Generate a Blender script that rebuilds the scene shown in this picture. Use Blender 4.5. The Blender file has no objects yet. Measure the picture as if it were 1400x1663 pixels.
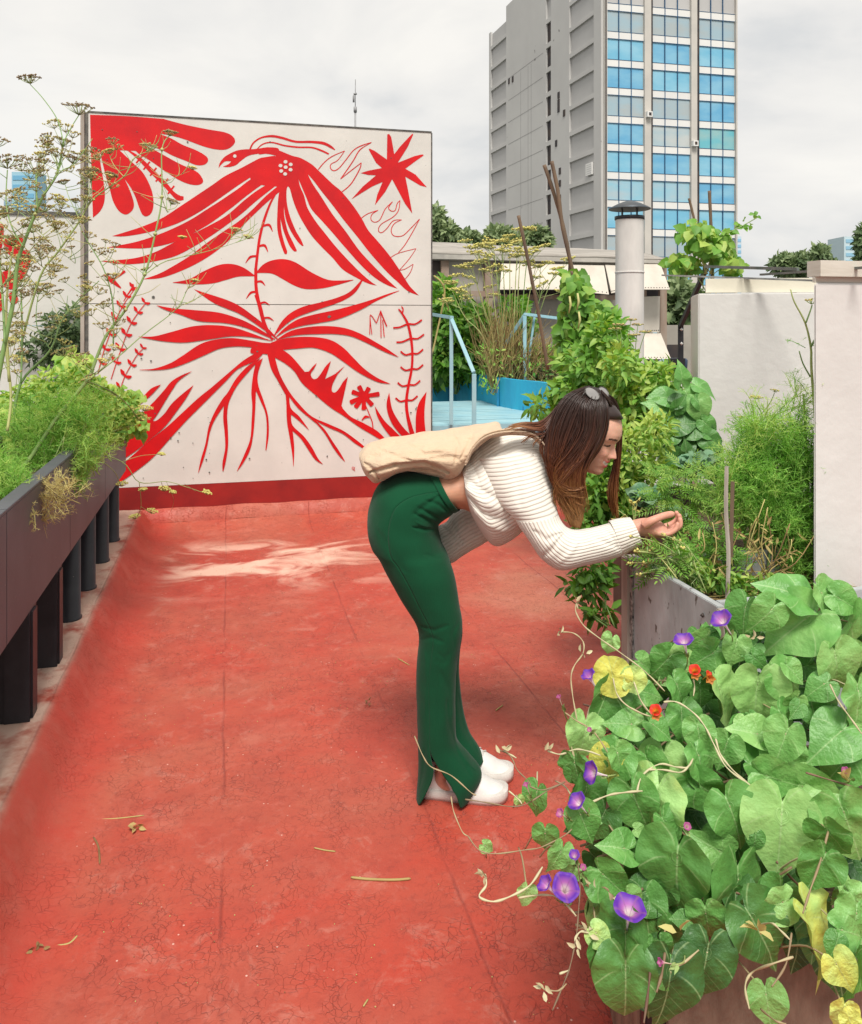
import bpy, bmesh, math, random
from mathutils import Vector, Matrix, noise
from mathutils.geometry import tessellate_polygon
R = math.radians
rnd = random.Random(7)
C = bpy.context.scene.collection
# ---------------------------------------------------------------- camera, light
H = 1.55            # eye height over the roof floor
F = 1300.0          # focal length in photo pixels
CX, CY = 700.0, 520.0   # principal column and horizon row
cam_d = bpy.data.cameras.new('camera'); cam = bpy.data.objects.new('camera', cam_d); C.objects.link(cam)
cam.location = (0, 0, H); cam.rotation_euler = (R(90), 0, 0)
cam_d.sensor_fit = 'HORIZONTAL'; cam_d.sensor_width = 36; cam_d.lens = F/1400*36
cam_d.shift_y = -(831.5-CY)/1400
cam_d.clip_start = 0.05; cam_d.clip_end = 5000
bpy.context.scene.camera = cam
sc = bpy.context.scene
sc.view_settings.view_transform = 'Standard'; sc.view_settings.look = 'None'
sc.view_settings.exposure = 0.32; sc.view_settings.gamma = 1
SUN_EL, SUN_AZ = 58, 176     # degrees; azimuth clockwise from +Y (behind camera, slightly right)
world = bpy.data.worlds.new('World'); sc.world = world; world.use_nodes = True
nt = world.node_tree; nt.nodes.clear()
def N(t, kind, **kw):
    n = t.nodes.new(kind)
    for k, v in kw.items():
        if k == 'inp':
            for a, b in v.items(): n.inputs[a].default_value = b
        else: setattr(n, k, v)
    return n
sky = N(nt, 'ShaderNodeTexSky'); sky.sky_type = 'NISHITA'; sky.sun_disc = False
sky.sun_elevation = R(SUN_EL); sky.sun_rotation = R(SUN_AZ)
skm = N(nt, 'ShaderNodeVectorMath', operation='SCALE', inp={3: 0.11}); nt.links.new(sky.outputs[0], skm.inputs[0])
tc = N(nt, 'ShaderNodeTexCoord')
mp = N(nt, 'ShaderNodeMapping'); mp.inputs['Scale'].default_value = (1.0, 1.0, 2.6); mp.inputs['Location'].default_value = (0.35, 0.1, .2)
nt.links.new(tc.outputs['Generated'], mp.inputs[0])
n1 = N(nt, 'ShaderNodeTexNoise', inp={'Scale': 2.3, 'Detail': 7, 'Roughness': .52, 'Distortion': .3}); nt.links.new(mp.outputs[0], n1.inputs[0])
cr = N(nt, 'ShaderNodeValToRGB'); nt.links.new(n1.outputs[0], cr.inputs[0])
e = cr.color_ramp.elements; e[0].position = .36; e[0].color = (.535, .55, .56, 1); e[1].position = .60; e[1].color = (.78, .76, .72, 1)
e2 = cr.color_ramp.elements.new(.48); e2.color = (.69, .68, .66, 1)
n2 = N(nt, 'ShaderNodeTexNoise', inp={'Scale': 1.6, 'Detail': 4, 'Roughness': .5}); nt.links.new(mp.outputs[0], n2.inputs[0])
mr = N(nt, 'ShaderNodeMapRange', inp={1: .6, 2: .8, 3: .03, 4: .16}); nt.links.new(n2.outputs[0], mr.inputs[0])
mx = N(nt, 'ShaderNodeMix', data_type='RGBA'); nt.links.new(mr.outputs[0], mx.inputs[0])
nt.links.new(cr.outputs[0], mx.inputs[6]); nt.links.new(skm.outputs[0], mx.inputs[7])
bg = N(nt, 'ShaderNodeBackground', inp={1: 1.0}); nt.links.new(mx.outputs[2], bg.inputs[0])
wo = N(nt, 'ShaderNodeOutputWorld'); nt.links.new(bg.outputs[0], wo.inputs[0])
sd = bpy.data.lights.new('sun', 'SUN'); sd.energy = 3.3; sd.angle = R(20); sd.color = (1, .955, .89)
so = bpy.data.objects.new('sun', sd); C.objects.link(so)
az = R(SUN_AZ); el = R(SUN_EL)
sdir = Vector((math.sin(az)*math.cos(el), math.cos(az)*math.cos(el), math.sin(el)))
so.rotation_euler = (-sdir).to_track_quat('-Z', 'Y').to_euler()

# ---------------------------------------------------------------- helpers
def W(px, py, D): return Vector(((px-CX)/F*D, D, H-(py-CY)/F*D))     # photo direction at a real distance
TH = math.atan(0.2538)
rv = Vector((math.cos(TH), math.sin(TH), 0)); cv = Vector((-math.sin(TH), math.cos(TH), 0))
def UV(u, v, z=0.0): return rv*u + cv*v + Vector((0, 0, z))          # roof frame: across, along, up
def onplane_v(px, py, v0):   # where a photo ray meets the upright plane v = v0
    d = Vector(((px-CX)/F, 1, -(py-CY)/F)); t = v0/d.dot(cv); return Vector((0, 0, H)) + d*t

def tag(o, label=None, cat=None, group=None, kind=None):
    if label: o['label'] = label
    if cat: o['category'] = cat
    if group: o['group'] = group
    if kind: o['kind'] = kind
    return o
def empty(name, loc=(0, 0, 0), label=None, cat=None, group=None, rz=0):
    o = bpy.data.objects.new(name, None); C.objects.link(o); o.location = loc; o.rotation_euler = (0, 0, rz)
    o.empty_display_size = .05
    return tag(o, label, cat, group)
class MB:
    def __init__(s): s.v = []; s.f = []; s.uv = []; s.m = []; s.t = []; s.hasuv = False; s.hast = False
    def add(s, vs, fs, uvs=None, mi=0, tone=None):
        b = len(s.v); s.v.extend(vs); 
        for f in fs: s.f.append([b+i for i in f]); s.m.append(mi)
        if uvs: s.hasuv = True; s.uv.extend(uvs)
        else: s.uv.extend([(0, 0)]*len(vs))
        if tone is not None:
            s.hast = True
            s.t.extend(tone if isinstance(tone, list) else [tone]*len(vs))
        else: s.t.extend([0.5]*len(vs))
    def box(s, c, sx, sy, sz, rot=None, mi=0):
        c = Vector(c); vs = []
        for x in (-.5, .5):
            for y in (-.5, .5):
                for z in (-.5, .5):
                    p = Vector((x*sx, y*sy, z*sz)); 
                    if rot is not None: p = rot @ p
                    vs.append(c+p)
        s.add(vs, [(0,1,3,2),(4,6,7,5),(0,4,5,1),(2,3,7,6),(0,2,6,4),(1,5,7,3)], mi=mi)
    def bar(s, a, b, w, h=None, up=(0, 0, 1), mi=0):
        a = Vector(a); b = Vector(b); h = h or w; d = b-a; L = d.length; z = d.normalized()
        x = Vector(up).cross(z)
        if x.length < 1e-4: x = Vector((1, 0, 0)).cross(z)
        x.normalize(); y = z.cross(x)
        M = Matrix((x, y, z)).transposed(); s.box((a+b)/2, w, h, L, M, mi)
    def tube(s, pts, rs, n=6, mi=0, tone=None, cap=True):
        pts = [Vector(p) for p in pts]; k = len(pts)
        if not isinstance(rs, (list, tuple)): rs = [rs]*k
        vs = []; fs = []; uvs = []; tn = []; prev = None; L = 0
        for i, p in enumerate(pts):
            d = (pts[min(i+1, k-1)]-pts[max(i-1, 0)])
            if d.length < 1e-9: d = Vector((0, 0, 1))
            d.normalize()
            if prev is None:
                x = d.orthogonal().normalized()
            else:
                x = prev - d*prev.dot(d)
                if x.length < 1e-6: x = d.orthogonal()
                x.normalize()
            prev = x; y = d.cross(x)
            if i: L += (p-pts[i-1]).length
            for j in range(n):
                a = 2*math.pi*j/n
                vs.append(p + (x*math.cos(a)+y*math.sin(a))*rs[i]); uvs.append((j/n, L))
            if tone is not None: tn += [tone[i] if isinstance(tone, (list, tuple)) else tone]*n
        for i in range(k-1):
            for j in range(n):
                j2 = (j+1) % n; fs.append((i*n+j, i*n+j2, (i+1)*n+j2, (i+1)*n+j))
        if cap and n > 2: fs.append(tuple(reversed(range(n)))); fs.append(tuple((k-1)*n+j for j in range(n)))
        s.add(vs, fs, uvs, mi, tn if tone is not None else None)
    def lathe(s, c, prof, n=24, mi=0):
        c = Vector(c); vs = []; fs = []
        for r, z in prof:
            for j in range(n):
                a = 2*math.pi*j/n; vs.append(c+Vector((r*math.cos(a), r*math.sin(a), z)))
        for i in range(len(prof)-1):
            for j in range(n):
                j2 = (j+1) % n; fs.append((i*n+j, i*n+j2, (i+1)*n+j2, (i+1)*n+j))
        s.add(vs, fs, mi=mi)
    def ico(s, c, r, mi=0, tone=None):
        c = Vector(c)
        vs = [c+Vector(d)*r for d in ((1,0,0),(-1,0,0),(0,1,0),(0,-1,0),(0,0,1),(0,0,-1))]
        s.add(vs, [(0,2,4),(2,1,4),(1,3,4),(3,0,4),(2,0,5),(1,2,5),(3,1,5),(0,3,5)], mi=mi, tone=tone)
    def build(s, name, mats, parent=None, smooth=True, bevel=0, link=True):
        me = bpy.data.meshes.new(name)
        o = bpy.data.objects.new(name, me)
        inv = None
        if parent is not None:
            inv = (Matrix.Translation(parent.location) @ parent.rotation_euler.to_matrix().to_4x4()).inverted()
        me.from_pydata([tuple(p) for p in s.v], [], s.f)
        if inv is not None: o.parent = parent; o.matrix_parent_inverse = inv
        if not isinstance(mats, (list, tuple)): mats = [mats]
        for m in mats: me.materials.append(m)
        me.polygons.foreach_set('material_index', s.m)
        me.polygons.foreach_set('use_smooth', [smooth]*len(s.f))
        if s.hasuv:
            ul = me.uv_layers.new(name='UVMap'); li = [0]*len(me.loops); me.loops.foreach_get('vertex_index', li)
            flat = []
            for i in li: flat.extend(s.uv[i])
            ul.data.foreach_set('uv', flat)
        if s.hast:
            at = me.attributes.new('tone', 'FLOAT', 'POINT'); at.data.foreach_set('value', s.t)
        me.update()
        if link: C.objects.link(o)
        if bevel:
            bm = bmesh.new(); bm.from_mesh(me); bmesh.ops.remove_doubles(bm, verts=bm.verts, dist=1e-5)
            bmesh.ops.bevel(bm, geom=list(bm.edges), offset=bevel, segments=2, affect='EDGES'); bm.to_mesh(me); bm.free()
            me.polygons.foreach_set('use_smooth', [False]*len(me.polygons))
        return o
def catmull(pts, m=8, closed=False):
    P = [Vector(p) for p in pts]; n = len(P); out = []
    if n < 3 and not closed:
        return [P[0].lerp(P[1], i/m) for i in range(m)] + [P[1]]
    rng = range(n) if closed else range(n-1)
    for i in rng:
        if closed: p0, p1, p2, p3 = P[(i-1) % n], P[i], P[(i+1) % n], P[(i+2) % n]
        else: p0, p1, p2, p3 = P[max(i-1, 0)], P[i], P[i+1], P[min(i+2, n-1)]
        for k in range(m):
            t = k/m; t2 = t*t; t3 = t2*t
            out.append(.5*((2*p1)+(-p0+p2)*t+(2*p0-5*p1+4*p2-p3)*t2+(-p0+3*p1-3*p2+p3)*t3))
    if not closed: out.append(P[-1])
    return out

# ---------------------------------------------------------------- materials
def newmat(name):
    m = bpy.data.materials.new(name); m.use_nodes = True; t = m.node_tree; t.nodes.clear()
    o = N(t, 'ShaderNodeOutputMaterial'); b = N(t, 'ShaderNodeBsdfPrincipled'); t.links.new(b.outputs[0], o.inputs[0])
    return m, t, b, o
def L4(c): return (c[0], c[1], c[2], 1)
def pm(name, col, col2=None, rough=.75, scale=6, bump=.15, bscale=60, metal=0, spec=.35, stretch=(1, 1, 1), lo=.35, hi=.65, spots=None, detail=6, bdist=.004, coat=0):
    """plain procedural surface: two tones mixed by noise, fine bump, optional small dark spots"""
    m, t, b, o = newmat(name)
    co = N(t, 'ShaderNodeTexCoord'); mp = N(t, 'ShaderNodeMapping'); mp.inputs['Scale'].default_value = stretch
    t.links.new(co.outputs['Object'], mp.inputs[0])
    n = N(t, 'ShaderNodeTexNoise', inp={'Scale': scale, 'Detail': detail, 'Roughness': .6}); t.links.new(mp.outputs[0], n.inputs[0])
    r = N(t, 'ShaderNodeMapRange', inp={1: lo, 2: hi}); t.links.new(n.outputs[0], r.inputs[0])
    x = N(t, 'ShaderNodeMix', data_type='RGBA'); t.links.new(r.outputs[0], x.inputs[0])
    x.inputs[6].default_value = L4(col); x.inputs[7].default_value = L4(col2 or [c*.8 for c in col]); res = x.outputs[2]
    if spots:
        sc_, thr, colr = spots
        v = N(t, 'ShaderNodeTexNoise', inp={'Scale': sc_, 'Detail': 3, 'Roughness': .7}); t.links.new(mp.outputs[0], v.inputs[0])
        r2 = N(t, 'ShaderNodeMapRange', inp={1: thr, 2: thr+.03}); t.links.new(v.outputs[0], r2.inputs[0])
        y = N(t, 'ShaderNodeMix', data_type='RGBA'); t.links.new(r2.outputs[0], y.inputs[0]); t.links.new(res, y.inputs[6]); y.inputs[7].default_value = L4(colr); res = y.outputs[2]
    t.links.new(res, b.inputs['Base Color'])
    b.inputs['Roughness'].default_value = rough; b.inputs['Metallic'].default_value = metal; b.inputs['Specular IOR Level'].default_value = spec
    if coat: b.inputs['Coat Weight'].default_value = coat
    if bump:
        bn = N(t, 'ShaderNodeTexNoise', inp={'Scale': bscale, 'Detail': 5}); t.links.new(mp.outputs[0], bn.inputs[0])
        bp = N(t, 'ShaderNodeBump', inp={'Strength': bump, 'Distance': bdist}); t.links.new(bn.outputs[0], bp.inputs['Height']); t.links.new(bp.outputs[0], b.inputs['Normal'])
    return m
def leafmat(name, lo, mid, hi, rough=.5, transl=.3, top=None, veins=0, vein_col=None, spec=.35, bump=.5):
    """leaf surface: hue picked by the per-leaf 'tone'; veins from the leaf's own UV"""
    m, t, b, o = newmat(name)
    at = N(t, 'ShaderNodeAttribute', attribute_name='tone')
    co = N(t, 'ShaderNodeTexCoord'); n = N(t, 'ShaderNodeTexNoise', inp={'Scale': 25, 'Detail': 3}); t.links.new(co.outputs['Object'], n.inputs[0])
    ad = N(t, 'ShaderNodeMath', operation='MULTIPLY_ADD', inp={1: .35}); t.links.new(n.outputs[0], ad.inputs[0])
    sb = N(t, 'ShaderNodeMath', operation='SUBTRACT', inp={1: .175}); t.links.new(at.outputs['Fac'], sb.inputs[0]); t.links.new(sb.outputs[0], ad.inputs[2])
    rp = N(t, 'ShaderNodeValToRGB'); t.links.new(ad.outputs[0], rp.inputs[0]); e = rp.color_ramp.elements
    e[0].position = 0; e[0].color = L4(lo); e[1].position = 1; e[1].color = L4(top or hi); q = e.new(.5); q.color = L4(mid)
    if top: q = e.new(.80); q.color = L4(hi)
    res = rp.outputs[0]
    if veins:
        uv = N(t, 'ShaderNodeUVMap', uv_map='UVMap'); sp = N(t, 'ShaderNodeSeparateXYZ'); t.links.new(uv.outputs[0], sp.inputs[0])
        au = N(t, 'ShaderNodeMath', operation='ABSOLUTE'); t.links.new(sp.outputs[0], au.inputs[0])
        # palmate veins fanning out from the petiole joint at v = 0.5, curving with the radius
        yy = N(t, 'ShaderNodeMath', operation='SUBTRACT', inp={1: .5}); t.links.new(sp.outputs[1], yy.inputs[0])
        an = N(t, 'ShaderNodeMath', operation='ARCTAN2'); t.links.new(au.outputs[0], an.inputs[0]); t.links.new(yy.outputs[0], an.inputs[1])
        cb = N(t, 'ShaderNodeCombineXYZ'); t.links.new(au.outputs[0], cb.inputs[0]); t.links.new(yy.outputs[0], cb.inputs[1]); ln = N(t, 'ShaderNodeVectorMath', operation='LENGTH'); t.links.new(cb.outputs[0], ln.inputs[0])
        a2 = N(t, 'ShaderNodeMath', operation='MULTIPLY', inp={1: veins/6.3}); t.links.new(an.outputs[0], a2.inputs[0])
        a3 = N(t, 'ShaderNodeMath', operation='MULTIPLY_ADD', inp={1: .55}); t.links.new(ln.outputs['Value'], a3.inputs[0]); t.links.new(a2.outputs[0], a3.inputs[2])
        fr = N(t, 'ShaderNodeMath', operation='PINGPONG', inp={1: .5}); t.links.new(a3.outputs[0], fr.inputs[0])
        frr = N(t, 'ShaderNodeMath', operation='MULTIPLY'); t.links.new(fr.outputs[0], frr.inputs[0]); t.links.new(ln.outputs['Value'], frr.inputs[1])
        v1 = N(t, 'ShaderNodeMapRange', inp={1: .0, 2: .011, 3: .8, 4: 0}); t.links.new(frr.outputs[0], v1.inputs[0]); g0 = N(t, 'ShaderNodeMapRange', inp={1: .11, 2: .24}); t.links.new(ln.outputs['Value'], g0.inputs[0]); v1b = N(t, 'ShaderNodeMath', operation='MULTIPLY'); t.links.new(v1.outputs[0], v1b.inputs[0]); t.links.new(g0.outputs[0], v1b.inputs[1])
        v2 = N(t, 'ShaderNodeMapRange', inp={1: .0, 2: .018, 3: 1, 4: 0}); t.links.new(au.outputs[0], v2.inputs[0])
        # faint herringbone off the midrib
        ms = N(t, 'ShaderNodeMath', operation='MULTIPLY_ADD', inp={1: -.7}); t.links.new(au.outputs[0], ms.inputs[0]); t.links.new(yy.outputs[0], ms.inputs[2])
        ml = N(t, 'ShaderNodeMath', operation='MULTIPLY', inp={1: 7}); t.links.new(ms.outputs[0], ml.inputs[0]); f2 = N(t, 'ShaderNodeMath', operation='PINGPONG', inp={1: .5}); t.links.new(ml.outputs[0], f2.inputs[0])
        v3 = N(t, 'ShaderNodeMapRange', inp={1: .0, 2: .06, 3: .45, 4: 0}); t.links.new(f2.outputs[0], v3.inputs[0]); gt = N(t, 'ShaderNodeMapRange', inp={1: .05, 2: .2}); t.links.new(ms.outputs[0], gt.inputs[0]); v3g = N(t, 'ShaderNodeMath', operation='MULTIPLY'); t.links.new(v3.outputs[0], v3g.inputs[0]); t.links.new(gt.outputs[0], v3g.inputs[1])
        mx1 = N(t, 'ShaderNodeMath', operation='MAXIMUM'); t.links.new(v1b.outputs[0], mx1.inputs[0]); t.links.new(v2.outputs[0], mx1.inputs[1])
        mxv = N(t, 'ShaderNodeMath', operation='MAXIMUM'); t.links.new(mx1.outputs[0], mxv.inputs[0]); t.links.new(v3g.outputs[0], mxv.inputs[1])
        sc2 = N(t, 'ShaderNodeMath', operation='MULTIPLY', inp={1: .5}); t.links.new(mxv.outputs[0], sc2.inputs[0])
        y = N(t, 'ShaderNodeMix', data_type='RGBA'); t.links.new(sc2.outputs[0], y.inputs[0]); t.links.new(res, y.inputs[6]); y.inputs[7].default_value = L4(vein_col or hi); res = y.outputs[2]
        # quilted surface between veins
        sw0 = N(t, 'ShaderNodeMapRange', inp={1: 0, 2: .3, 3: 0, 4: .8}, interpolation_type='SMOOTHSTEP'); t.links.new(fr.outputs[0], sw0.inputs[0]); g1 = N(t, 'ShaderNodeMapRange', inp={1: .02, 2: .30}); t.links.new(ln.outputs['Value'], g1.inputs[0]); sw = N(t, 'ShaderNodeMath', operation='MULTIPLY'); t.links.new(sw0.outputs[0], sw.inputs[0]); t.links.new(g1.outputs[0], sw.inputs[1])
        wn = N(t, 'ShaderNodeTexNoise', inp={'Scale': 11, 'Detail': 5}); t.links.new(uv.outputs[0], wn.inputs[0])
        hs = N(t, 'ShaderNodeMath', operation='MULTIPLY_ADD', inp={1: 1.6}); t.links.new(wn.outputs[0], hs.inputs[0]); t.links.new(sw.outputs[0], hs.inputs[2])
        bp = N(t, 'ShaderNodeBump', inp={'Strength': bump, 'Distance': .003}); t.links.new(hs.outputs[0], bp.inputs['Height']); t.links.new(bp.outputs[0], b.inputs['Normal'])
    t.links.new(res, b.inputs['Base Color']); b.inputs['Roughness'].default_value = rough; b.inputs['Specular IOR Level'].default_value = spec
    if transl:
        tr = N(t, 'ShaderNodeBsdfTranslucent'); hs2 = N(t, 'ShaderNodeHueSaturation', inp={'Saturation': 1.15, 'Value': 1.5}); t.links.new(res, hs2.inputs['Color'])
        t.links.new(hs2.outputs[0], tr.inputs[0]); ms_ = N(t, 'ShaderNodeMixShader', inp={0: transl}); t.links.new(b.outputs[0], ms_.inputs[1]); t.links.new(tr.outputs[0], ms_.inputs[2]); t.links.new(ms_.outputs[0], o.inputs[0])
    return m

# red waterproofing paint of the roof
def red_floor():
    m, t, b, o = newmat('red_roof_paint')
    co = N(t, 'ShaderNodeTexCoord'); mp = N(t, 'ShaderNodeMapping'); mp.inputs['Rotation'].default_value = (0, 0, -TH); t.links.new(co.outputs['Object'], mp.inputs[0])
    V = mp.outputs[0]
    def noi(s, d=5, r=.6, dist=0): 
        n = N(t, 'ShaderNodeTexNoise', inp={'Scale': s, 'Detail': d, 'Roughness': r, 'Distortion': dist}); t.links.new(V, n.inputs[0]); return n.outputs[0]
    def rng(x, a, b_, c=0, d=1): 
        n = N(t, 'ShaderNodeMapRange', inp={1: a, 2: b_, 3: c, 4: d}); t.links.new(x, n.inputs[0]); return n.outputs[0]
    def mix(f, A, B):
        n = N(t, 'ShaderNodeMix', data_type='RGBA'); t.links.new(f, n.inputs[0])
        for i, q in ((6, A), (7, B)):
            if isinstance(q, tuple): n.inputs[i].default_value = L4(q)
            else: t.links.new(q, n.inputs[i])
        return n.outputs[2]
    def mul(a, b_):
        n = N(t, 'ShaderNodeMath', operation='MULTIPLY'); t.links.new(a, n.inputs[0])
        if isinstance(b_, float): n.inputs[1].default_value = b_
        else: t.links.new(b_, n.inputs[1])
        return n.outputs[0]
    c = mix(rng(noi(1.1, 5, .6, .4), .38, .64), (.44, .056, .034), (.40, .092, .056))
    c = mix(rng(noi(5, 6), .42, .75, 0, .55), c, (.29, .050, .036))
    c = mix(rng(noi(.75, 4, .55, .8), .52, .70, 0, .5), c, (.42, .20, .125)); c = mix(rng(noi(2.6, 6, .7, .3), .55, .7, 0, .45), c, (.50, .17, .12))     # faded dusty patches
    c = mix(rng(noi(17, 5, .7), .55, .72, 0, .5), c, (.48, .13, .095)); c = mix(rng(noi(38, 6, .75), .52, .70, 0, .55), c, (.22, .040, .030)); c = mix(rng(noi(6.5, 7, .75, .6), .56, .66, 0, .4), c, (.50, .21, .16))
    # hairline crazing
    wv = N(t, 'ShaderNodeTexNoise', inp={'Scale': 9, 'Detail': 4}); t.links.new(V, wv.inputs[0])
    vm = N(t, 'ShaderNodeVectorMath', operation='MULTIPLY_ADD'); t.links.new(wv.outputs[1], vm.inputs[0]); vm.inputs[1].default_value = (.12, .12, .12); t.links.new(V, vm.inputs[2])
    vo = N(t, 'ShaderNodeTexVoronoi', feature='DISTANCE_TO_EDGE', inp={'Scale': 44, 'Randomness': 1}); t.links.new(vm.outputs[0], vo.inputs[0])
    crk = rng(vo.outputs[0], .006, .045, 1, 0); msk = rng(noi(1.7, 3), .38, .52); gap = rng(noi(14, 2), .42, .56)
    crm = mul(mul(crk, msk), gap)
    c = mix(mul(crm, .38), c, (.13, .030, .024))
    # roll seams along the roof, about 0.9 m apart
    sp = N(t, 'ShaderNodeSeparateXYZ'); t.links.new(V, sp.inputs[0])
    wob = N(t, 'ShaderNodeMath', operation='MULTIPLY_ADD', inp={1: .03}); t.links.new(noi(3, 3), wob.inputs[0]); t.links.new(sp.outputs[0], wob.inputs[2])
    pp = N(t, 'ShaderNodeMath', operation='PINGPONG', inp={1: .31}); t.links.new(wob.outputs[0], pp.inputs[0])
    seam = rng(pp.outputs[0], .0, .0065, 1, 0); seam2 = mul(seam, rng(noi(2.2, 2), .38, .55))
    c = mix(mul(seam2, .6), c, (.20, .035, .028))
    # tiny white specks
    sv = N(t, 'ShaderNodeTexVoronoi', feature='F1', inp={'Scale': 26}); t.links.new(V, sv.inputs[0])
    spk = mul(rng(sv.outputs[0], .045, .085, 1, 0), rng(noi(3.2, 2), .5, .58)); c = mix(mul(spk, .8), c, (.75, .5, .42))
    # pale dried-puddle marks near the mural wall: streaky, gated by distance along the roof
    st = N(t, 'ShaderNodeMapping'); st.inputs['Scale'].default_value = (1.0, 2.0, 1); t.links.new(V, st.inputs[0])
    sn = N(t, 'ShaderNodeTexNoise', inp={'Scale': 1.5, 'Detail': 6, 'Roughness': .55, 'Distortion': 1.2}); t.links.new(st.outputs[0], sn.inputs[0])
    g1 = rng(sp.outputs[1], 4.55, 5.0); g2 = rng(sp.outputs[1], 5.9, 5.5); g3 = mul(rng(sp.outputs[0], 1.35, .6), rng(sp.outputs[0], -.5, -.2))
    c = mix(mul(mul(rng(sn.outputs[0], .475, .60, 0, .85), mul(g1, g2)), g3), c, (.78, .52, .40))
    # worn beige ledge where the left posts stand
    lm = mul(rng(sp.outputs[0], -.605, -.645), rng(noi(6, 4), .34, .52)); c = mix(mul(lm, .9), c, (.66, .47, .37)); kk = mul(mul(rng(sp.outputs[0], -.66, -.60), rng(sp.outputs[0], -.50, -.56)), rng(noi(5, 4), .5, .62)); c = mix(mul(kk, .25), c, (.66, .36, .27))
    c = mix(mul(mul(rng(sp.outputs[0], -.36, -.46), rng(sp.outputs[0], -.635, -.61)), rng(noi(9, 5), .25, .6, .9, .55)), c, (.50, .055, .035))
    sz = N(t, 'ShaderNodeSeparateXYZ'); t.links.new(co.outputs['Object'], sz.inputs[0])
    t.links.new(c, b.inputs['Base Color'])
    t.links.new(rng(noi(2.5, 4), .3, .7, .42, .72), b.inputs['Roughness']); b.inputs['Specular IOR Level'].default_value = .35
    h = N(t, 'ShaderNodeMath', operation='MULTIPLY_ADD', inp={1: -1.2}); t.links.new(crm, h.inputs[0]); t.links.new(noi(45, 6, .7), h.inputs[2])
    h2 = N(t, 'ShaderNodeMath', operation='MULTIPLY_ADD', inp={1: -1.2}); t.links.new(seam2, h2.inputs[0]); t.links.new(h.outputs[0], h2.inputs[2])
    bp = N(t, 'ShaderNodeBump', inp={'Strength': .55, 'Distance': .004}); t.links.new(h2.outputs[0], bp.inputs['Height']); t.links.new(bp.outputs[0], b.inputs['Normal'])
    return m
M = {}
M['floor'] = red_floor()
M['wallpaint'] = pm('white_board_paint', (.66, .64, .595), (.59, .57, .53), rough=.8, scale=3, bump=.12, bscale=30, spots=(38, .715, (.2, .18, .16)))
M['red'] = pm('mural_red', (.64, .0035, .0055), (.50, .003, .007), rough=.5, scale=5, bump=.1, bscale=40)
M['dred'] = pm('skirting_red', (.32, .016, .013), (.22, .012, .012), rough=.6, scale=4, bump=.3, bscale=20)
M['edge'] = pm('weathered_edge', (.16, .15, .13), (.05, .05, .05), rough=.9, scale=20)
M['planter'] = pm('grey_brown_steel', (.105, .108, .122), (.078, .080, .092), rough=.5, scale=3, bump=.12, bscale=90, metal=.15, spots=(75, .71, (.33, .30, .28)))
M['post'] = pm('dark_steel_post', (.030, .030, .036), (.018, .018, .022), rough=.45, scale=8, bump=.08, spots=(60, .72, (.2, .19, .18)))
M['soil'] = pm('soil', (.045, .030, .018), (.12, .085, .045), rough=1, scale=30, bump=1, bscale=40, bdist=.02)
M['galv'] = pm('weathered_panel', (.46, .48, .48), (.26, .27, .27), rough=.75, scale=7, bump=.4, bscale=35, stretch=(1, 1, .45), lo=.3, hi=.7, spots=(30, .62, (.13, .115, .10)), bdist=.006)
M['board'] = pm('burlap_brown_board', (.26, .19, .135), (.15, .10, .07), rough=.95, scale=18, bump=.9, bscale=45, bdist=.01, stretch=(1, 1, .5))
M['woodpale'] = pm('grey_pale_wood', (.40, .35, .30), (.24, .20, .17), rough=.9, scale=14, bump=.3, stretch=(1, 1, .2), spots=(30, .7, (.07, .05, .04)))
M['plaster'] = pm('beige_plaster', (.68, .665, .64), (.60, .585, .56), rough=.9, scale=1.2, bump=.35, bscale=22, bdist=.006)
M['cream'] = pm('cream_board', (.72, .68, .56), (.63, .59, .48), rough=.8, scale=3)
# ================================================================ SETTING
def struct(o): o['kind'] = 'structure'; return o
# city ground far below
m = MB(); s = 3000
m.add([(-s, -200, -14), (s, -200, -14), (s, s, -14), (-s, s, -14)], [(0, 1, 2, 3)])
struct(m.build('ground', pm('street_ground', (.10, .10, .095), (.07, .08, .06), scale=.05, bump=0)))
# roof floor: profile across the roof (u), run along it (v)
prof = [(-1.75, .15), (-1.2, .15), (-.80, .152), (-.70, .150), (-.64, .150), (-.615, .143), (-.59, .120), (-.565, .085), (-.54, .050), (-.51, .026), (-.47, .012), (-.40, .004), (-.30, 0)]
u = -.30
while u < 3.6: u += .15; prof.append((u, 0.0))
m = MB(); nv = 120; v0, v1 = -1.5, 6.262
vs = []; fs = []; k = len(prof)
for i in range(nv+1):
    v = v0+(v1-v0)*i/nv
    for (uu, z) in prof:
        zz = z; du = 0
        if -.72 < uu < -.4:
            zz += .005*noise.noise(Vector((uu*6, v*6, 1)))*(1 if uu > -.66 else .3); du = .010*noise.noise(Vector((3, v*2.6, 0)))+.004*noise.noise(Vector((7, v*9, 0)))
        if v > 5.9: zz = max(zz, .075*((v-5.9)/.36)**2)       # the sheet is dressed up against the mural wall
        vs.append(UV(uu+du, v, zz))
for i in range(nv):
    for j in range(k-1): fs.append((i*k+j, i*k+j+1, (i+1)*k+j+1, (i+1)*k+j))
m.add(vs, fs); struct(m.build('roof_floor', M['floor']))
# building body under the roof
m = MB(); m.add([UV(-1.8, -1.55, -14), UV(4.2, -1.55, -14), UV(4.2, 9.5, -14), UV(-1.8, 9.5, -14), UV(-1.8, -1.55, -.02), UV(4.2, -1.55, -.02), UV(4.2, 9.5, -.02), UV(-1.8, 9.5, -.02)],
      [(0,1,5,4),(1,2,6,5),(2,3,7,6),(3,0,4,7),(4,5,6,7)])
struct(m.build('roof_slab', pm('slab_concrete', (.35, .33, .30), bump=0), smooth=False))

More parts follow.
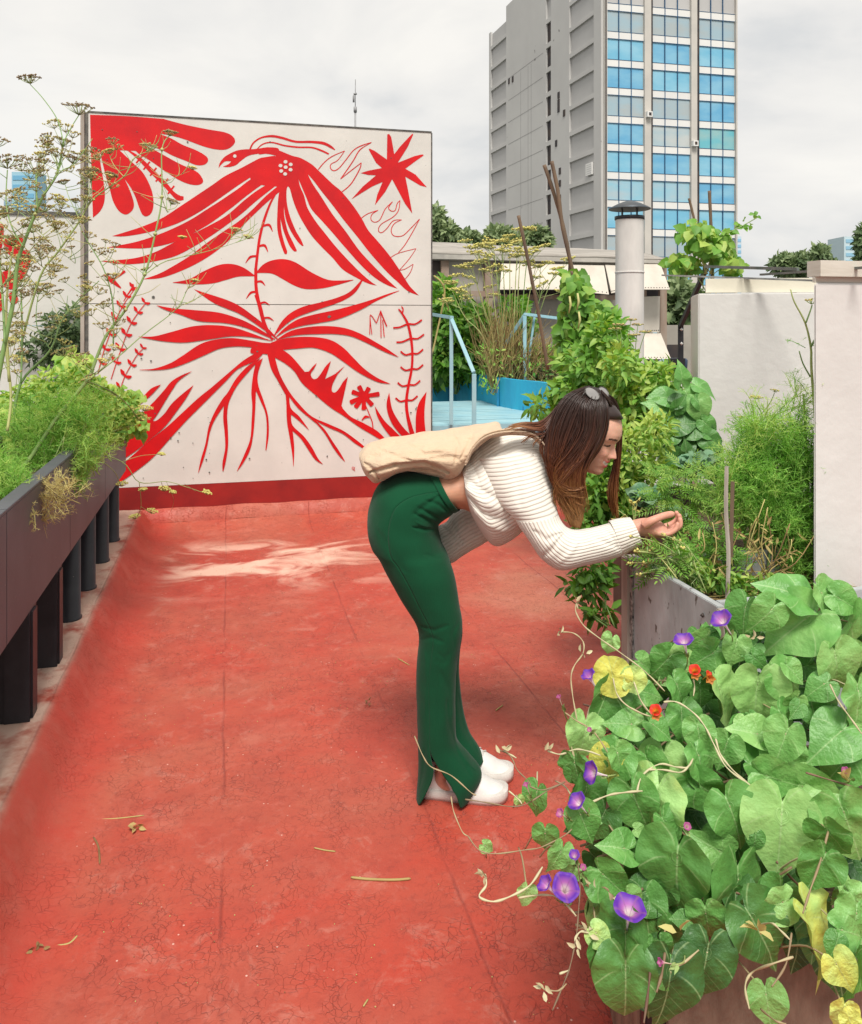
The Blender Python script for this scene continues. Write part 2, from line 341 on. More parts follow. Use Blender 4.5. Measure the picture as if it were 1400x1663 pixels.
# ---- mural wall
MV = 6.262
def wbox(mb, u0, u1, v0_, v1_, z0, z1, mi=0):
    c = UV((u0+u1)/2, (v0_+v1_)/2, (z0+z1)/2); mb.box(c, u1-u0, v1_-v0_, z1-z0, Matrix.Rotation(TH, 3, 'Z'), mi)
mw = empty('mural_wall', UV(.3, MV, 0), 'tall white board wall painted with a red bird, a star and a spiky rooted plant', 'wall')
ML, MR, MT = -.985, 1.590, 3.062
m = MB(); wbox(m, ML, MR, MV+.004, MV+.11, .318, 1.668); wbox(m, ML, MR, MV+.001, MV+.11, 1.673, MT); m.build('panel', M['wallpaint'], mw, smooth=False)
m = MB(); wbox(m, ML-.004, MR+.004, MV-.004, MV+.115, MT+.001, MT+.012); wbox(m, MR+.001, MR+.010, MV-.004, MV+.115, .33, MT); wbox(m, ML-.022, ML-.001, MV-.006, MV+.115, .33, MT)
wbox(m, ML, MR, MV+.006, MV+.10, 1.6685, 1.6725)
m.build('edge_trim', M['edge'], mw, smooth=False)
m = MB(); wbox(m, ML-.05, ML-.024, MV-.02, MV+.03, .3, MT+.015); m.build('corner_post', M['woodpale'], mw, smooth=False)
# bolt holes and dents in the board
m = MB()
for i in range(70):
    uu = rnd.uniform(ML+.05, MR-.05); zz = rnd.choice([rnd.uniform(.36, 1.6), rnd.uniform(.36, 3.0)]); r_ = rnd.choice([.003, .004, .006, .011 if i % 6 == 0 else .004])
    c = UV(uu, MV-.0036, zz); vs = [c]+[c+rv*math.cos(a)*r_*rnd.uniform(.8, 1.5)+Vector((0, 0, math.sin(a)*r_)) for a in [k*math.pi/4 for k in range(8)]]
    m.add(vs, [(0, 1+k, 1+(k+1) % 8) for k in range(8)])
m.build('screw_hole', M['edge'], mw, smooth=False)['kind'] = 'stuff'
# painted shapes: each polygon lies on the board as a film a few tenths of a millimetre above the last
T = {1: (130, 170), 2: (420, 170), 3: (130, 470), 4: (420, 470)}
paint = MB(); layer = [0]; whites = MB()
def tpt(c, p): ox, oy = T[c]; return (ox+p[0]/4.6667, oy+p[1]/4.6667)
def fill(pix, mb=None):
    """pix: outline in photo pixels, cast on to the board plane"""
    mb = mb or paint; layer[0] += 1; off = .0004+layer[0]*.000012
    if mb is whites: off = .0028+layer[0]*.00001
    P = []
    for p in pix:
        q = onplane_v(p[0], p[1], MV)
        if not P or (q-P[-1]).length > 2e-4: P.append(q)
    if (P[0]-P[-1]).length < 2e-4: P.pop()
    P2 = [Vector((p.dot(rv), p.z, 0)) for p in P]
    P3 = [UV(min(max(a.x, ML+.002), MR-.002), MV-off, min(max(a.y, .324), MT-.003)) for a in P2]
    tr = tessellate_polygon([P2]); mb.add(P3, [tuple(t_) for t_ in tr])
def shape(c, *segs, mb=None, m_=6):
    out = []
    for sg in segs:
        pts = [Vector((*tpt(c, p), 0)) for p in sg]
        out += catmull(pts, m_) if len(pts) > 2 else pts
    fill(out, mb)
def stroke(c, pts, ws, mb=None, m_=7, raw=False):
    P = [Vector((*(p if raw else tpt(c, p)), 0)) for p in pts]; n = len(P)
    if not isinstance(ws, (list, tuple)): ws = [ws]*n
    Q = catmull(P, m_); k = len(Q); Ls = []; Rs = []
    for i, q in enumerate(Q):
        t_ = i/(k-1)*(n-1); a = min(int(t_), n-2); w = (ws[a]*(1-(t_-a))+ws[a+1]*(t_-a))/4.6667/2
        d = Q[min(i+1, k-1)]-Q[max(i-1, 0)]
        if d.length < 1e-6: continue
        d.normalize(); nn = Vector((-d.y, d.x, 0)); Ls.append(q+nn*w); Rs.append(q-nn*w)
    fill(Ls+Rs[::-1], mb)
# hand in the top left corner
shape(1, [(76,76),(350,86),(640,108)], [(640,110),(800,152),(960,185),(1100,210),(1162,245),(1172,290),(1120,335),(1040,340),(930,314),(800,265),(700,236),(605,219)],
      [(605,221),(690,255),(780,305),(880,345),(955,390),(970,425),(940,455),(880,457),(800,425),(700,385),(620,343),(540,318)],
      [(450,292),(540,330),(640,385),(760,450),(880,505),(925,555),(930,590),(890,609),(820,600),(740,565),(640,500),(540,430),(450,375),(425,352)],
      [(420,350),(300,345)], [(300,345),(400,440),(480,520),(540,640),(557,740),(545,812),(510,845),(475,835),(448,780),(420,700),(385,630),(338,563)],
      [(338,563),(378,650),(407,740),(402,790),(370,824),(335,831),(290,800),(250,730),(225,640),(200,560),(170,440),(148,345)],
      [(148,345),(156,450),(178,580),(188,680),(180,750),(150,810),(98,856)], [(98,856),(86,500),(76,76)])
# ladder-backed lizard
stroke(1, [(352,338),(440,400),(540,500),(640,600),(700,668),(745,705),(785,708)], [4,26,36,34,30,42,26])
for (x, y) in ((450,412),(505,462),(555,508),(598,552),(643,590),(690,645)):
    stroke(1, [(x-24,y+30),(x,y),(x+24,y-30)], [13,13,13])
# bird
shape(1, [(1050,480),(1060,440),(1100,392),(1180,350),(1250,338),(1320,336),(1420,322)], [(1420,322),(1500,330),(1500,372),(1420,368),(1330,374),(1270,390),(1220,425),(1180,458),(1130,472),(1085,470)], [(1085,468),(1125,450),(1145,430)], [(1140,428),(1100,430),(1072,452),(1050,480)])
shape(2, [(30,326),(70,326),(150,345),(250,385),(320,405),(400,450),(450,495),(560,600),(630,660),(720,770),(780,860),(830,950),(890,1020),(950,1090),(1005,1160),(1060,1240),(1110,1320),(1150,1380),(1215,1446)],
      [(1215,1446),(1130,1412),(1050,1340),(970,1265),(850,1130),(740,990),(650,880),(560,760),(480,660),(420,580),(372,525)],
      [(372,525),(410,600),(470,690),(560,830),(660,960),(760,1100),(860,1210),(960,1310),(1052,1394)],
      [(1052,1394),(970,1365),(880,1310),(780,1220),(650,1075),(560,970),(480,880),(400,790),(360,700),(330,630),(302,563)],
      [(302,563),(315,620),(345,690),(370,780),(430,880),(500,970),(580,1070),(680,1180),(780,1280),(850,1340),(896,1370)],
      [(896,1370),(830,1355),(740,1310),(640,1250),(560,1160),(480,1080),(400,990),(330,880),(290,800),(260,720),(238,640),(225,620)],
      [(220,620),(212,650),(214,740),(236,840),(280,950),(320,1020),(341,1068)], [(341,1070),(325,1066),(290,1030),(240,950),(205,860),(192,770)],
      [(192,775),(196,850),(222,960),(262,1045),(290,1105)], [(288,1111),(265,1108),(230,1060),(190,960),(172,890),(166,860)],
      [(166,860),(172,950),(190,1030),(217,1112)], [(214,1131),(194,1124),(160,1030),(141,930),(143,800),(150,700),(165,620)],
      [(165,622),(-20,600),(-60,540),(50,488)], [(45,490),(60,440),(130,388)], [(127,384),(60,372),(0,374),(30,326)])
shape(1, [(1478,386),(1400,398),(1353,410),(1230,475),(1100,540),(1000,610),(880,690),(760,770),(620,860),(480,920),(360,960),(245,995)], [(245,996),(340,997),(480,975),(620,940),(760,890),(900,815),(1000,750),(1100,680),(1200,610),(1300,545),(1398,489)], [(1398,489),(1500,520)])
shape(1, [(1450,500),(1300,562),(1200,635),(1060,730),(950,800),(840,870),(700,940),(550,1000),(400,1045),(213,1080)], [(213,1081),(380,1089),(520,1085),(680,1052),(800,1006),(900,950),(1000,890),(1150,780),(1250,700),(1350,625),(1440,565)], [(1440,565),(1500,560)])
shape(1, [(1470,575),(1350,645),(1250,720),(1110,840),(980,915),(860,975),(700,1050),(560,1120),(400,1165),(163,1185)], [(163,1186),(300,1207),(440,1205),(600,1180),(740,1140),(880,1065),(1000,990),(1120,905),(1220,830),(1330,735),(1430,655),(1515,590)])
shape(1, [(1500,615),(1400,700),(1300,800),(1200,885),(1080,965),(950,1055),(840,1140),(720,1215),(600,1280),(480,1322)], [(480,1323),(620,1311),(800,1245),(960,1160),(1100,1055),(1210,940),(1290,860),(1400,755),(1500,670),(1560,625)])
for (x, y) in ((204,433),(166,462),(243,453),(205,474),(171,503),(242,493),(201,525)):
    fill([tpt(2, (x+14*math.cos(a)*1.05, y+13*math.sin(a))) for a in [k*math.pi/8 for k in range(16)]], whites)
fill([tpt(1, (1173+13*math.cos(a), 390+13*math.sin(a))) for a in [k*math.pi/6 for k in range(12)]], whites)
# crest plumes
stroke(2, [(-68,345),(-40,290),(20,250),(100,238),(180,252),(280,280),(400,282),(490,292),(545,318),(578,342)], [12,12,12,18,18,16,18,22,20,6])
stroke(2, [(-20,345),(30,300),(100,286),(200,310),(300,322),(400,324),(470,345),(532,374)], [6,9,10,12,12,12,14,12])
# star
shape(2, [(975,225),(990,222)], [(1005,245),(1028,375)], [(1070,320),(1160,225),(1170,230)], [(1130,320),(1055,440)], [(1180,390),(1240,377),(1250,385)], [(1200,420),(1112,485)],
      [(1190,530),(1275,625)], [(1225,612),(1112,545)], [(1135,660),(1165,825)], [(1110,750),(1012,565)], [(960,660),(882,760)], [(900,680),(940,585)], [(860,620),(703,717)], [(790,620),(890,535)], [(830,532),(773,518)], [(830,500),(935,480)], [(890,440),(838,345),(842,333)], [(880,350),(972,415)], m_=4)
# flames: drawn outlines
stroke(2, [(452,492),(500,435),(560,390),(652,350)], [7,7,7,5]); stroke(2, [(652,350),(600,420),(550,450),(545,480),(570,500),(610,480),(660,420),(720,345),(780,310),(855,285)], [5,6,6,7,7,7,7,7,8,4])
stroke(2, [(855,287),(770,340),(720,420),(680,480),(622,562)], [4,8,8,8,6]); stroke(2, [(622,562),(700,500),(778,440)], [6,7,6]); stroke(2, [(778,440),(765,490),(700,600),(630,662)], [6,8,8,7])
stroke(2, [(780,858),(830,825),(905,800)], [6,6,5]); stroke(2, [(905,800),(860,830),(852,870),(880,890),(920,870),(960,790),(1015,735)], [5,6,6,6,6,6,5])
stroke(2, [(1015,735),(985,780),(1005,805),(1035,800),(1050,750),(1072,725)], [5,6,6,6,6,5]); stroke(2, [(1072,725),(1060,800),(1020,850),(930,905),(908,950),(930,970),(970,940),(1020,880),(1084,872)], [5,6,6,6,6,6,6,6,4])
stroke(2, [(1084,872),(1030,900),(1005,950),(1025,993),(1090,993),(1150,940),(1220,866)], [4,6,6,6,6,6,5]); stroke(2, [(1220,866),(1170,960),(1110,1060),(1060,1120)], [5,6,6,5])
stroke(2, [(1000,1158),(1060,1125),(1193,1090)], [5,5,4]); stroke(2, [(1193,1092),(1140,1170),(1066,1255)], [4,5,5]); stroke(2, [(1066,1255),(1110,1245),(1172,1208)], [5,5,4]); stroke(2, [(1172,1208),(1150,1270),(1108,1325)], [4,6,5])
# stem between bird and agave with thorns
stroke(2, [(150,640),(90,745),(40,880),(10,1000),(-5,1100),(-22,1250)], [10,16,20,20,20,22]); stroke(1, [(1332,1240),(1334,1380),(1350,1480),(1378,1600)], [24,24,26,26])
stroke(4, [(-20,40),(10,130),(40,250),(80,340),(105,385)], [26,28,28,24,8])
for (x, y, d) in ((40,920,1),(5,1075,1)): stroke(2, [(x-10,y),(x+40,y-8),(x+66,y+42)], [14,20,3])
for (x, y) in ((1340,1155),(1345,1425)): stroke(1, [(x,y-8),(x-50,y),(x-86,y+46)], [16,18,3])
stroke(2, [(-25,1345),(20,1340),(50,1372)], [14,18,3]); stroke(4, [(0,110),(45,98),(85,118)], [14,16,2]); stroke(4, [(40,215),(80,215),(116,238)], [12,14,2])
# pair of leaves on the stem
shape(1, [(702,1347),(830,1320),(930,1265),(1050,1215),(1150,1207),(1240,1235),(1320,1290)], [(1320,1300),(1200,1303),(1100,1330),(1000,1355),(860,1362),(702,1349)])
shape(2, [(-25,1280),(30,1215),(100,1180),(190,1170),(280,1195),(400,1270),(520,1325),(620,1332),(718,1326)], [(718,1330),(600,1365),(480,1392),(360,1397),(270,1370),(180,1320),(100,1280),(0,1275)])
# agave leaves
shape(3, [(862,-2),(960,30),(1100,75),(1200,120),(1300,190),(1400,270),(1500,375)], [(1495,378),(1400,310),(1300,240),(1200,180),(1100,140),(1000,95),(862,-2)])
shape(3, [(580,120),(700,142),(850,155),(1050,175),(1200,220),(1300,265),(1400,325),(1480,378)], [(1478,382),(1400,350),(1250,288),(1100,255),(900,240),(760,190),(660,160),(580,122)])
shape(3, [(443,357),(560,355),(700,320),(850,280),(1000,270),(1150,285),(1280,325),(1400,370),(1460,390)], [(1460,393),(1300,362),(1150,355),(1000,375),(800,402),(650,395),(540,378),(443,359)])
shape(3, [(452,608),(560,600),(680,560),(780,500),(900,420),(1000,385),(1150,368),(1300,388),(1400,405),(1500,408)], [(1500,460),(1400,450),(1300,438),(1180,432),(1060,448),(950,495),(800,560),(680,600),(560,612),(452,611)])
shape(4, [(115,348),(170,250),(240,180),(340,130),(480,95),(600,60),(700,10),(808,-107)], [(806,-104),(740,15),(640,85),(500,135),(380,175),(280,215),(200,270),(118,350)])
shape(4, [(118,372),(200,290),(300,225),(420,190),(560,160),(700,125),(850,80),(960,40),(1065,8)], [(1065,11),(900,85),(760,160),(600,225),(450,255),(330,275),(230,305),(150,350),(120,374)])
shape(4, [(130,385),(230,320),(350,288),(500,277),(640,290),(760,330),(880,395),(980,455),(1062,512)], [(1060,513),(950,470),(820,405),(700,355),(580,338),(450,338),(300,345),(200,365),(132,388)])
shape(4, [(90,405),(180,375),(300,360),(440,362),(550,385),(640,440),(720,520),(800,600),(900,670),(1000,715)], [(1000,716),(900,700),(760,630),(640,545),(540,480),(420,442),(300,447),(165,460),(90,470)])
# crown and main roots
shape(4, [(-30,400),(60,405),(100,412),(170,450),(230,490),(280,540),(350,625)], [(380,622),(415,580),(442,557)], [(420,600),(395,640),(410,675),(440,675),(470,640),(510,580),(548,542)], [(530,600),(503,680)], [(580,640),(655,577)],
      [(600,640),(560,720),(556,770),(580,780),(610,750),(640,700),(676,662)], [(655,760),(628,880)], [(640,905),(700,965),(790,1010),(880,1060),(930,1100),(975,1150)], [(940,1148),(860,1100),(760,1040),(640,955),(540,890),(420,790),(330,710),(270,620),(200,560),(122,515)], [(122,515),(60,490),(-60,480),(-30,400)])
shape(4, [(66,486),(95,600),(150,700),(205,800)], [(210,860),(215,1000),(235,1120),(255,1250),(263,1340)], [(265,1342),(270,1200),(258,1070)], [(262,1075),(320,1130),(380,1220),(430,1290),(487,1325)], [(487,1323),(450,1280),(400,1190),(340,1110),(258,1030),(245,950)], [(250,950),(300,990),(380,1064)], [(380,1060),(310,965),(245,900),(232,812)],
      [(232,812),(300,900),(400,985),(430,1010)], [(435,1012),(500,1090),(560,1190),(610,1260),(655,1306)], [(655,1303),(620,1240),(560,1150),(500,1060),(438,1000)], [(440,1000),(540,1050),(640,1095),(730,1165),(800,1208)], [(820,1205),(740,1140),(640,1070),(530,1020),(400,960),(300,860),(230,770),(160,640),(120,500)])
shape(3, [(1370,462),(1250,530),(1140,620),(1000,740),(900,820),(780,930),(660,1040),(520,1150),(430,1230),(335,1312)], [(335,1320),(320,1340),(285,1475)], [(285,1475),(420,1380),(550,1275),(700,1110),(800,1000),(900,900),(1000,800),(1100,700),(1200,600),(1330,540),(1400,470)])
shape(3, [(1330,540),(1260,590),(1180,680),(1120,780),(1080,830),(1020,930),(975,1040),(950,1170),(915,1290),(895,1390)], [(897,1390),(935,1290),(965,1180),(985,1080),(1020,990),(1090,880)], [(1090,880),(1085,980),(1095,1080),(1100,1200),(1080,1310),(1080,1378)], [(1086,1378),(1105,1300),(1122,1180),(1120,1050),(1115,950),(1130,850),(1190,730),(1280,620),(1370,520)])
shape(3, [(1330,560),(1310,660),(1298,780),(1305,880),(1300,1000),(1290,1130),(1250,1240),(1188,1378)], [(1190,1378),(1240,1310),(1290,1210),(1315,1080),(1328,900),(1332,780)], [(1335,770),(1370,850),(1405,940),(1415,1060),(1405,1218)], [(1412,1218),(1430,1100),(1425,960),(1390,840),(1352,730),(1348,640),(1385,520)])
# crossed leaves lower left
shape(3, [(845,620),(760,655),(690,700),(640,760),(560,850),(450,960),(380,1040),(330,1100),(332,1300)], [(334,1285),(420,1225),(500,1165)], [(510,1155),(600,1080),(660,1020),(720,940),(800,830),(860,725)], [(860,725),(790,780),(700,860),(640,940),(585,990),(555,998)], [(553,990),(590,940),(650,840),(700,760),(750,690),(845,622)], m_=5)
shape(3, [(612,720),(540,750),(470,820),(400,885),(330,980)], [(330,1040),(420,900),(480,850),(540,800),(612,722)])
# leafy sprigs
for st_, prs in (([(420,-10),(340,100),(270,230),(210,380),(170,500),(135,640)], [(400,-15,26),(350,50,26),(305,125,28),(265,215,30),(230,340,32),(190,450,30),(165,560,26)]),
                 ([(500,100),(430,190),(370,290),(320,430),(280,540),(235,680)], [(492,100,26),(435,170,28),(385,250,32),(345,340,34),(300,450,32),(268,550,30)]),
                 ([(485,440),(430,500),(370,600),(330,680),(300,780)], [(475,440,20),(440,485,26),(388,570,28),(340,655,34),(300,740,26)])):
    stroke(3, st_, [6]*len(st_))
    for (x, y, s_) in prs:
        stroke(3, [(x, y), (x-s_*.5, y-s_*.75), (x-s_*.95, y-s_*1.5)], [8, s_*.9, 6]); stroke(3, [(x, y), (x+s_*.8, y+s_*.25), (x+s_*1.5, y+s_*.05)], [8, s_*.85, 6])
stroke(1, [(180,1285),(240,1330),(310,1390)], [4,40,8]); stroke(1, [(240,1330),(290,1300),(340,1260)], [10,12,22]); stroke(1, [(330,1490),(360,1440),(400,1380),(395,1360)], [5,8,16,16]); stroke(1, [(350,1450),(330,1425)], [22,14]); stroke(1, [(390,1400),(430,1390)], [20,16])
# centipede twig on the right
stroke(4, [(1060,148),(1090,185),(1130,260),(1155,370),(1165,480),(1160,600),(1135,730),(1120,850),(1130,960),(1165,1100)], [10,14,18,20,18,18,20,22,24,36]); stroke(4, [(1088,180),(1095,150),(1083,128)], [12,10,7])
for (x, y, w) in ((1130,262,112),(1150,372,108),(1162,485,88),(1162,602,88),(1140,722,88),(1122,838,86)):
    stroke(4, [(x-w*.98, y+(28 if w > 100 else -16)), (x-w*.55, y+(24 if w > 100 else 10)), (x, y), (x+w*.5, y), (x+w*.96, y-32)], [13,12,14,12,13])
# grass blades, flower and monogram
shape(4, [(990,780),(970,860),(980,940),(1020,1030),(1095,1120)], [(1160,1110),(1100,1050),(1050,980),(1010,900),(990,782)])
shape(4, [(880,880),(900,960),(950,1050),(1020,1138)], [(1085,1125),(1020,1060),(950,990),(880,882)]); shape(4, [(1272,775),(1215,860),(1192,960),(1192,1105)], [(1268,1100),(1258,1000),(1258,900),(1272,778)])
for a, l in ((118,88),(60,75),(8,118),(-48,95),(-92,105),(-128,110),(-155,118),(160,100)):
    x, y = 800, 808; ca, sa = math.cos(R(a)), -math.sin(R(a)); stroke(4, [(x, y), (x+ca*l*.6, y+sa*l*.6), (x+ca*l*.92, y+sa*l*.92), (x+ca*l, y+sa*l)], [26, 32, 36, 20])
fill([tpt(4, (800+42*math.cos(a), 810+40*math.sin(a))) for a in [k*math.pi/8 for k in range(16)]])
stroke(4, [(812,880),(845,960),(862,1010),(868,1070)], [6,7,8,8]); stroke(4, [(780,992),(810,965),(842,968)], [3,20,6])
for p in (([(842,340),(845,190)], 6), ([(858,340),(846,195),(893,255)], 6), ([(893,255),(925,160)], 6), ([(925,160),(928,365)], 7), ([(952,360),(940,230)], 7), ([(925,165),(940,205),(972,280)], 9)):
    stroke(4, p[0], p[1])
for p in ([(708,1370),(710,1347),(728,1350),(724,1360),(710,1362)], [(716,1362),(732,1374)]): stroke(4, p, 4)
paint.build('painted_mural', M['red'], mw, smooth=False); whites.build('white_dots', M['wallpaint'], mw, smooth=False)

# red skirting wall under and beside the mural
m = MB(); wbox(m, -1.7, 3.2, MV+.0015, MV+.14, -.01, .316); struct(m.build('parapet', M['dred'], smooth=False))
m = MB(); n_ = 60; vs = []
for i in range(n_+1):
    uu = -.98+(4.1)*i/n_; zz = .13+.008*noise.noise(Vector((uu*4, 0, 0))); vs += [UV(uu, MV-.03, zz), UV(uu, MV-.002, zz+.02), UV(uu, MV-.055, zz-.075)]
m.add(vs, [(3*i, 3*i+3, 3*i+4, 3*i+1) for i in range(n_)]+[(3*i+2, 3*i+5, 3*i+3, 3*i) for i in range(n_)]); struct(m.build('roof_flashing', M['floor']))
# ================================================================ LEFT PLANTER
pl = empty('trough_planter', UV(-.9, 4, .15), 'long grey brown steel trough planter raised on dark posts along the left edge', 'planter')
PV0, PV1, PF, PB, PZ0, PZ1 = .6, 5.78, -.671, -1.13, .53, .948
m = MB(); js = [PV0, 1.716, 2.756, 3.796, 4.836, PV1]
for a, b in zip(js[:-1], js[1:]):
    q = .0022; wbox(m, PF-.02, PF, a+q, b-q, PZ0, PZ1)
    wbox(m, PF-.055, PF+.0005, a+q, b-q, PZ1, PZ1+.010)
wbox(m, PB, PF-.0202, PV1-.02, PV1-.0025, PZ0, PZ1+.008); wbox(m, PB, PF-.0202, PV0, PV0+.02, PZ0, PZ1+.008); wbox(m, PB, PB+.02, PV0+.0202, PV1-.0205, PZ0, PZ1+.010)
wbox(m, PB+.0202, PF-.0202, PV0+.021, PV1-.021, PZ0+.012, PZ0+.03)
m.build('trough', M['planter'], pl, smooth=False, bevel=.0015)
m = MB(); wbox(m, PB+.022, PF-.022, PV0+.022, PV1-.022, .82, .885); m.build('soil', M['soil'], pl, smooth=False)
for i, vv in enumerate([2.13, 2.59, 3.05, 3.51, 4.007, 4.448, 4.93, 5.38]):
    for uu in (PF-.05, PB+.06):
        m = MB(); z0 = .146
        if i in (2, 3, 0):
            w_, d_ = .098, .11
            wbox(m, uu-w_/2, uu+w_/2, vv, vv+d_, z0, PZ0+.011); wbox(m, uu-w_/2+.018, uu+w_/2+.004, vv-.006, vv+.0, z0+.004, PZ0-.004); wbox(m, uu+w_/2, uu+w_/2+.008, vv+.02, vv+d_-.02, z0+.004, PZ0-.004)
            m.build('post', M['post'], pl, smooth=False, bevel=.002)
        else:
            m.lathe(UV(uu, vv+.05, 0), [(0, z0), (.056, z0), (.056, z0+.012), (.05, z0+.014), (.05, PZ0+.011), (0, PZ0+.011)], 24); m.build('post', M['post'], pl)
# low parapet behind the left planter and the neighbour wall with more red painting
wm = MB(); wbox(wm, -1.75, -1.62, .2, 6.2, .1, .62); tag(wm.build('low_wall', M['wallpaint'], smooth=False), 'low white wall behind the long trough planter', 'wall')
nw = empty('back_wall', UV(-2, 7.6, 0), 'white wall with red leaf shapes behind the seeding fennel on the far left', 'wall')
m = MB(); wbox(m, -3.6, -.86, 7.6, 7.72, -.02, 1.50); wbox(m, -3.6, -1.16, 7.602, 7.72, 1.505, 2.462); m.build('panel', M['wallpaint'], nw, smooth=False)
m = MB(); wbox(m, -3.62, -1.15, 7.59, 7.73, 2.463, 2.50); m.build('coping', M['edge'], nw, smooth=False)
m = MB()
for a, b in (((-.975, 7.3), .018), ((-.925, 7.3), .012), ((-.885, 7.3), .022)): m.tube([UV(a[0]-.12, a[1], 0), UV(a[0]-.12, a[1], 2.34)], b, 8)
for k in range(14): m.tube([UV(-1.10, 7.28, .9+k*.1), UV(-1.0, 7.28, .95+k*.1)], .004, 4)
tag(m.build('drain_pipe', M['edge']), 'bundle of thin dark pipes standing left of the mural wall', 'pipe')
nwp = MB(); _sv = MV; MVb = 7.6
def fill2(pix, off):
    P = [onplane_v(p[0], p[1], MVb) for p in pix]; P2 = [Vector((p.dot(rv), p.z, 0)) for p in P]
    nwp.add([UV(a.x, MVb-off, a.y) for a in P2], [tuple(t) for t in tessellate_polygon([P2])])
for i, pts in enumerate(([(-12, 372), (5, 366), (4, 395), (-4, 430), (-12, 440)], [(8, 388), (26, 384), (38, 388), (36, 405), (24, 418), (12, 410), (6, 398)], [(30, 412), (46, 406), (50, 422), (42, 446), (26, 460), (30, 436)], [(0, 445), (18, 440), (30, 462), (18, 470), (4, 462)], [(-12, 470), (2, 476), (6, 498), (-4, 508), (-14, 500)], [(14, 478), (24, 476), (30, 488), (20, 494)])):
    fill2(catmull([Vector((*p, 0)) for p in pts], 5, True), .002+i*.0001)
nwp.build('red_leaf_painting', M['red'], nw, smooth=False)

# ================================================================ TOWER
M['tower'] = pm('tower_concrete', (.55, .54, .52), (.48, .47, .455), rough=.9, scale=.08, bump=0, spots=(.35, .70, (.22, .21, .2)))
M['tower2'] = pm('tower_recess', (.50, .49, .48), (.44, .43, .42), rough=.9, scale=.1, bump=0)
M['pier'] = pm('tower_pier', (.56, .525, .475), (.48, .455, .42), rough=.9, scale=.3, bump=0)
M['spandrel'] = pm('spandrel_white', (.74, .73, .70), (.68, .67, .65), rough=.6, scale=.2, bump=0)
M['darkline'] = pm('dark_channel', (.02, .022, .03), (.07, .05, .04), rough=.7, scale=1, bump=0)
def glass(name, a, b, rough=.12):
    m, t, bb, o = newmat(name); co = N(t, 'ShaderNodeTexCoord'); mp_ = N(t, 'ShaderNodeMapping'); mp_.inputs['Scale'].default_value = (.25, .25, .6); t.links.new(co.outputs['Object'], mp_.inputs[0])
    n = N(t, 'ShaderNodeTexNoise', inp={'Scale': 1.0, 'Detail': 4}); t.links.new(mp_.outputs[0], n.inputs[0]); r = N(t, 'ShaderNodeMapRange', inp={1: .38, 2: .62}); t.links.new(n.outputs[0], r.inputs[0])
    x = N(t, 'ShaderNodeMix', data_type='RGBA'); t.links.new(r.outputs[0], x.inputs[0]); x.inputs[6].default_value = L4(a); x.inputs[7].default_value = L4(b); t.links.new(x.outputs[2], bb.inputs['Base Color'])
    bb.inputs['Roughness'].default_value = rough; bb.inputs['Specular IOR Level'].default_value = .5; return m
GL = [glass('blue_glass', (.17, .45, .62), (.26, .52, .66)), glass('deep_blue_glass', (.13, .38, .59), (.22, .47, .63)), glass('grey_glass', (.38, .43, .44), (.33, .45, .51)), glass('pale_blue_glass', (.27, .51, .62), (.39, .50, .55)), glass('teal_glass', (.14, .45, .52), (.28, .47, .47)), glass('curtain_glass', (.50, .53, .52), (.38, .49, .53))]
P0 = Vector((21.54, 100, 0)); dl = Vector((-.3077, 1, 0)).normalized(); dr = Vector((4.46, 1, 0)).normalized()
tw = empty('office_tower', (28, 110, -14), 'tall grey office tower with a side of blue glass panes in white bands', 'building')
def tl(px): k = (px-700)/F; return (21.54-100*k)/(.294+.9558*k)
def tr_(px): k = (px-700)/F; return (100*k-21.54)/(.976-.219*k)
nl = Vector((dl.y*-1, dl.x, 0)); nl = -nl if nl.x > 0 else nl      # outward of the left face
nr = Vector((dr.y, -dr.x, 0))
def face_box(mb, d, n_, t0, t1, z0, z1, a, b):
    """box on a tower face: t along, from a to b metres outwards"""
    c = [P0+d*t+n_*q+Vector((0, 0, z)) for t in (t0, t1) for q in (a, b) for z in (z0, z1)]
    mb.add(c, [(0,1,3,2),(4,6,7,5),(0,4,5,1),(2,3,7,6),(0,2,6,4),(1,5,7,3)])
TOP = 52.0; pit = 3.515
body = MB(); e1 = P0+dr*18.5; e2 = P0+dl*38.5
fp = [P0, e1, e1+dl*38.5, e2]
e3 = P0+dl*30.9
def prism(mb, pts, z0, z1):
    n_ = len(pts); mb.add([Vector((p.x, p.y, z0)) for p in pts]+[Vector((p.x, p.y, z1)) for p in pts], [tuple(reversed(range(n_))), tuple(range(n_, 2*n_))]+[(i, (i+1) % n_, n_+(i+1) % n_, n_+i) for i in range(n_)])
prism(body, [P0, e1, e1+dl*30.9, e3], -14, TOP); prism(body, [e3+dl*.01, e3+dr*18.5+dl*.01, e1+dl*38.5, e2], -14, 50.2)
body.build('wall', M['tower2'], tw, smooth=False)
m = MB(); q = .32
for t0, t1, top in ((-.0, 1.91, TOP+.3), (8.67, 14.35, TOP+.3), (15.95, 30.9, TOP+.3), (37.7, 38.5, 50.5)): face_box(m, dl, nl, t0, t1, -14, top, .002, q)
for i in range(-4, 13):
    zt = 40.4-pit*i
    for t0, t1 in ((1.915, 8.665), (30.905, 37.695)):
        if zt+.62 < (50.3 if t0 > 20 else 60): face_box(m, dl, nl, t0, t1, zt+.02, zt+.62, .002, q-.02)
    face_box(m, dl, nl, 14.355, 15.945, zt+.18, zt+.85, .002, q-.02)
m.build('wall_cladding', M['tower'], tw, smooth=False)
for i in range(-1, 13):
    m = MB(); zt = 40.6-pit*i; face_box(m, dl, nl, 14.36, 15.94, zt-2.84, zt-.03, .004, .05); m.build('stair_window', M['darkline'], tw, smooth=False)
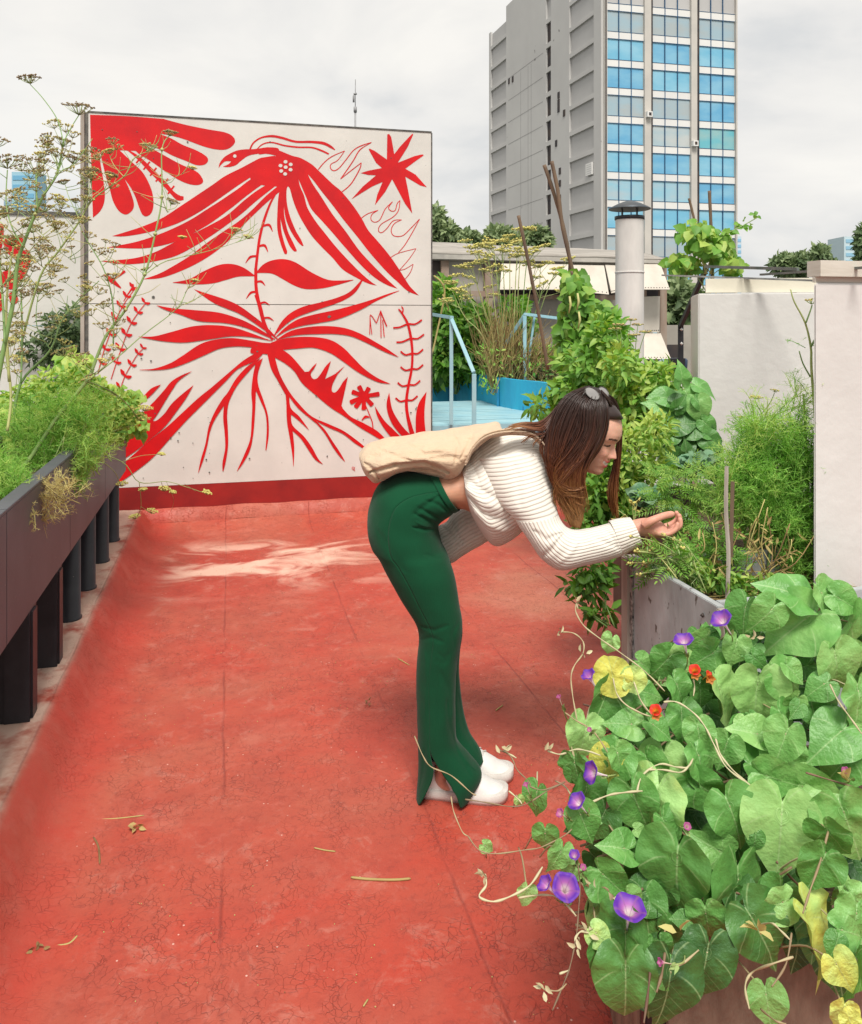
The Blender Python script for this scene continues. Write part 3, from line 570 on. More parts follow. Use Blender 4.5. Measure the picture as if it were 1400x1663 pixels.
# hairline render joints, small vents and notice board on the grey side
m = MB()
for px in (849, 861, 866): face_box(m, dl, nl, tl(px), tl(px)+.06, -5, 40, q, q+.01)
for i in range(0, 12): face_box(m, dl, nl, 17, 30, 40.3-pit*i, 40.34-pit*i, q+.012, q+.02)
m.build('render_joint', pm('joint', (.2, .195, .19), bump=0), tw, smooth=False)
m = MB()
for px, y in ((911, 155), (911, 172), (907, 233), (913, 278), (913, 298), (913, 327), (920, 184), (830, 132), (836, 129)):
    k = (px-700)/F; t = tl(px); D = 100+.9558*t; z = H-(y-CY)/F*D; hh = .9 if y in (172, 327) else .45; face_box(m, dl, nl, t-.3, t+.3, z-hh, z+hh, q+.001, q+.08); m.build('vent_opening', M['darkline'], tw, smooth=False); m = MB()
m = MB(); t = tl(966); z = H-(283-CY)/F*(100+.9558*t); t2 = tl(956); face_box(m, dl, nl, t, t2, z, z+1.55, .03, .45); m.build('notice_panel', M['spandrel'], tw, smooth=False)
m = MB()
for r_ in range(5): face_box(m, dl, nl, t+.15, t2-.15, z+.2+r_*.27, z+.26+r_*.27, .452, .46)
m.build('notice_lines', M['tower2'], tw, smooth=False)
# glazed side
bays = [(984, 1044.5), (1058.5, 1120), (1134, 1192.5)]
m = MB()
for a, b in ((980, 984), (1044.5, 1055), (1120, 1129.5), (1192.5, 1194.6)): face_box(m, dr, nr, tr_(a), tr_(b), -14, TOP+.3, .002, .45)
m.build('pier', M['pier'], tw, smooth=False)
m = MB()
for a, b in ((980.6, 982.6), (1055.1, 1058.4), (1129.6, 1133.9)): face_box(m, dr, nr, tr_(a), tr_(b), -14, TOP, .003 if a > 981 else .452, .30 if a > 981 else .5)
m.build('service_channel', M['darkline'], tw, smooth=False)
spn = MB(); mul = MB()
pal = [[2,2,2],[0,1,0],[1,0,1],[2,2,1],[1,5,4],[0,1,0],[3,3,1],[0,0,0],[2,2,2],[1,0,1],[0,1,1],[1,0,0],[0,1,0]]
for bi, (a, b) in enumerate(bays):
    t0, t1 = tr_(a), tr_(b)
    for i in range(-4, 12): face_box(spn, dr, nr, t0, t1, 37.7-.93-pit*i, 37.7-pit*i, .003, .12)
    for i in range(0, 12):
        w = MB(); z1 = 37.7-.94-pit*i+pit; g = GL[pal[i][bi]]
        for c_ in range(3):
            x0 = t0+(t1-t0)*c_/3+.06; x1 = t0+(t1-t0)*(c_+1)/3-.06; tt = .0015*((i*7+c_*5+bi*3) % 5)
            face_box(w, dr, nr, x0, x1, z1-2.57, z1, .003, .035+tt*4)
        w.build('window', g, tw, smooth=False)
    for c_ in (1, 2):
        x = t0+(t1-t0)*c_/3; face_box(mul, dr, nr, x-.05, x+.05, -14, TOP, .004, .17)
    for i in range(-4, 12):
        for zz in (37.7-pit*i, 37.7-.93-pit*i): face_box(mul, dr, nr, t0+.02, t1-.02, zz-.035, zz+.035, .125, .15)
spn.build('spandrel_band', M['spandrel'], tw, smooth=False); mul.build('mullion', pm('mullion_blue', (.03, .10, .20), bump=0, rough=.5), tw, smooth=False)
# air conditioner boxes on the piers
for px, y in ((1050, 188), (1124, 235)):
    k = (px-700)/F; t = tr_(px); D = 100+.219*t; z = H-(y-CY)/F*D; m = MB(); face_box(m, dr, nr, t-.35, t+.35, z-.35, z+.35, .46, .95)
    o = m.build('air_conditioner', M['spandrel'], tw, smooth=False); m = MB(); face_box(m, dr, nr, t-.15, t+.2, z-.2, z+.2, .952, .96); m.build('fan_grille', M['darkline'], tw, smooth=False)

# distant towers; haze is put into their faded bluish colours
def far_tower(px0, px1, y, D, col, label, rows=14):
    x0, x1 = (px0-700)/F*D, (px1-700)/F*D; zt = H-(y-CY)/F*D; w = x1-x0
    e = empty('distant_tower', ((x0+x1)/2, D, -14), label, 'building')
    m = MB(); m.box(((x0+x1)/2, D+w/2, (zt-14)/2), w, w, zt+14); m.build('wall', pm('far_wall', col, [c*.94 for c in col], bump=0, scale=.05), e, smooth=False)
    hgt = zt+14
    nrow = int(hgt/3.6)
    fg_ = pm('far_glass', (col[0]*.55, col[1]*.82, col[2]*1.0), bump=0, rough=.3)
    for r_ in range(min(nrow, 14)): m = MB(); m.box(((x0+x1)/2, D-.1, zt-2.4-r_*3.6), w*.9, .18, 1.8); m.build('window_band', fg_, e, smooth=False)
far_tower(19, 57, 279, 320, (.30, .50, .60), 'small blue glass tower far behind the wall on the left')
far_tower(1371, 1425, 384, 420, (.50, .62, .66), 'pale blue tower far off at the right edge')
far_tower(1196, 1204, 384, 500, (.50, .62, .70), 'thin pale tower just right of the big office tower')
far_tower(6, 18, 322, 380, (.48, .49, .5), 'low grey block beside the small blue tower on the left')

# antenna behind the mural wall
an = MB(); D = 24; b0 = W(577, 330, D); an.tube([b0, W(577, 176, D)], .03, 6); an.tube([W(577, 176, D), W(577.3, 129, D)], .013, 5); an.bar(W(574.3, 153, D), W(579.5, 152, D), .05); an.tube([W(574.2, 155, D), W(574.2, 166, D)], .03, 5)
an.box(W(577, 178, D), .09, .09, .16); an.tube([W(577, 205, D), W(572, 330, D)], .006, 3); an.tube([W(577, 205, D), W(583, 330, D)], .006, 3)
tag(an.build('antenna', pm('antenna_metal', (.38, .38, .39), (.2, .2, .2), scale=3, bump=0)), 'thin radio antenna rising behind the top of the mural wall', 'antenna')

# ================================================================ LOW BUILDING BEHIND
M['shed'] = pm('shed_wall', (.40, .37, .325), (.30, .275, .24), rough=.9, scale=1.5, bump=.2)
M['roofm'] = pm('old_roof_sheet', (.40, .37, .33), (.24, .22, .195), rough=.95, scale=2.4, bump=.5, bscale=14, stretch=(.5, 1.4, 1), spots=(9, .66, (.12, .11, .1)))
M['flap'] = pm('flap_board', (.60, .55, .475), (.50, .455, .39), rough=.85, scale=3, bump=.1)
sh = empty('roof_shed', UV(4.4, 11, 0), 'low building with a weathered sheet roof and pale hinged flaps behind the climbing plants', 'building')
BV = 10.66
m = MB(); wbox(m, 1.2, 6.15, BV+.12, BV+2.2, -14, 2.42); m.build('wall', M['shed'], sh, smooth=False)
m = MB(); nn = 40; vs = []; nr_ = 10
for j in range(nr_+1):
    for i in range(nn+1):
        u_ = 1.2+5.1*i/nn; v_ = BV-.05+2.4*j/nr_; z_ = 2.475+.40*math.sin(j/nr_*1.45)+.025*noise.noise(Vector((u_*1.6, v_*2, 0)))-.03*(u_-1.2)*j/nr_*.9; vs.append(UV(u_, v_, z_))
m.add(vs, [(j*(nn+1)+i, j*(nn+1)+i+1, (j+1)*(nn+1)+i+1, (j+1)*(nn+1)+i) for j in range(nr_) for i in range(nn)]); rf = m.build('roof', M['roofm'], sh)
sm = rf.modifiers.new('thick', 'SOLIDIFY'); sm.thickness = .03
m = MB(); wbox(m, 1.2, 6.28, BV-.045, BV-.01, 2.39, 2.462); wbox(m, 1.2, 6.26, BV-.005, BV+.115, 2.38, 2.44); m.build('eaves_board', pm('eaves', (.48, .45, .40), (.33, .31, .28), scale=4, bump=.1), sh, smooth=False)
m = MB()
for px in (722, 793, 1043, 1076): 
    p = onplane_v(px, 500, BV+.06); uu = p.dot(rv); wbox(m, uu-.055, uu+.055, BV+.03, BV+.118, .2, 2.379)
for (a, b, y0, y1) in ((700, 810, 472, 482), (805, 1000, 478, 487)):
    pa = onplane_v(a, y0, BV+.07); pb = onplane_v(b, y1, BV+.07); wbox(m, pa.dot(rv), pb.dot(rv), BV+.02, BV+.029, pb.z, pa.z)
m.build('timber_post', pm('brown_timber', (.27, .17, .12), (.33, .27, .22), scale=5, bump=.2, stretch=(1, 1, .3)), sh, smooth=False)
m = MB()
for (a, b, y0, y1) in ((808, 925, 470, 480), (940, 1000, 470, 480), (1043, 1074, 470, 481), (700, 716, 424, 470), (1043, 1102, 560, 612)):
    pa = onplane_v(a, y0, BV+.11); pb = onplane_v(b, y1, BV+.11); wbox(m, pa.dot(rv), pb.dot(rv), BV+.09, BV+.116, pb.z, pa.z); m.build('opening', M['darkline'], sh, smooth=False); m = MB()
def flap(quad, push, name='flap'):
    m = MB(); 
    pts = [onplane_v(quad[0][0], quad[0][1], BV-.02), onplane_v(quad[1][0], quad[1][1], BV-.02), onplane_v(quad[2][0], quad[2][1], BV-.02-push), onplane_v(quad[3][0], quad[3][1], BV-.02-push)]
    n_ = (pts[1]-pts[0]).cross(pts[3]-pts[0]).normalized()*.012
    m.add(pts+[p+n_ for p in pts], [(0,1,2,3),(7,6,5,4),(0,4,5,1),(1,5,6,2),(2,6,7,3),(3,7,4,0)]); o = m.build(name, M['flap'], sh, smooth=False)
    m = MB()
    for k in range(9):
        t = (k+.5)/9; p = pts[3].lerp(pts[2], t)*.94+pts[0].lerp(pts[1], t)*.06; m = MB(); m.ico(p-n_*.1, .010); m.build('rivet', M['darkline'], sh)
flap([(815, 428), (923, 429), (921, 470), (812, 470)], .30); flap([(926, 430), (981, 431), (989, 478), (926, 472)], .34); flap([(983, 430), (1003, 431), (1012, 472), (993, 476)], .26)
flap([(1046, 427), (1072, 427), (1088, 470), (1046, 470)], .34); flap([(1046, 541), (1073, 541), (1090, 583), (1046, 583)], .34); flap([(1040, 482), (1072, 481), (1071, 540), (1040, 540)], .01, 'wall_board')
# white yard walls and the dark tank behind the chimney
m = MB(); p0 = W(1030, 612, 8.6); p1 = W(1150, 612, 8.6); m.box(((p0.x+p1.x)/2, 8.7, p0.z/2), p1.x-p0.x, .14, p0.z); tag(m.build('yard_wall', M['wallpaint'], smooth=False), 'low white wall seen over the climbing leaves behind the chimney pipe', 'wall')
m = MB(); p0 = W(1073, 528, 13); p1 = W(1160, 528, 13); m.box(((p0.x+p1.x)/2, 13.1, p0.z-.9), p1.x-p0.x, .14, 1.8); tag(m.build('ledge_wall', M['shed'], smooth=False), 'grey wall with a pale ledge in front of the far trees', 'wall')
m = MB(); c = W(1096, 612, 8.2); 
m.lathe((c.x+.03, c.y, c.z), [(0, 0), (.085, 0), (.10, .17), (.085, .19), (0, .19)], 16); tag(m.build('dark_bucket', pm('dark_blue_plastic', (.02, .04, .08), bump=0, rough=.4)), 'dark blue bucket below the black bracket behind the chimney', 'bucket')
m = MB(); a = W(1060, 640, 7.8); m.tube([a, W(1066, 612, 7.8), W(1076, 592, 7.8)], .022, 8); m.tube([W(1066, 604, 7.79), W(1068, 590, 7.79), W(1076, 585, 7.79), W(1078, 594, 7.79)], .022, 8); tag(m.build('water_valve', pm('teal_metal', (.08, .30, .38), (.3, .3, .3), scale=9, bump=0)), 'bent pipe with a small teal valve below the pale flap', 'pipe')

# chimney pipe
M['zinc'] = pm('old_zinc', (.64, .62, .585), (.50, .485, .46), rough=.7, scale=5, metal=0, bump=.1, stretch=(1, 1, .3), spots=(14, .7, (.2, .19, .18)))
D = 7.5; cc = W(1022.5, 520, D); cc.z = 0
ch = empty('chimney_pipe', cc, 'tall pale round chimney pipe with a dark conical rain cap', 'chimney')
m = MB(); r_ = .1315; m.lathe(cc, [(r_, .1), (r_, 1.99)], 40); m.lathe(cc, [(r_, 1.99), (r_+.005, 1.991), (r_+.005, 2.004), (r_, 2.005)], 40); m.lathe(cc, [(r_-.001, 2.0), (r_-.001, 2.52)], 40); m.build('pipe', M['zinc'], ch)
m = MB(); m.lathe(cc, [(r_-.010, 2.49), (r_+.006, 2.49), (r_+.007, 2.522), (r_-.010, 2.522)], 32); m.build('collar', M['post'], ch)
m = MB(); m.lathe(cc, [(.195, 2.588), (.193, 2.597), (.11, 2.640), (.03, 2.668), (0, 2.672)], 32); m.lathe(cc, [(0, 2.60), (.19, 2.586)], 32); m.build('rain_cap', pm('dark_cap', (.05, .07, .09), (.10, .10, .10), rough=.45, scale=6, bump=0, metal=.3), ch)
for a in range(4):
    m = MB(); x = cc+Vector((math.cos(a*1.57+.5)*.095, math.sin(a*1.57+.5)*.095, 0)); m.bar(x+Vector((0, 0, 2.47)), x+Vector((0, 0, 2.62)), .028, .006); m.build('bracket', M['post'], ch, smooth=False)

# ================================================================ BLUE DECK AND RAILS
M['palblue'] = pm('pale_blue_paint', (.26, .47, .54), (.33, .52, .56), rough=.6, scale=5, bump=.15, spots=(22, .70, (.45, .48, .45)))
M['blue'] = pm('bright_blue_paint', (.025, .33, .55), (.03, .40, .60), rough=.5, scale=3, bump=.15, stretch=(2, 2, .4), spots=(10, .68, (.02, .16, .33)))
dk = empty('timber_deck', UV(2.2, 7, .0), 'raised walkway of pale blue painted boards behind the bent woman', 'deck')
v_ = 6.39
while v_ < 8.2:
    m = MB(); wbox(m, 1.50, 2.74+rnd.uniform(-.004, .004), v_, v_+.100, .652, .688+rnd.uniform(-.002, .002)); m.build('board', M['palblue'], dk, smooth=False); v_ += .121
m = MB(); wbox(m, 1.52, 2.72, 6.405, 6.43, .02, .648); wbox(m, 2.68, 2.705, 6.432, 8.2, .02, .648); m.build('skirt_board', M['shed'], dk, smooth=False)
m = MB(); wbox(m, 1.5, 2.74, 6.35, 6.388, .60, .686); m.build('edge_board', M['palblue'], dk, smooth=False, bevel=.003)
m = MB()
for i in range(6): wbox(m, 1.60+i*.085, 1.60+i*.085+.078, 6.31, 6.345, .3, .58-.045*i+rnd.uniform(-.004, .004))
o = m.build('stair_side', pm('brown_boards', (.20, .155, .13), (.13, .10, .085), scale=8, bump=.3), dk, smooth=False)
def rail(name, label, segs):
    e = empty(name, segs[0][0], label, 'railing', 'pale blue railings on the deck')
    for nm, a, b, w in [(s[3], s[0], s[1], s[2]) for s in segs]:
        m = MB(); m.bar(a, b, w, w, up=(0, 1, .01)); m.build(nm, M['palblue'], e, smooth=False, bevel=.003)
A0 = W(733, 690, 6.55); A1 = W(733, 517, 6.55); B0 = W(770, 715, 6.28); B1 = W(770, 607, 6.28)
rail('handrail', 'pale blue stair rail nearest the mural, stepping down towards the bag', [(A0, A1, .030, 'post'), (B0, B1, .034, 'post'), (A1, W(769.5, 605, 6.28), .030, 'rail'), (W(690, 508.5, 7.6), W(734, 516, 6.53), .030, 'rail')])
C0 = W(852, 655, 8.05); C1 = W(852, 513, 8.05)
rail('handrail', 'pale blue rail at the far side of the deck, left of the bean tower', [(C0, C1, .036, 'post'), (W(815, 655, 8.2), W(815, 570, 8.2), .030, 'post'), (W(814, 569, 8.2), W(853, 510, 8.05), .032, 'rail'), (W(851, 510, 8.05), W(916, 518, 8.0), .030, 'rail'), (W(868, 514, 8.1), W(856, 604, 8.1), .022, 'brace'), (W(917, 535, 8.0), W(917, 640, 8.0), .032, 'post')])
rail('handrail', 'short pale blue rail end just above the sunglasses', [(W(965, 640, 6.0), W(965, 600, 6.0), .028, 'post'), (W(965.5, 601, 6.0), W(959, 589, 6.1), .026, 'rail')])
bp_ = MB(); pts = [W(640, 600, 9.1), W(700, 603, 9.0), W(760, 607, 8.9), W(820, 620, 7.9), W(870, 626, 7.5), W(915, 631, 7.1), W(990, 640, 6.9)]
pts = catmull([Vector((p.x, p.y, 0)) for p in pts], 6); tp = .975
vs = []; 
for i, p in enumerate(pts):
    d = (pts[min(i+1, len(pts)-1)]-pts[max(i-1, 0)]).normalized(); n_ = Vector((-d.y, d.x, 0))
    vs += [p+Vector((0, 0, .2)), p+Vector((0, 0, tp)), p+n_*.05+Vector((0, 0, tp)), p+n_*.05+Vector((0, 0, tp-.08)), p+n_*.7+Vector((0, 0, tp-.08))]
bp_.add(vs, [(5*i+a, 5*i+5+a, 5*i+6+a, 5*i+1+a) for i in range(len(pts)-1) for a in range(4)])
bpe = empty('blue_planter', (0.8, 8, .2), 'bright blue curved planter wall behind the deck rails', 'planter'); bp_.build('wall', M['blue'], bpe, smooth=False)
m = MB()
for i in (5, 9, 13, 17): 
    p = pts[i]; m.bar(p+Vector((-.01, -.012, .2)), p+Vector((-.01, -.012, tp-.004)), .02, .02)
m.build('batten', pm('dark_blue_batten', (.015, .16, .34), (.02, .25, .45), bump=0), bpe, smooth=False)  # battens in a darker blue than the planter wall

# ================================================================ RIGHT WALLS
def quad_wall(name, a, b, zt, th, mat, label, z0=-.01):
    """upright wall from plan point a to b, thickness going backwards"""
    a = Vector(a); b = Vector(b); d = (b-a).normalized(); n_ = Vector((-d.y, d.x)); n_ = n_ if n_.y > 0 else -n_
    m = MB(); pp = [a, b, b+n_*th, a+n_*th]; prism(m, [Vector((p.x, p.y, 0)) for p in pp], z0, zt); o = m.build(name, mat, smooth=False, bevel=.006); return tag(o, label, 'wall')
quad_wall('plaster_wall', (1.318, 3.95), (2.0, 3.78), 1.682, .5, M['plaster'], 'beige plastered wall behind the fennel, right of the black bracket')
m = MB(); prism(m, [Vector((1.196, 2.50, 0)), Vector((2.4, 2.81, 0)), Vector((2.4, 3.26, 0)), Vector((1.45, 2.98, 0))], -.01, 1.668); tag(m.build('plaster_wall', M['plaster'], smooth=False, bevel=.006), 'nearest beige plastered wall cut by the right edge of the photo', 'wall')
m = MB(); m.bar(W(1146, 464, 4.0), W(1332, 463, 3.88), .07, .02, up=(0, 1, 0)); tag(m.build('cream_board', M['cream'], smooth=False), 'cream board lying along the top of the beige wall behind', 'board')
m = MB(); m.bar(W(1077, 447, 4.6), W(1334, 456, 3.5), .022, .009); m.bar(W(1331, 456, 3.5), W(1331, 469, 3.5), .01, .01); tag(m.build('canopy_sheet', pm('canopy_edge', (.45, .47, .45), (.2, .2, .2), scale=8, bump=0), smooth=False), 'thin flat canopy sheet seen edge on above the beige wall', 'canopy')
m = MB(); m.bar(W(1146, 433, 4.4), W(1296, 437, 3.4), .012, .014); m.bar(W(1236, 446, 3.2), W(1412, 434, 2.45), .012, .008); tag(m.build('canopy_bar', pm('bar_grey_green', (.10, .13, .12), (.2, .2, .19), scale=9, bump=0), smooth=False), 'dark thin bars crossing above the two beige walls', 'bar')
m = MB(); a = Vector((1.205, 2.52, 1.712)); b = Vector((2.4, 2.825, 1.712)); m.bar(a, b, .05, .06, up=(0, 1, 0)); m.bar(a+Vector((0, 0, -.033)), b+Vector((0, 0, -.033)), .02, .012, up=(0, 1, 0))
tag(m.build('wall_coping', pm('coping_wood', (.62, .59, .52), (.50, .46, .38), scale=6, bump=.2, stretch=(.3, .3, 1.5)), smooth=False), 'pale timber strip on top of the nearest beige wall', 'coping')
br = empty('awning_bracket', W(1105, 612, 5.5), 'black metal bracket arm reaching up to the canopy behind the beige wall', 'bracket')
m = MB(); m.bar(W(1105, 530, 5.5), W(1146, 438, 5.0), .024, .03); m.build('arm', M['post'], br, smooth=False)
m = MB(); m.bar(W(1105.5, 612, 5.5), W(1105.5, 528, 5.5), .036, .012, up=(0, 1, 0)); m.box(W(1100, 596, 5.52), .1, .03, .12); m.build('upright', M['post'], br, smooth=False)
m = MB()
for px, y, D in ((1107, 535, 5.47), (1107, 558, 5.47), (1147, 431, 4.95)): m.ico(W(px, y, D), .012)
m.build('bolt', M['spandrel'], br)

# ================================================================ RIGHT PLANTERS
A = Vector((.6365, 2.546, 0)); dB = Vector((.1135, -.449, 0)).normalized(); RR = Vector((.970, .243, 0))
gp = empty('board_planter', A, 'weathered grey board planter under the woman\'s hand with a pale corner post', 'planter')
def slab(mb, o_, d1, l1, d2, th, z0, z1):
    pp = [o_, o_+d1*l1, o_+d1*l1+d2*th, o_+d2*th]; 
    if (pp[1]-pp[0]).cross(pp[3]-pp[0]).z < 0: pp = pp[::-1]
    prism(mb, pp, z0, z1)
Ll = .463
m = MB(); slab(m, A, dB, Ll, RR, .022, .16, .80); m.build('side_panel', M['galv'], gp, smooth=False, bevel=.002)
m = MB(); slab(m, A+dB*(Ll-.022)+RR*.0225, RR, .72, -dB, .022, .16, .80); m.build('front_panel', M['galv'], gp, smooth=False, bevel=.002)
m = MB(); slab(m, A+RR*.0225+dB*.0, RR, .60, dB, .022, .16, .79); m.build('back_panel', M['galv'], gp, smooth=False, bevel=.002)
m = MB(); slab(m, A-RR*.012-dB*.045, dB, .045, RR, .05, 0, .792); m.build('corner_post', M['woodpale'], gp, smooth=False, bevel=.003)
m = MB(); slab(m, A-RR*.006+dB*.002, dB, .018, RR, .005, .01, .788); m.build('edge_strip', pm('rough_edge', (.05, .05, .05), (.4, .38, .35), scale=60, bump=.6), gp, smooth=False)
m = MB(); slab(m, A+dB*Ll-RR*.006, dB, .04, RR, .045, 0, .796); m.build('corner_post', M['woodpale'], gp, smooth=False, bevel=.003)
m = MB(); slab(m, A+RR*.024+dB*.024, dB, Ll-.048, RR, .66, .60, .70)
m.build('soil', M['soil'], gp, smooth=False)
m = MB(); m.ico(A+dB*.40-RR*.003+Vector((0, 0, .755)), .007); m.ico(A+dB*.03+RR*-.014+Vector((0, 0, .745)), .007); m.build('screw', M['darkline'], gp)
bpn = empty('brown_planter', (.93, 3.2, .3), 'dark brown planter box behind the grey one, below the woman\'s hair tips', 'planter')
m = MB(); a = W(1000, 790, 3.62); b = W(1150, 863, 2.87); a = Vector((.82, 3.60, 0)); slab(m, a, (Vector((1.0, 2.88, 0))-a).normalized(), .74, RR, .03, .25, .795); slab(m, a+RR*.031, RR, .7, dB, .03, .25, .79); m.build('side_panel', pm('brown_panel', (.16, .125, .10), (.11, .085, .07), scale=5, bump=.2), bpn, smooth=False)
m = MB(); slab(m, a+RR*.035+dB*.035, dB, .75, RR, .8, .62, .71); m.build('soil', M['soil'], bpn, smooth=False)
# foreground planter under the morning glory
fg = empty('brown_board_planter', (.75, 1.6, 0), 'rough brown board planter in the lower right corner under the morning glory', 'planter')
FA = Vector((.375, 1.40, 0)); FR = Vector((.985, .17, 0)); FD = Vector((.04, .999, 0)).normalized()
m = MB(); slab(m, FA+FR*.04, FR, 1.3, FD, .025, .05, .49); m.build('front_panel', M['board'], fg, smooth=False, bevel=.003)
m = MB(); slab(m, FA+FD*.04, FD, .58, FR, .025, .05, .49); m.build('side_panel', M['board'], fg, smooth=False, bevel=.003)
m = MB(); slab(m, FA, FR, .038, FD, .038, 0, .50); m.build('corner_post', M['post'], fg, smooth=False, bevel=.002)
m = MB(); slab(m, FA+FR*.03+FD*.03, FR, 1.25, FD, .56, .36, .44); m.build('soil', M['soil'], fg, smooth=False)
# ================================================================ THE WOMAN
def skinmat():
    m, t, b, o = newmat('skin'); at = N(t, 'ShaderNodeVertexColor', layer_name='Col'); co = N(t, 'ShaderNodeTexCoord')
    n = N(t, 'ShaderNodeTexNoise', inp={'Scale': 60, 'Detail': 4}); t.links.new(co.outputs['Object'], n.inputs[0])
    r = N(t, 'ShaderNodeMapRange', inp={1: .3, 2: .7, 3: .90, 4: 1.06}); t.links.new(n.outputs[0], r.inputs[0])
    v = N(t, 'ShaderNodeVectorMath', operation='SCALE'); t.links.new(at.outputs[0], v.inputs[0]); t.links.new(r.outputs[0], v.inputs[3])
    t.links.new(v.outputs[0], b.inputs['Base Color']); b.inputs['Roughness'].default_value = .5; b.inputs['Subsurface Weight'].default_value = .12
    b.inputs['Subsurface Radius'].default_value = (.8, .3, .15); b.inputs['Subsurface Scale'].default_value = .01; b.inputs['Specular IOR Level'].default_value = .35; return m
def knitmat():
    m, t, b, o = newmat('cream_rib_knit'); uv = N(t, 'ShaderNodeUVMap', uv_map='UVMap'); sp = N(t, 'ShaderNodeSeparateXYZ'); t.links.new(uv.outputs[0], sp.inputs[0])
    co = N(t, 'ShaderNodeTexCoord'); n0 = N(t, 'ShaderNodeTexNoise', inp={'Scale': 14, 'Detail': 3}); t.links.new(co.outputs['Object'], n0.inputs[0])
    w = N(t, 'ShaderNodeMath', operation='MULTIPLY_ADD', inp={1: .55}); t.links.new(n0.outputs[0], w.inputs[0]); t.links.new(sp.outputs[0], w.inputs[2])
    pp = N(t, 'ShaderNodeMath', operation='PINGPONG', inp={1: .5}); t.links.new(w.outputs[0], pp.inputs[0])
    rr = N(t, 'ShaderNodeMapRange', inp={1: .02, 2: .34}, interpolation_type='SMOOTHSTEP'); t.links.new(pp.outputs[0], rr.inputs[0])
    st = N(t, 'ShaderNodeMath', operation='MULTIPLY', inp={1: 130}); t.links.new(sp.outputs[1], st.inputs[0]); si = N(t, 'ShaderNodeMath', operation='SINE'); t.links.new(st.outputs[0], si.inputs[0])
    nf = N(t, 'ShaderNodeTexNoise', inp={'Scale': 260, 'Detail': 3}); t.links.new(co.outputs['Object'], nf.inputs[0])
    h = N(t, 'ShaderNodeMath', operation='MULTIPLY_ADD', inp={1: .16}); t.links.new(nf.outputs[0], h.inputs[0]); t.links.new(rr.outputs[0], h.inputs[2])
    h2 = N(t, 'ShaderNodeMath', operation='MULTIPLY_ADD', inp={1: .05}); t.links.new(si.outputs[0], h2.inputs[0]); t.links.new(h.outputs[0], h2.inputs[2])
    bp = N(t, 'ShaderNodeBump', inp={'Strength': .6, 'Distance': .003}); t.links.new(h2.outputs[0], bp.inputs['Height']); t.links.new(bp.outputs[0], b.inputs['Normal'])
    x = N(t, 'ShaderNodeMix', data_type='RGBA'); t.links.new(rr.outputs[0], x.inputs[0]); x.inputs[6].default_value = (.63, .575, .50, 1); x.inputs[7].default_value = (.74, .70, .63, 1)  # grooves between the ribs darkened in colour, standing in for crease shade
    t.links.new(x.outputs[2], b.inputs['Base Color']); b.inputs['Roughness'].default_value = .95; b.inputs['Specular IOR Level'].default_value = .1; b.inputs['Sheen Weight'].default_value = .2; return m
def fabric(name, a, b_, fs=300, stretch=(1, 1, 1), sheen=.2):
    m, t, b, o = newmat(name); co = N(t, 'ShaderNodeTexCoord'); n = N(t, 'ShaderNodeTexNoise', inp={'Scale': 9, 'Detail': 4}); t.links.new(co.outputs['Object'], n.inputs[0])
    x = N(t, 'ShaderNodeMix', data_type='RGBA'); t.links.new(n.outputs[0], x.inputs[0]); x.inputs[6].default_value = L4(a); x.inputs[7].default_value = L4(b_)
    t.links.new(x.outputs[2], b.inputs['Base Color']); b.inputs['Roughness'].default_value = .9; b.inputs['Specular IOR Level'].default_value = .12; b.inputs['Sheen Weight'].default_value = sheen
    mp_ = N(t, 'ShaderNodeMapping'); mp_.inputs['Scale'].default_value = stretch; t.links.new(co.outputs['Object'], mp_.inputs[0])
    f = N(t, 'ShaderNodeTexNoise', inp={'Scale': fs, 'Detail': 3}); t.links.new(mp_.outputs[0], f.inputs[0]); bp = N(t, 'ShaderNodeBump', inp={'Strength': .35, 'Distance': .0015}); t.links.new(f.outputs[0], bp.inputs['Height']); t.links.new(bp.outputs[0], b.inputs['Normal']); return m
def hairmat():
    m, t, b, o = newmat('ombre_hair'); at = N(t, 'ShaderNodeAttribute', attribute_name='tone'); rp = N(t, 'ShaderNodeValToRGB'); t.links.new(at.outputs['Fac'], rp.inputs[0]); e = rp.color_ramp.elements
    e[0].position = 0; e[0].color = (.022, .012, .009, 1); e[1].position = 1; e[1].color = (.42, .21, .075, 1)
    for p, c in ((.28, (.050, .019, .012, 1)), (.55, (.15, .048, .022, 1)), (.78, (.27, .11, .035, 1))): q = e.new(p); q.color = c
    t.links.new(rp.outputs[0], b.inputs['Base Color']); b.inputs['Roughness'].default_value = .38; b.inputs['Specular IOR Level'].default_value = .5; b.inputs['Anisotropic'].default_value = .4; return m
M['skin'] = skinmat(); M['knit'] = knitmat(); M['pants'] = fabric('green_trouser_fabric', (.004, .050, .021), (.006, .070, .029), 420, (1, 1, .15), .08); M['canvas'] = fabric('cream_canvas', (.54, .395, .265), (.62, .47, .33), 420); M['hair'] = hairmat(); _c = M['canvas'].node_tree; _n = N(_c, 'ShaderNodeTexNoise', inp={'Scale': 16, 'Detail': 6, 'Roughness': .6, 'Distortion': .8}); _b = N(_c, 'ShaderNodeBump', inp={'Strength': .55, 'Distance': .012}); _c.links.new(_n.outputs[0], _b.inputs['Height']); _c.links.new(_b.outputs[0], [x for x in _c.nodes if x.type == 'BUMP' and x != _b][0].inputs['Normal'])
M['shoe'] = pm('white_leather', (.74, .72, .69), (.66, .64, .61), rough=.5, scale=12, bump=.06, spots=(45, .74, (.4, .38, .35))); M['sole'] = pm('white_rubber', (.66, .63, .59), (.50, .46, .42), rough=.7, scale=14, bump=.05)
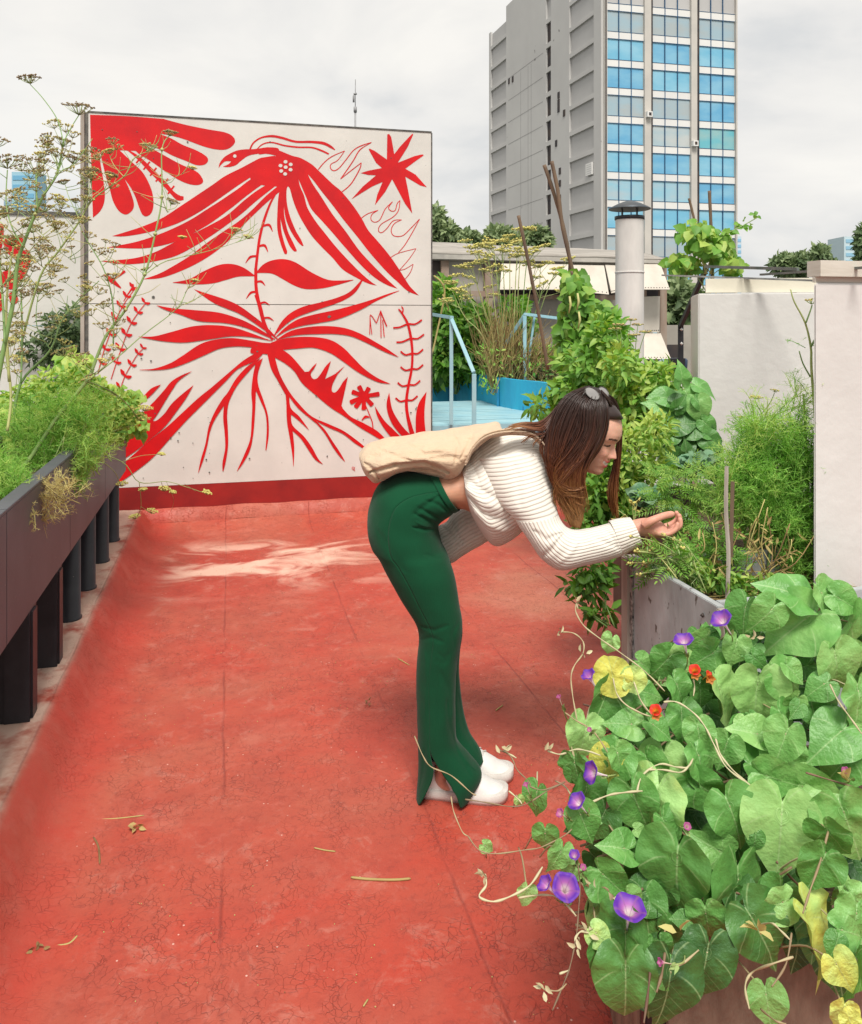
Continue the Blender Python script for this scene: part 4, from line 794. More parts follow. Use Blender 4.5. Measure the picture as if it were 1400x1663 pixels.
def interp(rows, m_):
    """Catmull-Rom through plain number rows"""
    out = []; n = len(rows)
    for i in range(n-1):
        p0, p1, p2, p3 = rows[max(i-1, 0)], rows[i], rows[i+1], rows[min(i+2, n-1)]
        for k in range(m_):
            t = k/m_; t2 = t*t; t3 = t2*t
            out.append([.5*((2*b)+(-a+c)*t+(2*a-5*b+4*c-d)*t2+(-a+3*b-3*c+d)*t3) for a, b, c, d in zip(p0, p1, p2, p3)])
    out.append(list(rows[-1])); return out
def segdist(p, a, b):
    ax, ay = a; bx, by = b; dx, dy = bx-ax, by-ay; L = dx*dx+dy*dy; t = max(0, min(1, ((p[0]-ax)*dx+(p[1]-ay)*dy)/L)) if L else 0
    return math.hypot(p[0]-ax-t*dx, p[1]-ay-t*dy), t
def topx(v): return (v.x/v.y*F+CX, CY-(v.z-H)/v.y*F)
def folds(vs, lines, side=None):
    """press soft creases into the near surface along drawn lines: (points, width px, depth m)"""
    for i, v in enumerate(vs):
        if side is not None and not side[i]: continue
        p = topx(v); d = 0
        for pts, w, dep in lines:
            bb = 3*w
            best = 1e9; 
            for k in range(len(pts)-1):
                a, b = pts[k], pts[k+1]
                if p[0] < min(a[0], b[0])-bb or p[0] > max(a[0], b[0])+bb or p[1] < min(a[1], b[1])-bb or p[1] > max(a[1], b[1])+bb: continue
                q, t = segdist(p, a, b)
                fade = 1
                if k == 0 and t < .5: fade = .3+1.4*t
                if k == len(pts)-2 and t > .5: fade = 1-1.6*(t-.5)
                q = q/max(fade, .15)
                best = min(best, q)
            if best < bb: d += dep*math.exp(-(best/w)**2)
        v.y += d
def loft(mb, rings, n=48, m_=5, ribs=None, ribmode='u', e=2.0, caps=True, mi=0, lines=None, wob=0, gap=None, tone=None, tilt=0):
    """rings: (backx, backy, frontx, fronty, distance, half depth) - outline pairs of one limb"""
    R_ = interp([list(r) for r in rings], m_); vs = []; uvs = []; side = []; L = 0; pc = None; k = len(R_)
    for i, r in enumerate(R_):
        l = W(r[0], r[1], r[4]); q = W(r[2], r[3], r[4]); c = (l+q)/2; a = (q-l)/2; b = Vector((0, r[5], 0))
        if tilt: b = Vector((tilt*r[5], r[5], 0))
        if pc is not None: L += (c-pc).length
        pc = c
        g = gap(i/(k-1)) if gap else None
        for j in range(n+(1 if g is not None else 0)):
            if g is None: th = 2*math.pi*j/n
            else: th = g[0]+(g[1]-g[0])*j/n
            cs, sn = math.cos(th), math.sin(th)
            if e != 2: cs = math.copysign(abs(cs)**(2/e), cs); sn = math.copysign(abs(sn)**(2/e), sn)
            p = c+a*cs+b*sn
            if wob:
                f = wob*noise.noise(p*9)+wob*.5*noise.noise(p*23); p = p+(a.normalized()*cs+Vector((0, 1, 0))*sn)*f
            vs.append(p); side.append(sn < .35)
            if ribs:
                if ribmode == 'u': uvs.append((th/(2*math.pi)*ribs, L))
                elif ribmode == 'v': uvs.append((L*ribs, th*.1))
            else: uvs.append((th/(2*math.pi), L))
    if lines: folds(vs, lines, side)
    nn = n+1 if gap else n; fs = []
    for i in range(k-1):
        for j in range(n):
            j2 = j+1 if gap else (j+1) % n
            fs.append((i*nn+j, i*nn+j2, (i+1)*nn+j2, (i+1)*nn+j))
    if caps and not gap: fs.append(tuple(reversed(range(n)))); fs.append(tuple((k-1)*n+j for j in range(n)))
    mb.add(vs, fs, uvs, mi, tone); return vs
person = empty('person', (.08, 2.65, 0), 'woman in green flared trousers and cream knit top bending over the planter', 'person')
# ---- body (one remeshed surface)
bd = MB()
HC = Vector(W(960, 704, 2.57)); yaw = R(-30); pitch = R(22)
hf = Vector((math.cos(pitch)*math.cos(yaw), math.cos(pitch)*math.sin(yaw), -math.sin(pitch))); hl = Vector((-math.sin(yaw), math.cos(yaw), 0)); hu = hf.cross(hl)
def h2w(x, y, z): return HC+hf*x+hl*y+hu*z
zs = [-.119, -.116, -.112, -.107, -.10]+[-.094+.004*i for i in range(46)]+[.094, .100, .105, .109, .112, .114]
def tab(t, z):
    for (a, b), (c, d) in zip(t[:-1], t[1:]):
        if a <= z <= c: s = (z-a)/(c-a); return b+(d-b)*s
    return t[0][1] if z < t[0][0] else t[-1][1]
XF = [(-.119, .045), (-.112, .071), (-.102, .081), (-.094, .081), (-.085, .078), (-.076, .083), (-.067, .085), (-.058, .086), (-.048, .083), (-.03, .082), (-.01, .080), (.003, .082), (.018, .090), (.035, .0905), (.055, .084), (.075, .072), (.092, .054), (.104, .034), (.112, .012), (.115, 0)]
XB = [(-.119, .02), (-.10, .005), (-.08, -.03), (-.06, -.062), (-.04, -.082), (0, -.098), (.04, -.098), (.06, -.092), (.08, -.078), (.10, -.05), (.115, -.002)]
HW = [(-.119, .010), (-.112, .022), (-.10, .036), (-.08, .050), (-.06, .058), (-.04, .064), (-.02, .069), (0, .072), (.02, .074), (.04, .073), (.06, .068), (.08, .058), (.10, .036), (.110, .018), (.115, .002)]
def g2(y, z, y0, z0, sy, sz): return math.exp(-((y-y0)/sy)**2-((z-z0)/sz)**2)
nh = 96; vs = []
for z in zs:
    xf, xb, hw = tab(XF, z), tab(XB, z), tab(HW, z)
    for j in range(nh):
        th = 2*math.pi*j/nh; c_, s_ = math.cos(th), math.sin(th)
        y = hw*math.copysign(abs(s_)**.92, s_); x = (xf if c_ > 0 else -xb)*math.copysign(abs(c_)**(.86 if c_ > 0 else 1), c_)
        if c_ > 0:
            f = 0
            if -.048 < z < .012: 
                hn = .024*max(0, min(1, (.010-z)/.047))*(1 if z > -.040 else max(0, (z+.048)/.008)); f += hn*math.exp(-(y/(.0075+.004*min(1, max(0, (.005-z)/.04))))**2)
            for sd_ in (-1, 1):
                f += .007*g2(y, z, sd_*.013, -.039, .006, .006); f -= .011*g2(y, z, sd_*.031, .001, .015, .012); f += .007*g2(y, z, sd_*.032, -.001, .011, .007)
                f += .007*g2(y, z, sd_*.040, -.034, .016, .014); f += .003*g2(y, z, sd_*.03, .017, .014, .006); f -= .003*g2(y, z, sd_*.029, -.063, .005, .008)
            zz = z-.10*abs(y)**1.15*.9*4*.25
            f += .0045*g2(y, z, 0, -.0585+.006*(y/.025)**2, .020, .0035)+.005*g2(y, z, 0, -.0765+.008*(y/.025)**2, .018, .004)-.007*g2(y, z, 0, -.0675+.009*(y/.025)**2, .022, .0038)
            x += f*min(1, c_*2.5)
        vs.append(h2w(x, y, z))
bd.add(vs, [(i*nh+j, i*nh+(j+1) % nh, (i+1)*nh+(j+1) % nh, (i+1)*nh+j) for i in range(len(zs)-1) for j in range(nh)]+[tuple(reversed(range(nh))), tuple((len(zs)-1)*nh+j for j in range(nh))])
# near ear
bd.tube([h2w(-.005, -.070, .012), h2w(-.014, -.080, .018), h2w(-.022, -.083, .008), h2w(-.018, -.080, -.010), h2w(-.008, -.072, -.020)], [.005, .006, .006, .006, .005], 8)
bd.tube([h2w(-.005, .070, .012), h2w(-.014, .080, .018), h2w(-.022, .083, .008), h2w(-.018, .080, -.010), h2w(-.008, .072, -.020)], [.005, .006, .006, .006, .005], 8)
# neck and trunk
bd.tube([h2w(-.03, 0, -.03), h2w(-.035, 0, -.085), W(912, 748, 2.63), W(880, 762, 2.65), W(850, 768, 2.65)], [.05, .052, .052, .062, .07], 24)
loft(bd, [(634, 806, 694, 852, 2.66, .12), (655, 782, 706, 838, 2.66, .13), (692, 770, 724, 828, 2.66, .125), (725, 757, 748, 824, 2.66, .122), (752, 748, 766, 830, 2.66, .125), (790, 722, 815, 848, 2.66, .14), (835, 712, 855, 832, 2.66, .15), (872, 722, 880, 800, 2.66, .12), (890, 742, 893, 780, 2.66, .06)], 40)
loft(bd, [(612, 835, 700, 868, 2.62, .09), (620, 880, 702, 888, 2.61, .085), (642, 925, 718, 915, 2.60, .070), (674, 985, 732, 975, 2.585, .052), (692, 1030, 738, 1022, 2.58, .046), (690, 1080, 730, 1080, 2.58, .044), (692, 1130, 729, 1130, 2.585, .040), (704, 1190, 727, 1190, 2.59, .028), (707, 1235, 727, 1235, 2.60, .027), (705, 1262, 728, 1265, 2.605, .026), (708, 1278, 770, 1286, 2.61, .028)], 28)
loft(bd, [(614, 840, 700, 868, 2.71, .09), (622, 880, 703, 888, 2.72, .080), (648, 925, 720, 915, 2.735, .068), (674, 985, 742, 975, 2.74, .062), (692, 1030, 742, 1022, 2.74, .052), (692, 1080, 737, 1080, 2.735, .05), (698, 1130, 738, 1130, 2.73, .045), (715, 1175, 742, 1175, 2.725, .032), (722, 1208, 748, 1208, 2.72, .032), (722, 1232, 760, 1236, 2.72, .034), (722, 1250, 800, 1256, 2.72, .035)], 28)
# near arm
loft(bd, [(805, 760, 890, 745, 2.54, .05), (835, 830, 890, 815, 2.50, .045), (868, 880, 905, 850, 2.47, .04), (893, 910, 912, 868, 2.46, .038), (930, 908, 930, 870, 2.45, .036), (975, 896, 970, 862, 2.45, .031), (1012, 884, 1006, 851, 2.45, .027), (1032, 872, 1028, 845, 2.45, .026), (1045, 870, 1042, 842, 2.45, .030), (1060, 873, 1056, 842, 2.45, .038), (1074, 873, 1071, 846, 2.45, .038), (1082, 869, 1080, 852, 2.45, .032)], 28)
fing = [((1068, 866, 2.418), (1084, 867, 2.412), (1097, 860, 2.410), (1101, 848, 2.414)), ((1072, 864, 2.438), (1090, 863, 2.434), (1104, 854, 2.432), (1104, 840, 2.436)),
        ((1072, 861, 2.460), (1091, 858, 2.458), (1104, 848, 2.456), (1102, 834, 2.456)), ((1070, 857, 2.482), (1088, 852, 2.482), (1100, 842, 2.478), (1098, 830, 2.474))]
for i, f in enumerate(fing):
    pts = catmull([W(*p) for p in f], 4); k = len(pts); bd.tube(pts, [(.0098, .0102, .0100, .0095)[i]-.0028*j/k for j in range(k-1)]+[.0045], 10)
th_ = catmull([W(1046, 852, 2.415), W(1060, 845, 2.402), W(1077, 838, 2.412), W(1095, 834, 2.432)], 4); bd.tube(th_, [.0165, .0155, .0145, .0135, .0125, .0118, .0112, .0108, .0106, .0108, .0106, .0095, .005], 10)
# far arm and hand resting on the far knee
loft(bd, [(850, 790, 815, 770, 2.80, .045), (800, 862, 775, 822, 2.80, .042), (770, 880, 752, 840, 2.80, .038), (745, 893, 730, 852, 2.79, .030), (728, 893, 716, 862, 2.79, .026), (712, 900, 702, 868, 2.79, .036), (700, 905, 692, 876, 2.79, .036)], 24)
for i in range(4): bd.tube([W(700-i, 880+i*7, 2.80), W(688-i, 888+i*7, 2.79), W(682-i, 900+i*6, 2.79)], [.009, .0085, .006], 8)
bd.tube([W(712, 872, 2.76), W(700, 868, 2.745), W(692, 872, 2.74)], [.012, .010, .006], 8)
body_o = bd.build('body', M['skin'], person, link=True)
rm = body_o.modifiers.new('remesh', 'REMESH'); rm.mode = 'VOXEL'; rm.voxel_size = .0030; rm.use_smooth_shade = True
sm = body_o.modifiers.new('smooth', 'SMOOTH'); sm.factor = .5; sm.iterations = 2
dg = bpy.context.evaluated_depsgraph_get(); me = bpy.data.meshes.new_from_object(body_o.evaluated_get(dg)); body_o.modifiers.clear(); old = body_o.data; body_o.data = me; bpy.data.meshes.remove(old)
me.name = 'body'
if not me.materials: me.materials.append(M['skin'])
ca = me.color_attributes.new('Col', 'FLOAT_COLOR', 'POINT'); Mi = body_o.matrix_parent_inverse; off = Vector(person.location)
cols = []; hR = Matrix((hf, hl, hu))
base = Vector((.66, .37, .265))
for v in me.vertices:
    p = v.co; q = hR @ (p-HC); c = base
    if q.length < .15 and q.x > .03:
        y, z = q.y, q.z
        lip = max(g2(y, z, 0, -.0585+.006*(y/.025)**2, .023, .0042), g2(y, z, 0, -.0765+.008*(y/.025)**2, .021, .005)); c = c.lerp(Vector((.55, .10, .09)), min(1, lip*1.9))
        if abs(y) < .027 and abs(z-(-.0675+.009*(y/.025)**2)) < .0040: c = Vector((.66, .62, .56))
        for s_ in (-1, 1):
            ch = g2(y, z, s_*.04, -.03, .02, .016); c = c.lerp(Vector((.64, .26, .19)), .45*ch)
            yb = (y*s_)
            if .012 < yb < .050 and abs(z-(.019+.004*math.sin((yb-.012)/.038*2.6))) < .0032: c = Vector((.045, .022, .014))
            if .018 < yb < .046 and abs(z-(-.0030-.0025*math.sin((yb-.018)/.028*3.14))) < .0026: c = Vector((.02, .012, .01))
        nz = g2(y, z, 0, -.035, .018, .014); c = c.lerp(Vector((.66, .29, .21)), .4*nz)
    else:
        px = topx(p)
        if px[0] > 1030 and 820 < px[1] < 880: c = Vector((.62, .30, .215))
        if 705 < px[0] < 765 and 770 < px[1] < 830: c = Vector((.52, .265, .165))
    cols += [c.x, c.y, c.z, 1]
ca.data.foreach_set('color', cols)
me.color_attributes.render_color_index = 0; me.color_attributes.active_color = ca

# ---- trousers
pt = MB()
near = [(703, 766, 743, 823, 2.66, .135), (700, 766, 741, 826, 2.66, .138), (672, 765, 732, 834, 2.66, .150), (640, 771, 721, 841, 2.66, .160), (613, 790, 713, 849, 2.66, .165), (600, 823, 712, 858, 2.66, .168), (597, 855, 714, 868, 2.655, .167), (602, 884, 719, 885, 2.645, .158), (616, 905, 727, 900, 2.63, .145), (634, 940, 737, 930, 2.60, .115), (653, 976, 744, 965, 2.588, .096), (673, 1008, 750, 1000, 2.58, .078), (680.5, 1030, 750.5, 1022, 2.577, .069), (679, 1062, 745, 1056, 2.577, .064), (676, 1102, 740, 1102, 2.58, .062), (677, 1152, 740, 1155, 2.583, .064), (678, 1203, 742, 1200, 2.59, .070), (680, 1235, 764, 1230, 2.594, .080), (679, 1262, 782, 1256, 2.598, .088), (676, 1298, 766, 1287, 2.60, .094)]
K = len(near)-1
def gapf(s):
    i = s*K; tb = [(0, -.35, -.35), (16, -.35, -.35), (17, -.42, -.12), (18, -.66, .06), (19, -.93, .58)]
    for (a, l0, r0), (b, l1, r1) in zip(tb[:-1], tb[1:]):
        if a <= i <= b+1e-6: f = (i-a)/(b-a); l = l0+(l1-l0)*f; r = r0+(r1-r0)*f; return (-math.acos(r), 2*math.pi-math.acos(l))
fl = [([(684, 1018), (705, 1024), (728, 1016)], 3, .004), ([(684, 1040), (700, 1036), (722, 1044)], 3, .004), ([(745, 1010), (735, 1030), (738, 1050)], 3, .003), ([(690, 900), (712, 908), (730, 905)], 3, .004), ([(612, 860), (640, 905), (660, 930)], 6, .003), ([(715, 1090), (728, 1120), (733, 1160)], 4, .004), ([(690, 1060), (694, 1110), (690, 1160)], 4, -.003), ([(668, 838), (690, 822), (712, 806)], 3.2, .006), ([(677, 820), (692, 812), (712, 802)], 3, -.004), ([(682, 826), (700, 836), (716, 845)], 2.6, .009), ([(674, 835), (695, 846), (714, 854)], 2.8, .009), ([(676, 848), (694, 856), (712, 860)], 2.6, -.005), ([(672, 857), (690, 860), (710, 859)], 2.6, .009), ([(690, 812), (712, 820), (728, 833)], 2.4, .007), ([(702, 800), (722, 812), (737, 828)], 2.4, .006),
      ([(700, 775), (712, 795), (722, 815)], 2.2, -.004), ([(712, 1062), (722, 1070), (732, 1060)], 3, .003), ([(708, 1072), (720, 1078), (731, 1070)], 3, .003), ([(713, 1080), (712, 1120), (711, 1160), (711, 1208)], 1.4, .0035), ([(726, 1140), (730, 1180), (745, 1225), (765, 1262)], 4, .006), ([(738, 1195), (750, 1225), (772, 1250)], 3.5, -.006), ([(690, 1215), (688, 1250), (682, 1280)], 3, .005)]
loft(pt, near, 110, 10, gap=gapf, caps=False, lines=[(a_, b_*1.1, c_*.72) for a_, b_, c_ in fl], wob=.0026, e=2.1)
fr = [(625, 900, 725, 895, 2.72, .10), (642, 940, 736, 930, 2.735, .090), (660, 980, 744, 970, 2.742, .078), (684, 1028, 751, 1020, 2.742, .066), (684, 1060, 747, 1056, 2.74, .062), (684, 1100, 746, 1092, 2.735, .061), (688, 1150, 752, 1150, 2.73, .064), (693, 1195, 763, 1190, 2.725, .070), (700, 1222, 777, 1213, 2.72, .076), (705, 1246, 786, 1230, 2.72, .082)]
loft(pt, fr, 64, 7, caps=False, lines=[([(745, 1130), (752, 1180), (775, 1222)], 4, .006)], wob=.0012)
po = pt.build('trousers', M['pants'], person); s_ = po.modifiers.new('thick', 'SOLIDIFY'); s_.thickness = .003; s_.offset = 1
wb = MB(); loft(wb, [(697, 764, 739, 828, 2.66, .141), (709, 764, 746, 824, 2.66, .138)], 64, 4, caps=False, wob=.001); w_o = wb.build('waistband', M['pants'], po); s_ = w_o.modifiers.new('thick', 'SOLIDIFY'); s_.thickness = .004; s_.offset = 1
# ---- sweater
sw = MB()
tl_ = [([(776, 715), (786, 749), (799, 781), (816, 811), (829, 837)], 4, .008), ([(754, 774), (776, 792), (795, 803), (812, 811)], 3.2, .009), ([(757, 790), (778, 812), (800, 822), (818, 826)], 3.5, -.008), ([(762, 806), (782, 832), (806, 842), (830, 842)], 3.2, .009), ([(770, 826), (790, 850), (815, 860), (835, 856)], 3.5, -.007), ([(758, 742), (770, 760), (780, 785)], 4, .006)]
loft(sw, [(751, 758, 757, 800, 2.66, .145), (755, 748, 765, 828, 2.66, .160), (763, 738, 783, 860, 2.66, .168), (772, 726, 803, 881, 2.66, .172), (788, 714, 828, 872, 2.66, .175), (806, 704, 848, 856, 2.66, .178), (832, 698, 862, 836, 2.66, .178), (858, 700, 876, 815, 2.66, .165), (878, 714, 888, 795, 2.66, .130), (890, 730, 896, 782, 2.66, .085), (896, 742, 900, 775, 2.66, .060)], 96, 7, ribs=74, ribmode='u', caps=False, lines=tl_, wob=.005)
sl1 = [(775, 742, 872, 722, 2.585, .085), (783, 768, 890, 745, 2.555, .088), (797, 797, 897, 770, 2.525, .083), (814, 822, 900, 796, 2.50, .076), (831, 838, 904, 822, 2.485, .071), (839, 846, 906, 834, 2.478, .069)]
loft(sw, sl1, 72, 7, ribs=72, ribmode='v', caps=True, wob=.004, lines=[([(838, 756), (842, 790), (846, 826)], 6, .004), ([(868, 730), (880, 760), (885, 800)], 6, .004)])
sl2 = [(836, 843, 905, 831, 2.480, .0705), (845, 858, 909, 842, 2.47, .068), (862, 884, 914, 850, 2.455, .064), (880, 908, 921, 857, 2.448, .062), (903, 925, 931, 861, 2.442, .061), (929, 922, 943, 862, 2.440, .060), (957, 915, 956, 859, 2.440, .058), (984, 909, 975, 854, 2.442, .055), (1004, 903, 990, 850, 2.444, .049), (1010, 900, 996, 849, 2.445, .046)]
loft(sw, sl2, 72, 7, ribs=34, ribmode='u', caps=False, wob=.004, lines=[([(868, 862), (888, 878), (912, 866)], 4.5, .006), ([(880, 905), (898, 893), (915, 868)], 4, .007), ([(905, 915), (925, 900), (940, 878)], 4, -.004), ([(985, 862), (996, 876), (1004, 893)], 3.5, .006), ([(960, 870), (980, 880), (1000, 888)], 4, .004)])
loft(sw, [(1007, 902, 990, 846, 2.445, .048), (1014, 899, 1000, 843.5, 2.445, .050), (1030, 890, 1013, 842, 2.447, .049), (1041, 884, 1024, 841, 2.448, .045)], 60, 6, ribs=32, ribmode='u', caps=False, wob=.003)
# far sleeve
loft(sw, [(850, 800, 815, 765, 2.79, .075), (812, 858, 778, 812, 2.80, .068), (790, 877, 758, 822, 2.80, .066), (768, 889, 742, 830, 2.80, .063), (748, 900, 727, 848, 2.79, .060), (737, 908, 714, 855, 2.785, .056), (729, 912, 711, 862, 2.78, .052)], 60, 7, ribs=34, ribmode='u', caps=False, wob=.005, lines=[([(735, 850), (742, 868), (755, 885)], 3, .01), ([(722, 858), (735, 872), (745, 893)], 3, .008), ([(752, 832), (760, 856), (775, 872)], 4, .008)])
so_ = sw.build('sweater', M['knit'], person); s_ = so_.modifiers.new('thick', 'SOLIDIFY'); s_.thickness = .004; s_.offset = 1
# ---- shoes
def shoe(heel, toe, name, label):
    heel = Vector(heel); toe = Vector(toe); ax = (toe-heel); L = ax.length; ax.normalize(); sd_ = Vector((-ax.y, ax.x, 0)); root = empty(name, heel, label, 'shoe')
    st = [(0, .022, .062), (.03, .033, .096), (.10, .037, .110), (.22, .039, .113), (.32, .040, .113), (.42, .042, .106), (.55, .045, .090), (.68, .048, .072), (.80, .047, .054), (.90, .041, .043), (.96, .029, .034), (.985, .018, .028), (1.0, .007, .022)]
    rows = interp([list(s) for s in st], 4); n = 28; vs = []
    for s, w, h in rows:
        c = heel+ax*L*s
        for j in range(n):
            a = 2*math.pi*j/n; x = math.cos(a); z = math.sin(a); x = math.copysign(abs(x)**(.75 if s < .8 else .95), x); zz = .018+(h-.018)*max(0, z)**.85 if z > 0 else .018-.012*(-z)
            narrow = 1-.26*max(0, z)**2
            vs.append(c+sd_*w*x*narrow+Vector((0, 0, zz)))
    k = len(rows); mb = MB(); mb.add(vs, [(i*n+j, i*n+(j+1) % n, (i+1)*n+(j+1) % n, (i+1)*n+j) for i in range(k-1) for j in range(n)]+[tuple(reversed(range(n))), tuple((k-1)*n+j for j in range(n))]); mb.build('upper', M['shoe'], root)
    mb = MB(); vs = []
    for s, w, h in rows:
        c = heel-ax*.004+ax*(L+.008)*s; w2 = w+.006
        for x, z in ((-1, .0), (-1.02, .014), (-1, .030), (-.86, .032), (.86, .032), (1, .030), (1.02, .014), (1, .0)): vs.append(c+sd_*w2*x+Vector((0, 0, z+(.004*max(0, s-.85)/.15))))
    mb.add(vs, [(i*8+j, i*8+(j+1) % 8, (i+1)*8+(j+1) % 8, (i+1)*8+j) for i in range(k-1) for j in range(8)]+[tuple(reversed(range(8))), tuple((k-1)*8+j for j in range(8))]); mb.build('sole', M['sole'], root)
    mb = MB()
    for i in range(5):
        s = .36+i*.065; h = tab([(a, b) for a, _, b in st], s)+.0012; c = heel+ax*L*s; mb.tube([c-sd_*.020+Vector((0, 0, h-.010)), c-sd_*.012+Vector((0, 0, h-.0028)), c+Vector((0, 0, h)), c+sd_*.012+ax*.008+Vector((0, 0, h-.003)), c+sd_*.020+ax*.01+Vector((0, 0, h-.011))], .0024, 6)
    mb.build('shoelace', M['sole'], root)
    mb = MB(); pts = [heel+ax*L*s+sd_*q*.036*(1-.2)+Vector((0, 0, .111)) for s, q in ((.30, -.6), (.15, -.75), (.03, -.3), (.03, .3), (.15, .75), (.30, .6))]; mb.tube(catmull(pts, 4), .004, 6); mb.build('collar', M['shoe'], root)
    return root
shoe((-.022, 2.632, 0), (.246, 2.598, 0), 'sneaker', 'white sneaker nearest the camera, half covered by the slit green hem')
shoe((.015, 2.745, 0), (.276, 2.715, 0), 'sneaker', 'white sneaker on the far foot, only its toe half showing')
# ---- canvas bag lying on her back
bg_ = MB()
bl = [([(640, 712), (648, 735), (640, 760)], 3.5, .005), ([(700, 706), (690, 730), (700, 760)], 4, -.005), ([(735, 702), (745, 725), (738, 755)], 3, .006), ([(612, 728), (650, 745), (668, 748)], 3, .006), ([(770, 700), (762, 722), (748, 745)], 3, .006), ([(660, 720), (690, 738), (726, 735)], 3.2, .005), ([(600, 768), (640, 757), (690, 752), (730, 768)], 3.5, .012), ([(596, 745), (625, 740), (680, 738), (740, 745), (757, 742)], 4.5, .003), ([(610, 735), (660, 722), (720, 718)], 4, -.003), ([(700, 745), (735, 742), (750, 750)], 3, .004), ([(668, 762), (700, 765), (722, 772)], 2.6, .010), ([(592, 752), (604, 762), (615, 778)], 4, .008)]
loft(bg_, [(584.5, 734, 586, 746, 2.66, .045), (592, 726, 591, 766, 2.66, .085), (600, 722, 600, 778, 2.655, .110), (613, 718.5, 612, 785, 2.65, .130), (632, 714, 632, 774, 2.65, .145), (662, 708, 660, 764, 2.65, .150), (695, 703, 692, 767, 2.65, .150), (722, 701, 716, 773, 2.65, .148), (742, 698, 730, 776, 2.65, .145), (762, 694, 744, 768, 2.65, .138), (782, 690, 756, 745, 2.65, .130), (797, 687, 777, 722, 2.65, .125), (806, 686.5, 803, 701, 2.65, .120), (812, 690, 811, 697, 2.65, .118)], 96, 9, e=1.7, lines=[(a_, b_, c_*1.5) for a_, b_, c_ in bl], wob=.011)
bag = empty('canvas_bag', W(690, 740, 2.65), 'cream canvas sling bag lying across the bent woman\'s back', 'bag')
bg_.build('bag_body', M['canvas'], bag)
def ribbon(mb, pts, w, th, wdir=(0, 1, 0)):
    P = catmull(pts, 6); vs = []; 
    for i, p in enumerate(P):
        d = (P[min(i+1, len(P)-1)]-P[max(i-1, 0)]).normalized(); x = (Vector(wdir)-d*Vector(wdir).dot(d)).normalized(); n_ = d.cross(x)
        vs += [p+x*w/2+n_*th/2, p-x*w/2+n_*th/2, p-x*w/2-n_*th/2, p+x*w/2-n_*th/2]
    k = len(P); mb.add(vs, [(4*i+a, 4*i+(a+1) % 4, 4*i+4+(a+1) % 4, 4*i+4+a) for i in range(k-1) for a in range(4)]+[(0, 1, 2, 3), (4*k-1, 4*k-2, 4*k-3, 4*k-4)])
for dy, dd in ((0, 0), (4.5, -.022)):
    s1 = MB(); ribbon(s1, [W(758, 748+dy, 2.50+dd*.3), W(768, 727+dy, 2.49+dd*.4), W(784, 710+dy, 2.50+dd), W(806, 702+dy*.9, 2.51+dd), W(835, 699.5+dy*.8, 2.52+dd), W(862, 702+dy, 2.52+dd), W(880, 717+dy, 2.525+dd), W(892, 738+dy*.6, 2.53+dd)], .034, .004, (0, 1, -.5)); s1.build('strap', M['canvas'], bag)
# ---- hair
hr = MB()
def ht(y): return max(0, min(.97, .03+(max(0, y-645)/205.0)**1.35*.97))
mass = [(947, 637, 970, 638, 2.560, .038), (929, 648, 983, 648, 2.545, .066), (913, 667, 982, 664, 2.530, .074), (903, 693, 981, 690, 2.525, .069), (898, 720, 973, 720, 2.518, .063), (895, 744, 960, 742, 2.51, .062), (899, 766, 947, 762, 2.505, .052), (907, 792, 944, 792, 2.505, .042), (914, 826, 948, 830, 2.51, .034), (924, 852, 942, 856, 2.51, .018)]
vs = loft(hr, mass, 60, 6, wob=.004); cnt = len(vs)
hr.hast = True; base_i = len(hr.t)-cnt
for i, v in enumerate(vs): hr.t[base_i+i] = ht(topx(v)[1])*.95
# scalp cap following the skull
vs = []; fs = []
czs = [-.05, -.02, .0, .02, .04, .06, .08, .094, .104, .111, .115]; nc = 48
for z in czs:
    xf, xb, hw = tab(XF, min(z, .115)), tab(XB, z), tab(HW, z)
    for j in range(nc):
        th = 2*math.pi*j/nc; c_, s_ = math.cos(th), math.sin(th); g = .009
        lim = -.02 if z < .06 else (.03 if z < .08 else 1)     # hairline: cut the cap away over the face
        x = (xf+g if c_ > 0 else -xb+g+.006)*c_; y = (hw+g)*s_
        if x > lim: x = lim+(x-lim)*.0; y = y
        vs.append(h2w(x, y, z+.006))
fs = [(i*nc+j, i*nc+(j+1) % nc, (i+1)*nc+(j+1) % nc, (i+1)*nc+j) for i in range(len(czs)-1) for j in range(nc)]+[tuple((len(czs)-1)*nc+j for j in range(nc))]
hr.add(vs, fs, tone=.03)
hr.build('hair_mass', M['hair'], person)
hs_ = MB()
GA = [(981, 640, 2.53), (987, 658, 2.50), (988, 688, 2.483), (981, 718, 2.475), (966, 742, 2.468), (948, 760, 2.462), (928, 774, 2.46), (912, 782, 2.463)]
GA2 = [(980, 638, 2.525), (984, 658, 2.485), (981, 695, 2.465), (968, 728, 2.452), (955, 752, 2.45), (948, 775, 2.452), (952, 805, 2.46), (957, 838, 2.47)]
GB = [(972, 633, 2.512), (967, 656, 2.450), (957, 700, 2.438), (944, 738, 2.436), (932, 770, 2.442), (929, 805, 2.452), (934, 838, 2.46), (938, 862, 2.465)]
GB2 = [(964, 630, 2.51), (945, 652, 2.450), (928, 695, 2.435), (916, 735, 2.436), (908, 768, 2.445), (912, 788, 2.446), (932, 792, 2.45), (950, 782, 2.45)]
GC = [(958, 629, 2.515), (926, 643, 2.470), (904, 676, 2.45), (895, 715, 2.445), (897, 752, 2.445), (907, 788, 2.45), (916, 825, 2.46), (928, 858, 2.465)]
GC2 = [(952, 630, 2.52), (918, 645, 2.48), (897, 680, 2.46), (890, 720, 2.455), (889, 745, 2.45), (896, 772, 2.45), (910, 792, 2.45), (930, 800, 2.45)]
